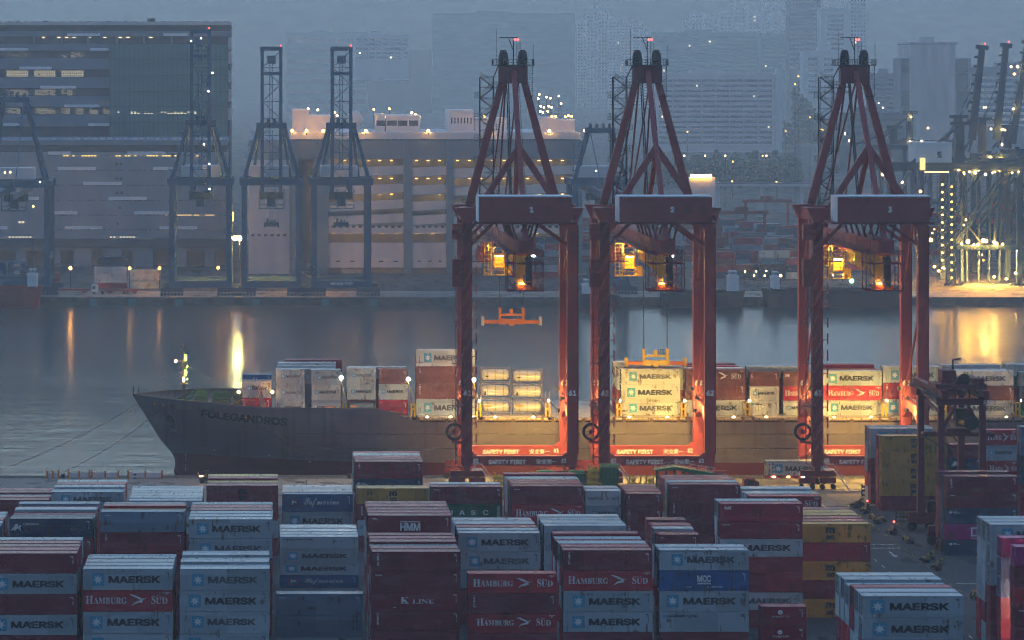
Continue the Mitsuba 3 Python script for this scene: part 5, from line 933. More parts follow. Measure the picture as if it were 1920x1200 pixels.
    for px in POSTS[2:]:      # working lights in the gaps between the bays
        x = X_(px, 597); P('bay_lamp', glow(MB().box(x - .2, x + .2, YC - BM + 1.5, YC - BM + 1.9, zc + 3.3, zc + 3.6), WARM, 5, .8), None)
    return k
HATCHES = [(652, 768), (782, 892), (902, 1020), (1030, 1158), (1163, 1276), (1285, 1398), (1405, 1526), (1540, 1655), (1658, 1765), (1775, 1900), (1906, 2010)]
POSTS = [646, 774, 897, 1026, 1160, 1280, 1400, 1533, 1656, 1768, 1906]
LATHS = [709, 836, 962, 1092, 1220, 1340, 1465, 1594, 1712, 1840]
DECKLAMPS = [801, 845, 888, 929, 1000, 1180, 1251, 1376, 1437, 1564, 1633, 1887]
BRIGHT = [(640, 708, 190, 0), (766, 711, 170, 0), (889, 712, 130, 0)]
def tank(x, y, z, h, grey, label, banner):
    """A tank container: frame, barrel and its small placard."""
    k = thing('tank_container', label, 'tank container', 'tank containers aboard the ship'); m = move(x, y, z); L = L20; fr = MB()
    for a in (0, L - .14):
        for c in (0, W_ - .14): fr.box(a, a + .14, c, c + .14, 0, h)
        for z_ in (.02, h - .14): fr.box(a + .01, a + .13, .14, W_ - .14, z_, z_ + .12)
        fr.bar((a + .07, .07, .1), (a + .07, W_ / 2, h * .45), .1).bar((a + .07, W_ - .07, .1), (a + .07, W_ / 2, h * .45), .1)
    for c in (.02, W_ - .12): fr.box(.14, L - .14, c, c + .1, .02, .14)
    fr.box(.14, L - .14, .02, .1, h - .12, h - .02)
    part(k, 'frame', fr.ply('mat_hull_grey'), m); t = np.linspace(0, 2 * math.pi, 24, endpoint=False); R_ = 1.12
    rings = [[(q, W_ / 2 + r * math.cos(a), h / 2 + .06 + r * math.sin(a)) for a in t] for q, r in ((.2, .3), (.28, .75), (.5, 1.02), (.8, R_), (L - .8, R_), (L - .5, 1.02), (L - .28, .75), (L - .2, .3))]
    b = part(k, 'barrel', MB().loft(rings).ply('mat_tank_grey' if grey else 'mat_tank_silver', smooth=40), m); bands = MB()
    for q in (1.3, 3.0, 4.7): bands.loft([[(q + e, W_ / 2 + (R_ + .015) * math.cos(a), h / 2 + .06 + (R_ + .015) * math.sin(a)) for a in t] for e in (-.05, .05)], cap=False)
    part(b, 'band', bands.ply('mat_tank_grey'), m, kind='stuff')
    if banner:
        x0, w, z0, hh, ink = banner; a = np.arcsin(np.clip((z0 - h / 2) / R_, -.9, .9)); pl = MB(); n = 4
        for i in range(n):
            z1, z2 = z0 + hh * i / n, z0 + hh * (i + 1) / n; f_ = lambda q: W_ / 2 - math.sqrt(max(.01, (R_ + .03) ** 2 - (q - h / 2 - .06) ** 2))
            pl.quad((x0, f_(z1), z1), (x0 + w, f_(z1), z1), (x0 + w, f_(z2), z2), (x0, f_(z2), z2))
        part(b, 'placard', pl.ply('mat_ink_' + ink), m)
BAYS = [  # px of left end, size, row, tiers from the top (colour, logo), top y, phrase
 (454, L20, 0, [('grey', 'star'), ('wine', 'vertical')], 713, 'aboard ship nearest the bow'), (455, L20, 1, [('blue', 'script'), ('maroon', None), ('maroon', None)], 702, 'second row aboard nearest the bow'),
 (517, L20, 0, [('grey', 'star')] * 3, 692, 'aboard ship left of the dark gap'), (584, L20, 0, [('grey', 'star'), ('pearl', 'star'), ('grey', 'banner')], 693, 'aboard ship lit by the left bright lamp'),
 (519, L40, 1, [('grey', None), ('steel', 'star'), ('steel', None)], 691, 'second row aboard behind the dark gap'), (520, L40, 2, [('pearl', None), ('grey', None)], 686, 'third row aboard behind the dark gap'), (521, L40, 3, [('white', None), ('maroon', None)], 680, 'fourth row aboard behind the dark gap'), (533, L40, 4, [('maroon', None), ('white', None)], 674, 'farthest row aboard behind the dark gap'),
 (650, L20, 0, [('pearl', 'star'), ('pearl', 'star'), 'tank_grey'], 690, 'aboard ship right of the left bright lamp'), (710, L20, 0, [('brown', 'vertical_short'), ('pearl', 'star'), ('wine', 'marks')], 691, 'aboard ship left of the middle bright lamp'),
 (652, L40, 1, [('pearl', None), ('maroon', None)], 688, 'second row aboard right of the left lamp'),
 (780, L40, 0, [('white', 'star'), ('brown', 'vertical_short'), ('brown', 'vertical'), ('grey', 'star')], 656, 'aboard ship, tall stack left of left red crane'),
 (902, L20, 0, ['tank', 'tank', 'tank'], 689, 'aboard ship, left pile under left red crane'), (962, L20, 0, ['tank', 'tank', 'tank'], 692, 'aboard ship, right pile under left red crane'),
 (1165, L40, 0, [('pearl', 'star')] * 3, 692, 'aboard ship inside middle red crane'), (1158, L45, 1, [('pearl', 'star'), ('grey', None)], 687, 'second row aboard inside middle red crane'), (1150, L40, 2, [('white', None), ('grey', None)], 678, 'third row aboard inside middle red crane'),
 (1287, L40, 0, [('brown', 'swoosh'), ('brown', 'vertical_short'), ('pearl', 'star')], 692, 'aboard at middle crane right leg'), (1283, L40, 1, [('white', None), ('maroon', None)], 690, 'second row aboard at middle red crane leg'), (1276, L40, 2, [('wine', None), ('maroon', None)], 686, 'third row aboard at middle red crane leg'), (1270, L40, 3, [('brown', None), ('maroon', None)], 681, 'fourth row aboard at middle red crane leg'),
 (1406, L20, 0, [('brown', 'vertical_short'), ('pearl', 'star'), ('pearl', 'small_line')], 697, 'aboard just right of middle crane'), (1469, L20, 0, [('brown', 'top_left'), ('red', 'swoosh'), ('pearl', 'star')], 697, 'aboard just left of right crane'), (1400, L40, 1, [('grey', None), ('maroon', None)], 687, 'second row aboard left of right red crane'),
 (1543, L40, 0, [('grey', 'star'), ('red', 'swoosh'), ('pearl', 'star')], 695, 'aboard ship inside right red crane'), (1530, L40, 2, [('red', None), ('maroon', None)], 683, 'third row aboard inside right red crane'), (1538, L40, 1, [('orange', None), ('maroon', None)], 692, 'second row aboard inside right red crane'),
 (1656, L40, 0, [('grey', 'star'), ('maroon', 'vertical_short'), ('grey', 'star')], 687, 'aboard at right crane right leg'), (1655, L40, 1, [('maroon', None), ('maroon', None)], 686, 'second row aboard at right red crane leg'),
 (1790, L40, 0, [('white', 'star'), ('brown', 'marks'), ('pearl', 'star')], 695, 'aboard ship behind the yard gantry'), (1765, L40, 2, [('grey', None), ('maroon', None)], 684, 'third row aboard behind the yard gantry'), (1780, L40, 1, [('white', None), ('maroon', None)], 693, 'second row aboard behind the yard gantry'),
 (1912, L40, 0, [('steel', None), ('navy', None), ('green', None)], 697, 'aboard ship at the right photo edge'), (1885, L40, 2, [('pearl', None), ('green', None)], 683, 'third row aboard at right photo edge')]
def load_ship():
    DEEP = []
    for px, L, row, tiers, py, where in BAYS:
        Y = 596.6 + row * 2.9; x = X_(px, Y); zt = Z_(py, Y); n = len(tiers); base = 11.2; full = max(n, int(round((zt - base) / 2.75))) if row else n
        h = (zt - base) / full
        for i in range(full):
            t = tiers[i] if i < n else ('maroon', None); z = zt - (i + 1) * h
            if isinstance(t, str):
                bn = {0: (.9, .7, 1.3, .3, 'dark'), 1: (.7, .35, .8, .9, 'dark'), 2: (.4, 1.7, 1.75, .35, 'orange')}[i] if 'left' in where else {0: (.5, 1.9, 1.8, .4, 'orange'), 1: (.6, .35, .8, .9, 'dark'), 2: (.6, .5, 1.5, .35, 'blue')}[i]
                if t == 'tank_grey': bn = (.6, 1.5, 1.7, .35, 'orange')
                tank(x, Y, z + .01, h - .03, t == 'tank_grey', f"{'dark grey' if t == 'tank_grey' else 'pale'} tank in a frame, {tier_word(i)} {where}", bn)
            elif row and i: DEEP.append((x, Y, z, L, h, t[0]))
            else: container(x, Y, z + .01, h - .05, L, t[0], t[1], f"{colour_word(t[0])} container {LOOKS[t[1]]}".strip() + f", {tier_word(i)} {where}", 'containers aboard the ship')
    stuff_boxes(DEEP, 'lower boxes of the inner rows aboard the ship')
ship(); load_ship()
def rope(k_pts, r=.045, sag=1.0):
    a, b = np.asarray(k_pts[0], float), np.asarray(k_pts[1], float); t = np.linspace(0, 1, 15)[:, None]
    return MB().path(list(a + (b - a) * t - np.array([0, 0, 1]) * sag * 4 * t * (1 - t)), r, 5)
for n_, (a, b, lab) in enumerate([((260 - 2, 762), (-5, 883), 'upper mooring rope from bow to quay bollard'), ((305, 766), (118, 886), 'lower mooring rope from bow to quay bollard'), ((470, 775), (655, 886), 'mooring rope running from the bow down to the right')]):
    xa = X_(a[0], 601); za = Z_(a[1], 601); yb = 583.5
    solo('mooring_rope', rope(((xa, YC - half_breadth(xa, za) if xa > stem_x(za) else YC - 1, za), (X_(b[0], yb), yb, Z_(b[1], yb)))).ply('mat_hull_red'), lab, 'rope', 'mooring ropes of the ship')
for lab, px, py, Y in (('orange rat guard disc on the leftmost mooring rope', 246, 772, 606), ('orange rat guard disc on rope right of the stem', 290, 757, 600), ('orange rat guard disc on rope above the anchor', 306, 760, 599), ('orange rat guard disc below the ship name', 461, 783, 592)):
    p = pt(px, py, Y); solo('rat_guard', MB().tube(p + (-.06, 0, 0), p + (.06, 0, 0), .33, 12).tube(p + (-.3, 0, 0), p + (.3, 0, 0), .09, 6).ply('mat_spreader_orange'), lab, 'rat guard', 'rat guards on the mooring ropes')
# ---------------------------------------------------------------- the three red ship-to-shore cranes on the near quay
YL, GAUGE = 568.0, 15.24
def _cjk(h):
    """The four-character motto that repeats the English one."""
    return at_(text_shape('\u5b89\u5168\u7b2c\u4e00', 1, 'Noto Sans CJK Regular.woff2', bold=2), 0, 0, 4.5 * h, 1.08 * h)
def quay_crane(no, X0, label, lit_trolley, y_trolley, x_house):
    k = thing('quay_crane', label, 'gantry crane', 'red cranes along the near quay'); m = move(X0, YL, 0); sc = []
    def P(name, mb, bsdf, parent=None, kind=None, lab=None, **kw):
        root = k if parent is None else parent
        return part(root, name, mb if isinstance(mb, dict) else mb.ply(bsdf, **kw), m, lab, kind)
    R, D, K = 'mat_crane_red', 'mat_crane_deep', 'mat_steel_dark'
    gy, W2 = GAUGE, 10.35
    # legs, with flange lines and the foot widening of the waterside pair
    for sx in (-1, 1):
        for y in (0, gy):
            b = MB().box(sx * W2 - .98, sx * W2 + .98, y - .8, y + .8, 4.6, 54.5)
            for z in (14.4, 29.5, 42.3): b.box(sx * W2 - 1.03, sx * W2 + 1.03, y - .85, y + .85, z, z + .16)
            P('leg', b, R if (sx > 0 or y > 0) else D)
    # sill beams on the ground side, with gussets, and the bogies
    for y in (0, gy):
        b = MB().box(-W2 + .99, W2 - .99, y - .62, y + .62, 4.75, 6.55)
        for sx in (-1, 1): b.raw(*_wedge(sx * (W2 - .99), sx * (W2 - 2.0), y - .5, y + .5, 6.68, 7.5))
        for x in (-6.9, -3.2, 3.4, 6.9): b.box(x - .05, x + .05, y - .70, y + .70, 4.8, 6.5)
        b.box(-W2 - 1.2, W2 + 1.2, y - .75, y + .75, 6.551, 6.67)
        s = P('sill_beam', b, R)
        sx_ = -6.3
        part(s, 'lettering', MB().plate(at_(text_shape('SAFETY FIRST', 1, bold=5), -6.2, 5.05, 7.4, .9), facing(0, y - .74, 0)).plate(affinity.translate(_cjk(.9), 3.3, 5.1), facing(0, y - .74, 0)).ply('mat_safety_white'), m, kind='stuff')
        part(s, 'number', MB().plate(at_(text_shape(str(no), 1, bold=5), 8.2, 5.3, 1.0, .9), facing(0, y - .66, 0)).plate(at_(text_shape(str(no), 1, bold=5), -9.2, 5.3, 1.1, .95), facing(0, y - .66, 0)).ply('mat_safety_white'), m, kind='stuff')
        for sx in (-1, 1):
            b = MB().box(sx * W2 - 3.4, sx * W2 + 3.4, y - .5, y + .5, 2.6, 3.7).box(sx * W2 - .6, sx * W2 + .6, y - .55, y + .55, 3.7, 4.74)
            for q in (-2, 2): b.box(sx * W2 + q - 1.6, sx * W2 + q + 1.6, y - .42, y + .42, 1.25, 2.3).box(sx * W2 + q - .35, sx * W2 + q + .35, y - .45, y + .45, 2.3, 2.6)
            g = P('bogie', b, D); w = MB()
            for q in (-3.1, -1.0, 1.0, 3.1): w.tube((sx * W2 + q, y - .3, .55), (sx * W2 + q, y + .3, .55), .52, 14)
            part(g, 'wheel', w.ply(K), m, kind='stuff')
    # top portal beams with flared ends, side girders, tie beams with curved haunches half way up
    for y in (0, gy):
        b = MB().box(-W2 - 1.0, W2 + 1.0, y - 1.1, y + 1.1, 52.7, 55.4)
        for sx in (-1, 1): b.raw(*_wedge(sx * (W2 + 1.0), sx * (W2 + 2.2), y - 1.1, y + 1.1, 55.4, 52.9)); b.box(sx * (W2 - 1.5), sx * (W2 + 2.3), y - 1.25, y + 1.25, 55.401, 55.56)
        for sx in (-1, 1):
            b.raw(*_wedge(sx * (W2 - .99), sx * (W2 - 1.9), y - .5, y + .5, 52.7, 51.2))
        P('portal_beam', b, R)
        for sx, x1 in ((-1, 4.6), (1, 2.6)): P('knee_brace', MB().bar((sx * (W2 - .6), y, 48.0), (sx * x1, y, 53.2), .62), R)
    for sx in (-1, 1):
        P('side_girder', MB().box(sx * W2 - .8, sx * W2 + .8, 1.12, gy - 1.12, 52.9, 55.2), R)
        ys = np.linspace(.81, gy - .81, 11); lo = 12.6 + 1.9 * np.sin(np.linspace(0, math.pi, 11)); b = MB()
        b.loft([[(sx * W2 - .72, y, z), (sx * W2 + .72, y, z), (sx * W2 + .72, y, 16.2), (sx * W2 - .72, y, 16.2)] for y, z in zip(ys, lo)])
        t = P('tie_beam', b, R)
        rl = MB().rail((sx * W2 - .65, 1, 16.2), (sx * W2 - .65, gy - 1, 16.2)).rail((sx * W2 + .65, 1, 16.2), (sx * W2 + .65, gy - 1, 16.2)); part(t, 'handrail', rl.ply(D), m)
        P('diagonal', MB().bar((sx * W2, .9, 40.5), (sx * W2, gy / 2, 52.8), .55), R); P('diagonal', MB().bar((sx * W2, gy - .9, 40.5), (sx * W2, gy / 2, 52.8), .55), R)
        P('diagonal', MB().bar((sx * W2 - .2, .8, 36), (sx * W2 - .2, gy - .8, 17.5), .42), R)
    for y in (0, gy): P('portal_rail', MB().rail((-W2, y - 1.0, 55.45), (W2, y - 1.0, 55.45), r=.035), K)
    for y in (0, gy): P('cable_tray', MB().box(W2 + 1.0, W2 + 1.22, y - .35, y + .1, 7, 52).box(W2 + 1.22, W2 + 1.3, y - .25, y - .1, 7, 52), D)
    # numbers on the legs
    for sx, y, z in ((1, 0, 18.5), (1, gy, 18.9), (-1, 0, 18.5), (-1, gy, 18.9)):
        P('number', MB().plate(at_(text_shape(str(no), 1, bold=6), sx * W2 - .72, z, 1.5, 1.15), facing(0, y - .815, 0)), 'mat_safety_white', kind='stuff')
    # the A-frame over the waterside legs, apex platform, backstay and its forked foot
    for sx in (-1, 1): P('frame_leg', MB().bar((sx * 8.9, gy, 55.3), (sx * 1.55, gy, 83.0), 1.65, 1.3, up=(0, 1, 0), w2=1.25), R)
    P('apex_block', MB().box(-2.9, 2.9, gy - 1.3, gy + 1.3, 80.0, 83.6), D)
    b = MB().box(-4.2, 4.2, gy - 1.9, gy + 1.9, 83.6, 83.8)
    for a, c in (((-4.1, gy - 1.8), (4.1, gy - 1.8)), ((-4.1, gy + 1.8), (4.1, gy + 1.8)), ((-4.1, gy - 1.8), (-4.1, gy + 1.8)), ((4.1, gy - 1.8), (4.1, gy + 1.8))): b.rail((*a, 83.8), (*c, 83.8), r=.045, step=1.0)
    b.box(2.2, 3.9, gy - 1.7, gy - .2, 77.3, 77.42)
    for x in (2.3, 3.8): b.bar((x, gy - 1.7, 77.3), (x, gy - 1.7, 84), .09)
    for z in np.arange(77.6, 83.6, .45): b.bar((2.9, gy - 1.72, z), (3.8, gy - 1.72, z), .06)
    b.box(-5.0, -2.9, gy - 1.6, gy + .5, 79.0, 79.12).rail((-5, gy - 1.6, 79.1), (-2.9, gy - 1.6, 79.1)).rail((-5, gy - 1.6, 79.1), (-5, gy + .5, 79.1))
    P('apex_platform', b, K)
    for sx in (-1, 1):
        b = MB().loft([[(sx * 1.95 + c * r, gy + s * r, z) for c, s in [(math.cos(t), math.sin(t)) for t in np.linspace(0, 2 * math.pi, 12, endpoint=False)]] for z, r in ((83.6, .98), (85.4, .98), (86.3, .8), (86.8, .5))])
        P('sheave_housing', b, K)
    b = MB().tube((.1, gy, 83.6), (.1, gy, 89.2), .11).tube((.1, gy, 86.6), (-.9, gy, 89.3), .09).bar((-2.8, gy, 89.3), (.9, gy, 89.3), .16).tube((-3.4, gy - 1, 83.8), (-3.4, gy - 1, 91.0), .05).tube((4.0, gy - 1, 83.8), (4.0, gy - 1, 88.0), .05)
    for x in (.75, 1.45): b.bar((x, gy, 83.8), (x, gy, 88.4), .08)
    for z in np.arange(84, 88.4, .5): b.bar((.75, gy, z), (1.45, gy, z), .06)
    ms = P('mast', b, K)
    for x in (.35, .95): part(ms, 'warning_lamp', glow(MB().sphere((x, gy, 88.9), .24), REDL, .5, .05), m)
    P('backstay', MB().bar((.1, gy - 1.2, 82.4), (0, 1.5, 67.8), 1.0, .7).bar((0, 1.5, 67.8), (0, -14.2, 49.4), .95, .75), R)
    for sx in (-1, 1): P('fork_brace', MB().bar((0, 1.3, 67.4), (sx * 8.0, .3, 55.5), 1.25, .9, up=(0, 1, 0)), R)
    P('fork_brace', MB().bar((.2, 2.3, 67.0), (.2, gy - 1, 55.5), .9, .9), R)
    st = MB()
    for x in (-.9, -.55): st.bar((x - .4, gy + .5, 83), (x - .6, 4, 55.6), .22)
    P('stay_bar', st, K)
    rp = MB()
    for x in (-1.6, -1.3, .9, 1.2): rp.tube((x * .8, gy, 84), (x * 1.2, 2.0, 57), .05, 5, cap=False)
    P('hoist_rope', rp, 'mat_cable', kind='stuff')
    # zig-zag stair tower beside the A-frame
    xa, xb, ya, yb = -6.5, -3.75, gy + 2.2, gy + 3.8; b = MB(); z0 = 55.4
    for x in (xa, xb):
        for y in (ya, yb): b.bar((x, y, z0), (x, y, 81.3), .17)
    z = z0; n = 0
    while z < 80.4:
        a, c = (xa, xb) if n % 2 == 0 else (xb, xa)
        b.bar((a, ya, z), (c, ya, z + 2.16), .24).bar((a, ya, z + 1), (c, ya, z + 3.16), .09).bar((a, ya, z + .55), (c, ya, z + 2.7), .07).bar((xa, ya, z + 2.16), (xb, ya, z + 2.16), .12)
        if n % 2 == 1: b.box(a + (-.0 if a == xb else 0), a + (1.1 if a == xb else -1.1), ya, yb, z, z + .1); _cage(b, a, a + (1.1 if a == xb else -1.1), ya, z + .1)
        else: b.box(a, a - 1.1, ya, yb, z, z + .1); _cage(b, a - 1.1, a, ya, z + .1)
        z += 2.16; n += 1
    b.bar((xb, ya, 81.3), (-3.0, gy - .5, 83.6), .16).bar((xa, ya, 81.3), (xb, ya, 81.3), .12).bar((xb, ya, 78), (-2, gy, 78), .15)
    P('stair_tower', b, K)
    # machinery house on the back reach
    hx, y0, y1 = 8.9, -13.0, -7.0
    b = MB().box(-hx, hx, y0, y1, 53.4, 58.2)
    for x in np.arange(-8.5, 8.9, .9): b.box(x - .025, x + .025, y0 - .03, y0, 55.0, 58.1)
    for z in (54.6, 55.6): b.box(-hx, hx, y0 - .07, y0, z, z + .1)
    for x in (-7.5, -4.8, -2.1, 2.4, 5.2, 7.9): b.box(x - .3, x + .3, y0 - .16, y0, 54.15, 54.3)
    h = P('machinery_house', b, R)
    part(h, 'roof', MB().box(-hx - .15, hx + .15, y0 - .15, y1 + .1, 58.2, 58.42).box(-hx - .18, -hx - .02, y0 - .15, y1, 53.4, 58.2).ply('mat_roof_white'), m)
    part(h, 'number', MB().plate(at_(text_shape(str(no)[1:] if no == 61 else (str(no)[1:] if no == 62 else '3'), 1, bold=6), .85, 55.25, .75, 1.1), facing(0, y0 - .08, 0)).ply('mat_safety_white'), m)
    part(h, 'base_frame', MB().box(-hx - 1.0, hx + 1.0, y0 + .2, y1 + .6, 52.95, 53.38).rail((-hx - 1, y0 + .2, 53.4), (-hx - 1, y1, 53.4)).rail((hx + 1, y0 + .2, 53.4), (hx + 1, y1, 53.4)).ply(D), m)
    # girder and boom, out over the ship and beyond
    b = MB().loft([[(sx_ * hw, y, z) for sx_, z in ((-1, zl), (1, zl), (1, 49.9), (-1, 49.9))] for y, hw, zl in ((-15.2, 1.5, 47.6), (-12, 2.0, 46.9), (64, 2.0, 46.9), (67, 1.6, 47.9))])
    for y in np.arange(-10, 66, 6.2): b.box(-2.06, 2.06, y - .06, y + .06, 46.85, 49.95)
    P('girder', b, R)
    P('walkway', MB().box(2.05, 3.3, -14, 64, 47.2, 47.32).rail((3.25, -14, 47.3), (3.25, 64, 47.3)).box(-3.3, -2.05, -14, 64, 47.2, 47.32).rail((-3.25, -14, 47.3), (-3.25, 64, 47.3)), D)
    hg = MB()
    for y in (-12, -4, 2, 8, 14): hg.bar((-1.6, y, 49.9), (-2.6, y, 53.3), .4).bar((1.6, y, 49.9), (2.6, y, 53.3), .4)
    P('hanger', hg, D, kind='stuff')
    P('forestay', MB().bar((-1.2, gy + 1, 83), (-1.7, 36, 49.9), .35).bar((1.2, gy + 1, 83), (1.7, 36, 49.9), .35).bar((-1.2, gy + 1, 83), (-1.7, 62, 49.9), .3).bar((1.2, gy + 1, 83), (1.7, 62, 49.9), .3), D)
    # trolley, operator's cab, festoon cables, hanging service cage
    yt = y_trolley
    P('trolley', MB().box(-4.6, 4.0, yt - 3.2, yt + 3.2, 45.7, 46.6).box(-5.4, -2.4, yt - 1.6, yt + 1.8, 42.2, 45.7).box(2.2, 3.6, yt - 2, yt + 2, 44.8, 45.7).rail((-4.6, yt - 3.2, 46.6), (4, yt - 3.2, 46.6)), R)
    cb = P('operator_cab', MB().box(-2.3, -.1, yt - 4.6, yt - 1.8, 41.2, 41.5).box(-2.3, -.1, yt - 4.6, yt - 1.8, 43.9, 44.3).box(-2.3, -2.1, yt - 4.6, yt - 1.8, 41.5, 43.9).box(-.3, -.1, yt - 4.6, yt - 1.8, 41.5, 43.9).box(-2.1, -.3, yt - 2.0, yt - 1.8, 41.5, 43.9).bar((-2.2, yt - 3, 44.3), (-2.2, yt - 3, 45.8), .2).bar((-.2, yt - 3, 44.3), (-.2, yt - 3, 45.8), .2), 'mat_spreader_yellow')  # yellow paint here stands for lamp light on the cab
    for x, y, z, d in ((-2.4, yt - 9.0, 46.2, (.12, .75, -.65)), (1.6, yt - 10.5, 46.2, (-.15, -.6, -.75)), (2.4, -4, 46.3, (-.3, -.7, -.6))):
        hb, hg_ = lamp_head(x, y, z, d, .7, .5); tl = P('added_trolley_light', hb, K); part(tl, 'lamp_glass', glow(hg_, (1.0, .60, .16), 150 * lit_trolley, 1.0), m)  # floodlights added to light the cab, cage and cables
    cage = MB()
    for x in (-3.0, -2.5, -.0, .5): cage.bar((x, yt - 4.9, 40.6), (x, yt - 4.9, 46.6), .1)
    for z in np.arange(40.7, 46.6, .7): cage.bar((-3.0, yt - 4.9, z), (.5, yt - 4.9, z), .09)
    part(cb, 'ladder_cage', cage.ply('mat_spreader_yellow'), m)  # cage coloured yellow as if lamp-lit
    part(cb, 'cab_lamp', glow(MB().box(-1.9, -.5, yt - 4.2, yt - 4.0, 43.55, 43.8), (1.0, .62, .18), 6 * lit_trolley, .5), m)
    fs = MB(); fb = MB()
    for i, y in enumerate(np.linspace(-11, yt - 6, 13)):
        t = np.linspace(0, math.pi, 9); hgt = 4.6 - .1 * i; w = 1.25
        for dx in (0, .22): fs.path([(1.0 + dx - .1 * i * .2, y + w * (1 - math.cos(a)) / 1.2, 46.6 - hgt * math.sin(a)) for a in t], .09, 5)
        fb.box(.85, 1.45, y - .12, y + .12, 46.2, 46.85)
    P('festoon_cable', fs, 'mat_spreader_yellow', kind='stuff'); P('festoon_trolley', fb, K, kind='stuff')  # cable yellow stands for the lamp light falling on it
    bn = MB()
    for i in range(5):
        for j in range(2): bn.path([(.2 + i * .26, -12.6 - j * .3, 46.6), (.15 + i * .27, -12.6 - j * .35, 43.5), (.25 + i * .25, -12.4 - j * .3, 41.4 - .15 * i), (.3 + i * .22, -12.0 - j * .3, 43.5), (.2 + i * .26, -11.8, 46.6)], .15, 6)
    P('cable_bundle', bn, K, kind='stuff')
    bl = MB()
    for i in range(5): bl.path([(-1.9 + i * .34, -12.4 - .1 * i, 46.6), (-1.95 + i * .34, -12.5, 43.8 - .2 * (i % 2)), (-1.85 + i * .34, -12.2, 42.0 - .35 * (i % 3)), (-1.75 + i * .34, -11.9, 43.8), (-1.9 + i * .34, -11.6, 46.6)], .11, 6)
    P('festoon_loop', bl, 'mat_spreader_yellow', kind='stuff')  # lit copy of the cable bundle, lamp light put into the yellow
    tw = MB()
    for x in (-4.4, -3.5, -2.9): tw.bar((x, yt - 6.0, 40.0), (x, yt - 6.0, 46.8), .13)
    for z in np.arange(40.2, 46.8, .8): tw.bar((-4.4, yt - 6.0, z), (-2.9, yt - 6.0, z), .11)
    tw.box(-4.5, 1.4, yt - 6.2, yt - 4.9, 39.8, 39.95).rail((-4.5, yt - 6.2, 39.95), (1.4, yt - 6.2, 39.95), step=1).box(-.2, 1.3, yt - 5.6, yt - 4.9, 39.95, 41.8)
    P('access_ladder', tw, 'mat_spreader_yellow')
    b = MB(); xs, ys, za, zb = (-3.5, -2.0, 2.0, 3.5), (-13.6, -9.8), 40.2, 47.8
    for x in xs:
        for y in ys: b.bar((x, y, za), (x, y, zb), .17)
    for y in ys:
        for z in (za, 43.2, zb - 2.4, zb): b.bar((xs[0], y, z), (xs[1], y, z), .14).bar((xs[2], y, z), (xs[3], y, z), .14)
        b.bar((xs[0], y, za), (xs[3], y, za), .3).bar((xs[0], y, zb - 2.4), (xs[3], y, zb - 2.4), .24)
        for z in np.arange(za, zb - 1, 2.5): b.bar((xs[2], y, z), (xs[3], y, z + 2.5), .09).bar((xs[0], y, z + 2.5), (xs[1], y, z), .09).bar((xs[3], y, z), (xs[2], y, z + 2.5), .08)
    b.box(-3.5, 3.5, -13.6, -9.8, za - .12, za); b.rail((-3.5, -13.6, za), (3.5, -13.6, za)); b.bar((-1.0, -13.6, za - .6), (-1.0, -13.6, za), .2)
    c = P('service_cage', b, D)
    part(c, 'workbench', MB().box(-1.8, .3, -12.4, -11.0, za, za + 1.1).box(-1.9, 2.1, -13.0, -12.9, za + 1.6, za + 1.72).box(.6, 1.9, -12.6, -11.2, za, za + .9).ply('mat_spreader_orange'), m)
    part(c, 'work_lamp', glow(MB().box(-1.1, -.3, -12.75, -12.6, za + 1.25, za + 1.4), SODIUM, 9, .3), m)
    # stairs, lift mast and landings on the left legs
    for i in range(14):
        z = 6.8 + i * 3.3
        P('stair_flight', MB().bar((-W2 - .85, -1.35, z), (-W2 + .95, -1.35, z + 2.95), .16, .1).bar((-W2 - .85, -1.38, z + .95), (-W2 + .95, -1.38, z + 3.9), .08).bar((-W2 - .85, -1.38, z + .48), (-W2 + .95, -1.38, z + 3.42), .06).box(-W2 + .6, -W2 + 1.7, -1.9, -.82, z + 2.95, z + 3.05).box(-W2 - 1.2, -W2 - .6, -1.9, -.82, z - .1, z), R)
        _b = MB().bar((-W2 + 1.7, -1.8, z + 2.2), (-W2 + 1.7, -1.8, z + 4.4), .22).bar((-W2 + 1.2, -1.8, z + 3.05), (-W2 + 1.7, -1.8, z + 3.05), .1).bar((-W2 + 1.2, -1.8, z + 4.05), (-W2 + 1.7, -1.8, z + 4.05), .07)
        P('landing_rail', _b, R)
    b = MB()
    for x in (-W2 - 2.2, -W2 - 1.05):
        for y in (-.6, .6): b.bar((x, y, 5), (x, y, 46), .11)
    for i, z in enumerate(np.arange(5, 45.6, 1.6)): b.bar((-W2 - 2.2, -.6, z), (-W2 - 1.05, -.6, z + (1.6 if i % 2 else 0)), .08).bar((-W2 - 2.2, -.6, z), (-W2 - 1.05, -.6, z), .08)
    P('lift_mast', b, D)
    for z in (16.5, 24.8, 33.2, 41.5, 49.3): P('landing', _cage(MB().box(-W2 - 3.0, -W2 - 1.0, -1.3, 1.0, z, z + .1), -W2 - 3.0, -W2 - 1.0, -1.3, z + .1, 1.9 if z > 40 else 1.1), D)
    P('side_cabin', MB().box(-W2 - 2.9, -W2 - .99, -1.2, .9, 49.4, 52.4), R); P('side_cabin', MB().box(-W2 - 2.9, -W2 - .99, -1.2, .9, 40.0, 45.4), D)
    P('inner_platform', MB().box(-W2 + 1, -5.6, -.8, .5, 44.9, 45.05).rail((-W2 + 1, -.8, 45.0), (-5.6, -.8, 45.0)).bar((-W2 + 1.3, -.4, 49.5), (-6.6, -.4, 45.1), .14), D)
    # cable reel beside the left legs
    t = np.linspace(0, 2 * math.pi, 28, endpoint=False); rc = np.array([-W2 - 2.3, 3.0, 11.0])
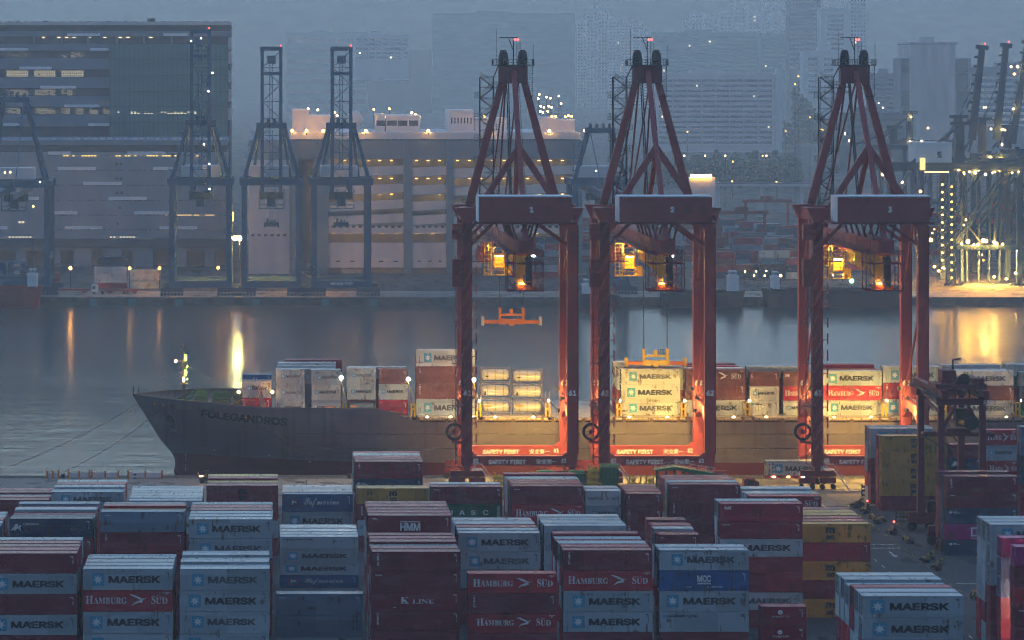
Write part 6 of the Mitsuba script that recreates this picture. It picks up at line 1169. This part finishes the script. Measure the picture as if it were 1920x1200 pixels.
    b = MB().loft([[rc + (r * math.cos(a), y, r * math.sin(a)) for a in t] for r, y in ((1.25, -.32), (1.75, -.32), (1.75, .32), (1.25, .32), (1.25, -.32))], cap=False)
    rl = P('cable_reel', b, K); sp = MB().tube(rc + (0, -.3, 0), rc + (0, .3, 0), .45, 14)
    for a in np.arange(0, 6.28, math.pi / 4): sp.bar(rc + (.4 * math.cos(a), -.2, .4 * math.sin(a)), rc + (1.3 * math.cos(a), -.2, 1.3 * math.sin(a)), .12)
    sp.bar(rc + (-.5, .3, -1.9), rc + (2.0, .3, -2.3), .5)
    part(rl, 'hub', sp.ply(D), m)
    # white stairs down to the quay from the near sill
    b = MB().bar((-7.6, -2.2, 4.3), (-4.6, -2.6, .2), .22, .12).bar((-7.6, -3.0, 4.3), (-4.6, -3.4, .2), .22, .12).bar((-7.6, -2.2, 5.3), (-4.6, -2.6, 1.2), .1).bar((-9.4, -2.2, 5.3), (-7.6, -2.2, 5.3), .1).box(-9.4, -7.5, -3.0, -.8, 4.2, 4.32).bar((-8.9, -2.2, 4.3), (-8.9, -2.2, 6.2), .1)
    for i in range(12): b.box(-7.6 + i * .25, -7.35 + i * .25, -3.1, -2.3, 4.2 - i * .34, 4.25 - i * .34)
    P('stairs', b, 'mat_safety_white')
    # floodlights on the tie beams and under the portal
    for n_, (x, y, z, d, pw) in enumerate(FLOODS):
        hb, hg_ = lamp_head(x, y, z, d, 1.1, .8); f = P('floodlight', hb, K); part(f, 'lamp_glass', glow(hg_, AMBER if pw[1] == 'a' else SODIUM, pw[0], 3.0), m)
    return k
FLOODS = [(-9.0, 7.5, 17.0, (.62, .42, -.72), (150, 'a')), (9.0, 7.5, 17.0, (-.62, .42, -.72), (150, 'a')), (9.0, 14.6, 18.3, (-.45, .9, -.12), (9, 's')), (-9.0, 14.6, 18.3, (.45, .9, -.12), (9, 's')), (8.0, 3.0, 15.2, (.75, .3, -.2), (60, 'a'))]
def spreader(X, Y, zt, colour, label, ztop):
    """A lifting spreader hanging on its ropes below a crane's trolley."""
    k = thing('container_spreader', label, 'spreader'); m = move(X, Y, zt); lit = 'mat_spreader_' + colour
    def P(name, mb, bsdf): return part(k, name, mb.ply(bsdf), m)
    P('telescopic_beam', MB().box(-6.0, 6.0, -.75, -.35, .1, .75).box(-6.0, 6.0, .35, .75, .1, .75), 'mat_spreader_orange')
    for s in (-1, 1):
        P('end_frame', MB().box(s * 6.1 - .15, s * 6.1 + .15, -1.2, 1.2, .0, .8).box(s * 6.1 - .22, s * 6.1 + .22, -1.25, -.9, -.3, 1.5).box(s * 6.1 - .22, s * 6.1 + .22, .9, 1.25, -.3, 1.5), 'mat_tank_silver' if colour == 'orange' else lit)
    P('centre_frame', MB().box(-2.7, 2.7, -1.1, 1.1, .15, .95).box(-2.7, -1.1, -1.2, -1.1, .0, 1.2).box(.9, 2.7, -1.2, -1.1, .0, 1.2).box(-.5, .5, -1.2, 1.2, -.3, .5), lit)
    P('head_block', MB().box(-2.6, 2.6, -.5, .5, 1.7, 2.1).box(-2.7, -2.2, -.6, .6, .95, 3.4).box(2.2, 2.7, -.6, .6, .95, 3.4).box(-.4, .3, -.4, .4, 2.1, 3.1), lit)
    b = MB()
    for i in range(3): b.path([(.8 + .5 * i + .25 * math.cos(t), -.2, 2.8 + .55 * math.sin(t)) for t in np.linspace(0, 6.3, 13)], .07, 5)
    P('power_cable', b, 'mat_steel_dark')
    for x in (-2.45, 2.45):
        for y in (-.5, .5): P('hoist_rope', MB().tube((x, y, 3.4), (x * 1.02, y, ztop - zt), .05, 5, cap=False), 'mat_cable')
def build_cranes():
    quay_crane(61, 48.8, 'red quay crane numbered 61, leftmost of the three at the ship', .6, 40, 0)
    quay_crane(62, 75.9, 'red quay crane numbered 62, middle one of the three at the ship', 1.0, 38, 0)
    quay_crane(63, 117.9, 'red quay crane numbered 63, rightmost of the three at the ship', 1.3, 30, 0)
    spreader(X_(959, 610), 610, Z_(607, 610), 'orange', 'orange lifting spreader hanging high over the water behind the ship', 45.7)
    spreader(X_(1229, 600), 600, 21.3, 'yellow', 'yellow lifting spreader resting on boxes aboard the ship', 45.7)
build_cranes()
# ---------------------------------------------------------------- the lane at right: markings, striped barriers, the yard gantry
def gY(py): return HC * F / (py - HY)
m = MB()
for y in np.arange(395, 560, 5.5): m.quad((109.0, y, .006), (109.16, y, .006), (109.16, y + 2.6, .006), (109.0, y + 2.6, .006))
solo('lane_line', m.ply('mat_road_yellow'), kind='structure')
m = MB()
for y in np.arange(400, 540, 6): m.quad((101.6, y, .006), (101.75, y, .006), (101.75, y + 2.2, .006), (101.6, y + 2.2, .006))
for y in (497.5, 501.5): m.quad((100.5, y, .008), (108.6, y, .008), (108.6, y + .35, .008), (100.5, y + .35, .008))
for y in (463, 449): m.quad((110, y, .008), (126, y, .008), (126, y + .3, .008), (110, y + .3, .008))
for x, y in ((104.5, 545), (105.8, 490), (105.2, 468), (104.8, 424)):
    m.quad((x, y, .008), (x + .22, y, .008), (x + .22, y + 4, .008), (x, y + 4, .008)); m.raw([(x - .5, y, .008), (x + .72, y, .008), (x + .11, y - 1.6, .008)], [[0, 1, 2]])
solo('road_marking', m.ply('mat_road_paint'), kind='structure')
def striped_bar(p, q, w, h, n, root, mm):
    p, q = np.asarray(p, float), np.asarray(q, float); a, b = MB(), MB()
    for i in range(n): (a if i % 2 else b).bar(p + (q - p) * i / n, p + (q - p) * (i + 1) / n, w, h)
    part(root, 'yellow_stripe', a.ply('mat_road_yellow'), mm, kind='stuff'); part(root, 'black_stripe', b.ply('mat_steel_dark'), mm, kind='stuff')
def barrier(X, Y, label, lamp_on=False, rz=0.0, n=2):
    k = thing('striped_barrier', label, 'barrier', 'black and yellow barriers along the lane'); m_ = move(X, Y, 0, rz)
    striped_bar((0, -2.3, .5), (.1, 2.3, .5), .45, .75, 8, k, m_)
    if n > 1: striped_bar((-.9, -1.3, .35), (.9, 1.3, 1.5), .28, .34, 6, k, m_)
    [part(k, 'foot', MB().box(-.3, .9, e, e + .4, 0, .55).ply('mat_steel_dark'), m_) for e in (-1.9, 1.5)]
    if lamp_on: part(k, 'post', MB().bar((.4, 0, 0), (.4, 0, 2.0), .1).ply('mat_steel_dark'), m_); part(k, 'red_lamp', glow(MB().sphere((.4, -.1, 2.1), .2), REDL, .6, .1), m_)
for i, (px, py, on, n) in enumerate(((1607, 950, 0, 2), (1622, 960, 1, 2), (1637, 975, 0, 1), (1648, 980, 0, 1), (1672, 1000, 1, 2), (1700, 1016, 0, 1), (1738, 1052, 0, 2), (1756, 1066, 0, 2), (1828, 1122, 1, 2), (1912, 1190, 0, 2))):
    Y = gY(py); barrier(X_(px, Y), Y, f'black and yellow striped barrier with red lamp beside the lane, {ORD[i]} from the far end' if on else f'black and yellow striped barrier beside the lane, {ORD[i]} from the far end', bool(on), -.5 + .25 * (i % 3), n)
for i, (px0, px1, py) in enumerate(((1755, 1800, 1036), (1680, 1712, 985), (1616, 1640, 935), (1838, 1875, 1103))):
    Y = gY(py); k = thing('striped_gate', f'striped rail fence at the end of a container bay, {ORD[i]} along the lane', 'fence', 'striped rail fences by the lane'); x0, x1 = X_(px0, Y), X_(px1, Y)
    for z in (.7, 1.5, 2.3): striped_bar((x0, Y, z), (x1, Y, z), .12, .45, 10, k, None)
    part(k, 'post', (lambda q: [q.bar((x, Y + .12, 0), (x, Y + .12, 2.7), .14) for x in np.linspace(x0, x1, 4)] and q)(MB()).ply('mat_steel_dark'), kind='stuff')
# rubber-tyred yard gantry
def yard_gantry():
    k = thing('yard_gantry', 'dark red rubber-tyred gantry marked R84 over stacks at right', 'gantry crane'); R, D, K = 'mat_crane_deep', 'mat_crane_red', 'mat_steel_dark'
    Y1, Y2, s1 = 501.0, 516.5, F / 501.0; xa, xb = X_(1764, Y1), X_(1842, Y1); zt = 25.6
    def P(n, m_, b=R, root=None, kind=None): return part(root or k, n, m_.ply(b), None, None, kind)
    for y in (Y1, Y2):
        for x in (xa, xb): P('leg', MB().bar((x, y, 2.8), (x, y, zt - 1.2), 1.25, 1.1, w2=.95, h2=.9))
        P('sill_beam', MB().box(xa - 2.2, xb + 2.2, y - .5, y + .5, 2.2, 3.4)); P('head_beam', MB().box(xa - .8, xb + .8, y - .45, y + .45, zt - 1.2, zt - .1))
        for x in (xa, xb):
            b = P('bogie', MB().box(x - 2.4, x + 2.4, y - .35, y + .35, 1.2, 2.15)); w = MB()
            for q in (-1.6, 1.6): w.tube((x + q, y - .38, .82), (x + q, y + .38, .82), .82, 18).tube((x + q, y - .42, .82), (x + q, y + .42, .82), .35, 10)
            P('wheel', w, 'mat_rubber', b, 'stuff')
        P('engine_box', MB().box(xa + 1.2, xb - 1.2, y - .6, y + .7, 3.45, 5.4), K)
    for x in (xa, xb): P('girder', MB().box(x - .55, x + .55, Y1 - 3, Y2 + 4, zt, zt + 1.5)); P('rail_walkway', MB().box(x - 1.4, x - .6, Y1 - 3, Y2 + 4, zt + .3, zt + .4).rail((x - 1.4, Y1 - 3, zt + .4), (x - 1.4, Y2 + 4, zt + .4)).rail((xa - .6, Y1 - 3, zt + 1.5), (xb, Y1 - 3, zt + 1.5)), K)
    yt = Y1 + 3
    t = P('trolley', MB().box(xa - .8, xb + .8, yt - 2.6, yt + 3, zt + 1.55, zt + 2.3).box(xa + .6, xa + 3.0, yt - 1.6, yt + 2, zt + 2.3, zt + 4.6).box(xb - 1.3, xb + .6, yt - 2, yt + 1, zt + 2.3, zt + 3.2).rail((xa - .8, yt - 2.6, zt + 2.3), (xb + .8, yt - 2.6, zt + 2.3)))
    P('hoist_drum', MB().tube((xa + 4.2, yt - 2.2, zt + 3.1), (xa + 4.2, yt + 2.0, zt + 3.1), .85, 18), 'mat_tank_silver', t); P('drum_flange', MB().tube((xa + 4.2, yt - 2.45, zt + 3.1), (xa + 4.2, yt - 2.25, zt + 3.1), 1.05, 18).tube((xa + 4.2, yt - 2.6, zt + 3.1), (xa + 4.2, yt - 2.45, zt + 3.1), .45, 12), K, t)
    P('exhaust', MB().path([(xa + 2.8, yt, zt + 4.6), (xa + 2.8, yt, zt + 6.3), (xa + 4.2, yt, zt + 6.6)], .16, 8), K, t)
    c = P('operator_cab', MB().box(xa + 2.8, xb - 1.5, yt - 2.4, yt - .2, zt - 5.0, zt - 4.8).box(xa + 2.8, xb - 1.5, yt - 2.4, yt - .2, zt - 2.4, zt - 2.0).box(xa + 2.8, xa + 2.95, yt - 2.4, yt - .2, zt - 4.8, zt - 2.4).box(xb - 1.65, xb - 1.5, yt - 2.4, yt - .2, zt - 4.8, zt - 2.4).box(xa + 2.95, xb - 1.65, yt - .4, yt - .2, zt - 4.8, zt - 2.4).bar((xa + 3, yt - 1, zt - 2), (xa + 3, yt - 1, zt + 1.6), .25).bar((xb - 1.8, yt - 1, zt - 2), (xb - 1.8, yt - 1, zt + 1.6), .25), K)
    P('cab_window', MB().box(xa + 3.0, xb - 1.7, yt - 2.38, yt - 2.34, zt - 4.0, zt - 2.5), 'mat_glass_dark', c); part(c, 'cab_lamp', glow(MB().box(xa + 4.6, xa + 5.1, yt - 1.6, yt - 1.4, zt - 4.5, zt - 4.3), AMBER, 4, .1))
    P('lifting_frame', MB().box(xa - 2.2, xb + 2.2, yt - .9, yt - .5, zt - 7.0, zt - 6.4).box(xa - 2.2, xb + 2.2, yt + .6, yt + 1.0, zt - 7.0, zt - 6.4).box(xa - 2.5, xa - 2.2, yt - 1.2, yt + 1.3, zt - 7.2, zt - 6.3).box(xb + 2.2, xb + 2.5, yt - 1.2, yt + 1.3, zt - 7.2, zt - 6.3).box(xa + 1.5, xb - 1.5, yt - 1, yt + 1, zt - 6.4, zt - 5.6)); P('hoist_rope', (lambda q: [q.bar((x, y, zt - 5.6), (x, y, zt + 1.5), .06) for x in (xa + 1.8, xb - 1.8) for y in (yt - .8, yt + .8)] and q)(MB()), K, None, 'stuff')
    P('reel', MB().tube((xb - 2.2, Y1 - 1.2, zt - 4.2), (xb - 2.2, Y1 - .8, zt - 4.2), 1.3, 18), K); P('knee_brace', MB().bar((xb, Y1, zt - 6), (xb - 2.6, Y1, zt - 1.2), .5).bar((xa, Y1, zt - 6), (xa + 2.6, Y1, zt - 1.2), .5))
    b = MB().bar((xa + .7, Y1 - .8, zt - 9), (xa - 3.6, Y1 - .8, zt - 6.2), .2)
    for i in range(5): z = 3.4 + i * 3.2; b.bar((xb - 1.0, Y2 - .8, z), (xb - 3.4, Y2 - .8, z + 3.2), .2).bar((xb - 1.0, Y2 - .8, z + 1), (xb - 3.4, Y2 - .8, z + 4.2), .08)
    P('stair', b, K); a = pt(1722, 726, Y2 + 3); q = pt(1762, 757, Y1 + 2)
    P('side_platform', MB().bar(a, q, 1.0, .3).rail(a + (0, -.5, .1), q + (0, -.5, .1)).bar(a + (.4, 0, -1.2), q + (0, 0, -1.5), .4).bar(a, a + (.4, 0, -1.2), .3)); P('number', MB().plate(at_(text_shape('R84', 1, bold=4), xb + .1, zt - 1.1, 1.5, .8), facing(0, Y1 - .56, 0)), 'mat_ink_white')
    wl = MB()
    for p in ((1758, 747), (1770, 743), (1786, 742)): wl.sphere(pt(*p, Y1 - 1), .1, 1)
yard_gantry()
# ---------------------------------------------------------------- on the quay: trucks, hoppers, gear, people
def tractor(X, Y, label):
    k = thing('truck', label, 'truck'); m_ = move(X, Y, 0); c = part(k, 'cab', MB().loft([[(0, -1.2, .8), (2.3, -1.2, .8), (2.3, 1.2, .8), (0, 1.2, .8)], [(-.05, -1.22, 1.9), (2.3, -1.22, 1.9), (2.3, 1.22, 1.9), (-.05, 1.22, 1.9)], [(.3, -1.15, 3.0), (2.25, -1.15, 3.0), (2.25, 1.15, 3.0), (.3, 1.15, 3.0)], [(.5, -1.0, 3.15), (2.1, -1.0, 3.15), (2.1, 1.0, 3.15), (.5, 1.0, 3.15)]]).box(-.15, .1, -1.2, 1.2, .5, .8).ply('mat_boat_red'), m_)
    part(c, 'window', MB().box(.75, 1.9, -1.235, -1.2, 1.95, 2.75).box(.05, .2, -1.0, 1.0, 2.0, 2.8).ply('mat_glass_dark'), m_); part(c, 'headlight', glow(MB().sphere((-.12, -.85, .95), .16).sphere((-.12, .85, .95), .16), WARM, 10, .1), m_)
    part(k, 'chassis', MB().box(.3, 6.4, -.5, -.3, .8, 1.1).box(.3, 6.4, .3, .5, .8, 1.1).box(2.6, 3.0, -1.1, 1.1, .9, 2.4).box(4.2, 5.4, -.6, .6, 1.1, 1.3).ply('mat_steel_dark'), m_); w = MB()
    for q in (1.0, 4.4, 5.6):
        for y in (-1.1, .8): w.tube((q, y, .5), (q, y + .3, .5), .5, 16)
    part(k, 'wheel', w.ply('mat_rubber'), m_, kind='stuff'); return k
tractor(X_(1393, 562), 562, 'red tractor truck without trailer on the quay behind white-roofed stack')
Y = 575.0; x = X_(1437, Y)
container(x, Y, 1.75, 2.9, L40, 'grey', 'star', 'grey star-badge container on a road trailer left of right red crane base', None)
k = thing('road_trailer', 'road trailer with small lit side lamps carrying a grey container', 'trailer'); b = MB().box(x - .3, x + 12.4, Y + .3, Y + .7, 1.2, 1.74).box(x - .3, x + 12.4, Y + 1.75, Y + 2.15, 1.2, 1.74)
for q in range(7): b.box(x + q * 2, x + q * 2 + .15, Y, Y + 2.44, 1.45, 1.7)
part(k, 'frame', b.ply('mat_boat_red')); w = MB()
for q in (9.2, 10.4, 11.6):
    for y in (0, 2.1): w.tube((x + q, Y + y, .5), (x + q, Y + y + .33, .5), .5, 14)
part(k, 'wheel', w.ply('mat_rubber'), kind='stuff')
for q in (1.2, 4.1, 7.0): part(k, 'side_lamp', glow(MB().box(x + q, x + q + .55, Y - .06, Y - .01, 1.35, 1.62), WARM, 3, .1))
def hopper(px0, px1, y0, Y, label, mat_='mat_hopper_green', z1=None):
    k = thing('waste_hopper', label, 'hopper', 'green hoppers on the quay'); x0, x1, zt = X_(px0, Y), X_(px1, Y), Z_(y0, Y); m_ = MB()
    m_.loft([[(x0 + .5, Y + .4, 0.02), (x1 - .5, Y + .4, .02), (x1 - .5, Y + 2.6, .02), (x0 + .5, Y + 2.6, .02)], [(x0, Y, zt * .55), (x1, Y, zt * .55), (x1, Y + 3, zt * .55), (x0, Y + 3, zt * .55)], [(x0, Y, zt - .5), (x1, Y, zt - .5), (x1, Y + 3, zt - .5), (x0, Y + 3, zt - .5)], [(x0 + .2, Y + .6, zt), (x1 - .2, Y + .6, zt), (x1 - .2, Y + 2.4, zt), (x0 + .2, Y + 2.4, zt)]])
    part(k, 'body', m_.ply(mat_)); r = MB()
    for q in np.linspace(x0 + .1, x1 - .2, 5): r.box(q, q + .12, Y - .08, Y, zt * .55, zt - .5)
    part(k, 'rib', r.ply('mat_steel_dark'), kind='stuff')
hopper(1127, 1160, 872, 556, 'tall green hopper left of the white stairs of middle red crane'); hopper(1068, 1098, 884, 558, 'green hopper at right foot of left red crane'); hopper(1008, 1040, 884, 560, 'low green hopper under the right end of left red crane sill')
k = thing('gangway_ramp', 'long green loading ramp lying on the quay under middle red crane', 'ramp'); Y = 556; b = MB()
x0, x1 = X_(1228, Y), X_(1338, Y); b.loft([[(x0, Y, 5.2), (x0, Y + 2.4, 5.2), (x0, Y + 2.4, 5.5), (x0, Y, 5.5)], [(x0 + 4, Y, 5.4), (x0 + 4, Y + 2.4, 5.4), (x0 + 4, Y + 2.4, 6.1), (x0 + 4, Y, 6.1)], [(x1, Y, 4.0), (x1, Y + 2.4, 4.0), (x1, Y + 2.4, 4.8), (x1, Y, 4.8)]]); part(k, 'deck', b.ply('mat_hopper_green'))
b = MB()
for q in np.linspace(x0 + .6, x1 - .6, 7): b.bar((q, Y + .2, .02), (q, Y + .2, 5.4 if q < x0 + 6 else 4.4), .22).bar((q, Y + 2.2, .02), (q, Y + 2.2, 5.4 if q < x0 + 6 else 4.4), .22)
part(k, 'trestle', b.ply('mat_steel_dark')); part(k, 'handrail', MB().rail((x0, Y, 5.5), (x0 + 4, Y, 6.1)).rail((x0 + 4, Y, 6.1), (x1, Y, 4.8)).ply('mat_safety_white'))
def gear(px0, px1, y0, Y, label):
    """A spare lifting frame stored on stacked beams."""
    k = thing('lifting_frame', label, 'lifting frame', 'yellow lifting frames stored on the quay'); x0, x1, zt = X_(px0, Y), X_(px1, Y), Z_(y0, Y); b = MB()
    for z in np.arange(.3, zt - .5, 1.15): b.box(x0, x1, Y, Y + .35, z, z + .55).box(x0, x1, Y + 1.9, Y + 2.25, z, z + .55)
    for q in np.linspace(x0 + .2, x1 - .5, 4): b.box(q, q + .3, Y + .05, Y + 2.2, .05, zt - .9)
    part(k, 'frame', b.ply('mat_spreader_yellow')); part(k, 'post', MB().bar((x0 + .4, Y + 1, zt - .9), (x0 + .4, Y + 1, zt + .6), .3).bar((x1 - .4, Y + 1, zt - .9), (x1 - .4, Y + 1, zt + .3), .3).sphere((x0 + 1.1, Y + 1, zt - .3), .5).ply('mat_spreader_yellow'))
gear(1102, 1123, 878, 557, 'yellow lifting frame stack left of the green hopper'); gear(1178, 1206, 898, 553, 'yellow lifting frame at foot of the white stairs'); gear(1209, 1230, 899, 553, 'yellow lifting frame right of the white stairs'); gear(925, 950, 893, 555, 'yellow lifting frame below the left motto of left red crane')
# barrier panels and bollards along the quay edge, a small terminal tractor
for i, (px0, px1) in enumerate(((88, 110), (128, 168), (172, 222), (240, 304))):
    Y = 583.0; x0, x1 = X_(px0, Y), X_(px1, Y); k = thing('edge_barrier', f'low pinkish barrier with orange posts on the quay edge, {ORD[i]} from left', 'barrier', 'barriers along the quay edge')
    part(k, 'panel', MB().box(x0 + .2, x1 - .2, Y, Y + .12, .25, 1.2).ply('mat_pink_wall')); part(k, 'post', MB().box(x0 - .15, x0 + .2, Y - .1, Y + .3, .01, 1.7).box(x1 - .2, x1 + .15, Y - .1, Y + .3, .01, 1.7).box((x0 + x1) / 2 - .15, (x0 + x1) / 2 + .15, Y - .1, Y + .3, .01, 1.6).ply('mat_spreader_orange'))
for i, px in enumerate((118, 245, 385, 655)):
    Y = 583.4; x = X_(px, Y) + .9 * (i != 0 and i != 3); solo('bollard', MB().tube((x, Y, .005), (x, Y, .5), .32, 12).tube((x, Y, .5), (x, Y, .8), .32, 12, r2=.55).tube((x, Y, .8), (x, Y, .95), .55, 12, r2=.45).ply('mat_steel_dark'), f'mooring bollard on the quay edge, {ORD[i]} from left', 'bollard', 'bollards on the quay edge')
Y = 577.0; x = X_(374, Y); k = thing('terminal_tractor', 'small dark tractor with orange lamps parked beside the bow', 'tractor')
part(k, 'body', MB().box(x, x + 2.3, Y - .9, Y + .9, .5, 1.3).box(x + 1.0, x + 1.9, Y - .7, Y + .7, 1.3, 2.5).bar((x, Y, 1.2), (x - .3, Y, 2.2), .2).ply('mat_boat_dark')); part(k, 'wheel', MB().tube((x + .5, Y - 1, .42), (x + .5, Y + 1, .42), .42, 14).tube((x + 1.9, Y - 1, .42), (x + 1.9, Y + 1, .42), .42, 14).ply('mat_rubber'), kind='stuff')
part(k, 'beacon', glow(MB().sphere((x + .2, Y - .9, 1.45), .13).sphere((x + .6, Y - .9, 1.5), .13), SODIUM, 8, .05)); 
k = thing('forklift', 'dark forklift on the apron between bow and yard stacks', 'forklift'); Y = 562.0; x = X_(552, Y)
part(k, 'body', MB().box(x, x + 2.2, Y, Y + 1.3, .45, 1.3).box(x + .2, x + 2.0, Y + .05, Y + 1.25, 2.2, 2.3).bar((x + .3, Y + .1, 1.3), (x + .4, Y + .1, 2.2), .09).bar((x + 1.9, Y + .1, 1.3), (x + 1.8, Y + .1, 2.2), .09).ply('mat_boat_dark')); part(k, 'mast', MB().box(x + 2.25, x + 2.4, Y + .2, Y + .35, .1, 2.6).box(x + 2.25, x + 2.4, Y + .95, Y + 1.1, .1, 2.6).box(x + 2.4, x + 3.5, Y + .3, Y + .45, .1, .18).box(x + 2.4, x + 3.5, Y + .85, Y + 1.0, .1, .18).ply('mat_steel_dark')); part(k, 'wheel', MB().tube((x + .4, Y - .05, .36), (x + .4, Y + 1.35, .36), .36, 12).tube((x + 1.8, Y - .05, .36), (x + 1.8, Y + 1.35, .36), .36, 12).ply('mat_rubber'), kind='stuff')
# people at the crane feet
mat('skin', (.42, .24, .16), .6); mat('hivis', (.75, .62, .05), .6); mat('overall_dark', (.03, .04, .08), .8); mat('overall_red', (.28, .03, .03), .8); mat('hair', (.02, .015, .012), .7)
def person(X, Y, label, top, legs, face=-1.57, stride=.12, arm=.2):
    import manifold3d as m3
    k = thing('person', label, 'person'); m_ = move(X, Y, 0, face + 1.5708)
    def chain(js):
        out = m3.Manifold()
        for (a, ra), (b_, rb) in zip(js[:-1], js[1:]):
            s1 = m3.Manifold.sphere(ra, 12).translate(a); s2 = m3.Manifold.sphere(rb, 12).translate(b_); out = out + m3.Manifold.batch_hull([s1, s2])
        return out
    hips = chain([((-.09, 0, .92), .13), ((.09, 0, .92), .13)]); lg = hips
    for s in (-1, 1): lg = lg + chain([((s * .09, 0, .9), .10), ((s * .10, -.02 + s * stride * .5, .48), .075), ((s * .10, s * stride, .09), .055)]) + chain([((s * .10, s * stride + .05, .05), .05), ((s * .11, s * stride - .13, .04), .04)])
    tr = chain([((0, 0, .96), .155), ((0, -.01, 1.18), .16), ((0, 0, 1.38), .15)]) + chain([((-.16, 0, 1.40), .075), ((.16, 0, 1.40), .075)])
    hd = []
    for s in (-1, 1):
        el, wr = (s * .26, -.03, 1.14), (s * .25, -.05 - arm, .92); tr = tr + chain([((s * .19, 0, 1.40), .066), (el, .05), (wr, .036)])
        h = chain([(wr, .034), ((wr[0], wr[1] - .03, wr[2] - .08), .032)])
        for f_ in range(4): h = h + chain([((wr[0] - s * .004, wr[1] - .05 + f_ * .022, wr[2] - .09), .010), ((wr[0] - s * .012, wr[1] - .058 + f_ * .022, wr[2] - .145 + .006 * abs(f_ - 1)), .009), ((wr[0] - s * .03, wr[1] - .062 + f_ * .022, wr[2] - .17), .008)])
        h = h + chain([((wr[0] - s * .02, wr[1] - .05, wr[2] - .04), .011), ((wr[0] - s * .04, wr[1] - .075, wr[2] - .09), .009)]); hd.append(h)
    head = chain([((0, 0, 1.45), .055), ((0, -.01, 1.54), .052)]) + m3.Manifold.sphere(1, 24).scale((.078, .098, .118)).translate((0, -.015, 1.645)) + chain([((0, -.105, 1.645), .012), ((0, -.122, 1.625), .015)]) + chain([((-.02, -.104, 1.59), .008), ((.02, -.104, 1.59), .008)])
    for s in (-1, 1): head = head + m3.Manifold.sphere(.024, 10).scale((.5, 1, 1.3)).translate((s * .08, 0, 1.64))
    for h in hd: head = head + h
    def ms(mf, bsdf):
        q = mf.to_mesh(); tm = trimesh.Trimesh(q.vert_properties[:, :3], q.tri_verts, process=False); return mikit.ply(tm, bsdf, smooth=50)
    part(k, 'body', ms(head, 'mat_skin'), m_); part(k, 'jacket', ms(tr, top), m_); part(k, 'trousers', ms(lg, legs), m_)
    hel = m3.Manifold.sphere(1, 24).scale((.098, .118, .09)).translate((0, -.01, 1.70)).trim_by_plane((0, 0, 1), 1.685) + m3.Manifold.cylinder(.012, .12, .12, 24).scale((.9, 1.15, 1)).translate((0, -.02, 1.68)); part(k, 'helmet', ms(hel, 'mat_safety_white'), m_)
    e = MB()
    for s in (-1, 1): e.sphere((s * .032, -.103, 1.665), .012, 1)
    part(k, 'eyes', e.ply('mat_ink_dark'), m_, kind='stuff')
    v = MB(); t = np.linspace(0, 2 * math.pi, 16, endpoint=False)
    for z in (1.02, 1.2): v.loft([[(.185 * math.cos(a), .175 * math.sin(a), z + q) for a in t] for q in (0, .05)], cap=False)
    for s in (-1, 1): v.loft([[(s * .10 + .083 * math.cos(a), s * stride * .72 + .083 * math.sin(a), .26 + q) for a in t] for q in (0, .09)], cap=False)
    part(k, 'reflective_band', v.ply('mat_safety_white'), m_, kind='stuff')
for i, (px, Y, lab, tp, lg, fc) in enumerate(((866, 549, 'person in orange jacket left of the left red crane wheels', 'mat_spreader_orange', 'mat_overall_dark', -1.2), (877, 548, 'person in yellow jacket facing the yard at left red crane', 'mat_hivis', 'mat_hivis', -1.6), (884, 549, 'second person in yellow beside the left red crane wheels', 'mat_hivis', 'mat_hivis', -2.0), (898, 548, 'person in dark green jacket right of the yellow pair', 'mat_winch_green', 'mat_overall_dark', -1.4), (907, 548, 'person in red overalls right of the dark green jacket', 'mat_overall_red', 'mat_overall_red', -1.0), (914, 548, 'person in yellow jacket nearest the white stairs', 'mat_hivis', 'mat_overall_dark', -2.4), (1533, 551, 'person in yellow left of the pair at right red crane', 'mat_hivis', 'mat_hivis', -1.5), (1540, 551, 'person in yellow right of the pair at right red crane', 'mat_hivis', 'mat_hivis', -1.8))):
    person(X_(px, Y), Y, lab, tp, lg, fc, .08 + .05 * (i % 3), .05 + .1 * (i % 2))
# unseen lamp added outside the frame for warm light on the right-edge stacks
lamp(1955, 1161, 396, 0, (1.0, .62, .42), 900, .5, 'unseen lamp added outside the frame for warm light at lower right', None, 1.5, 'added_yard_lamp')
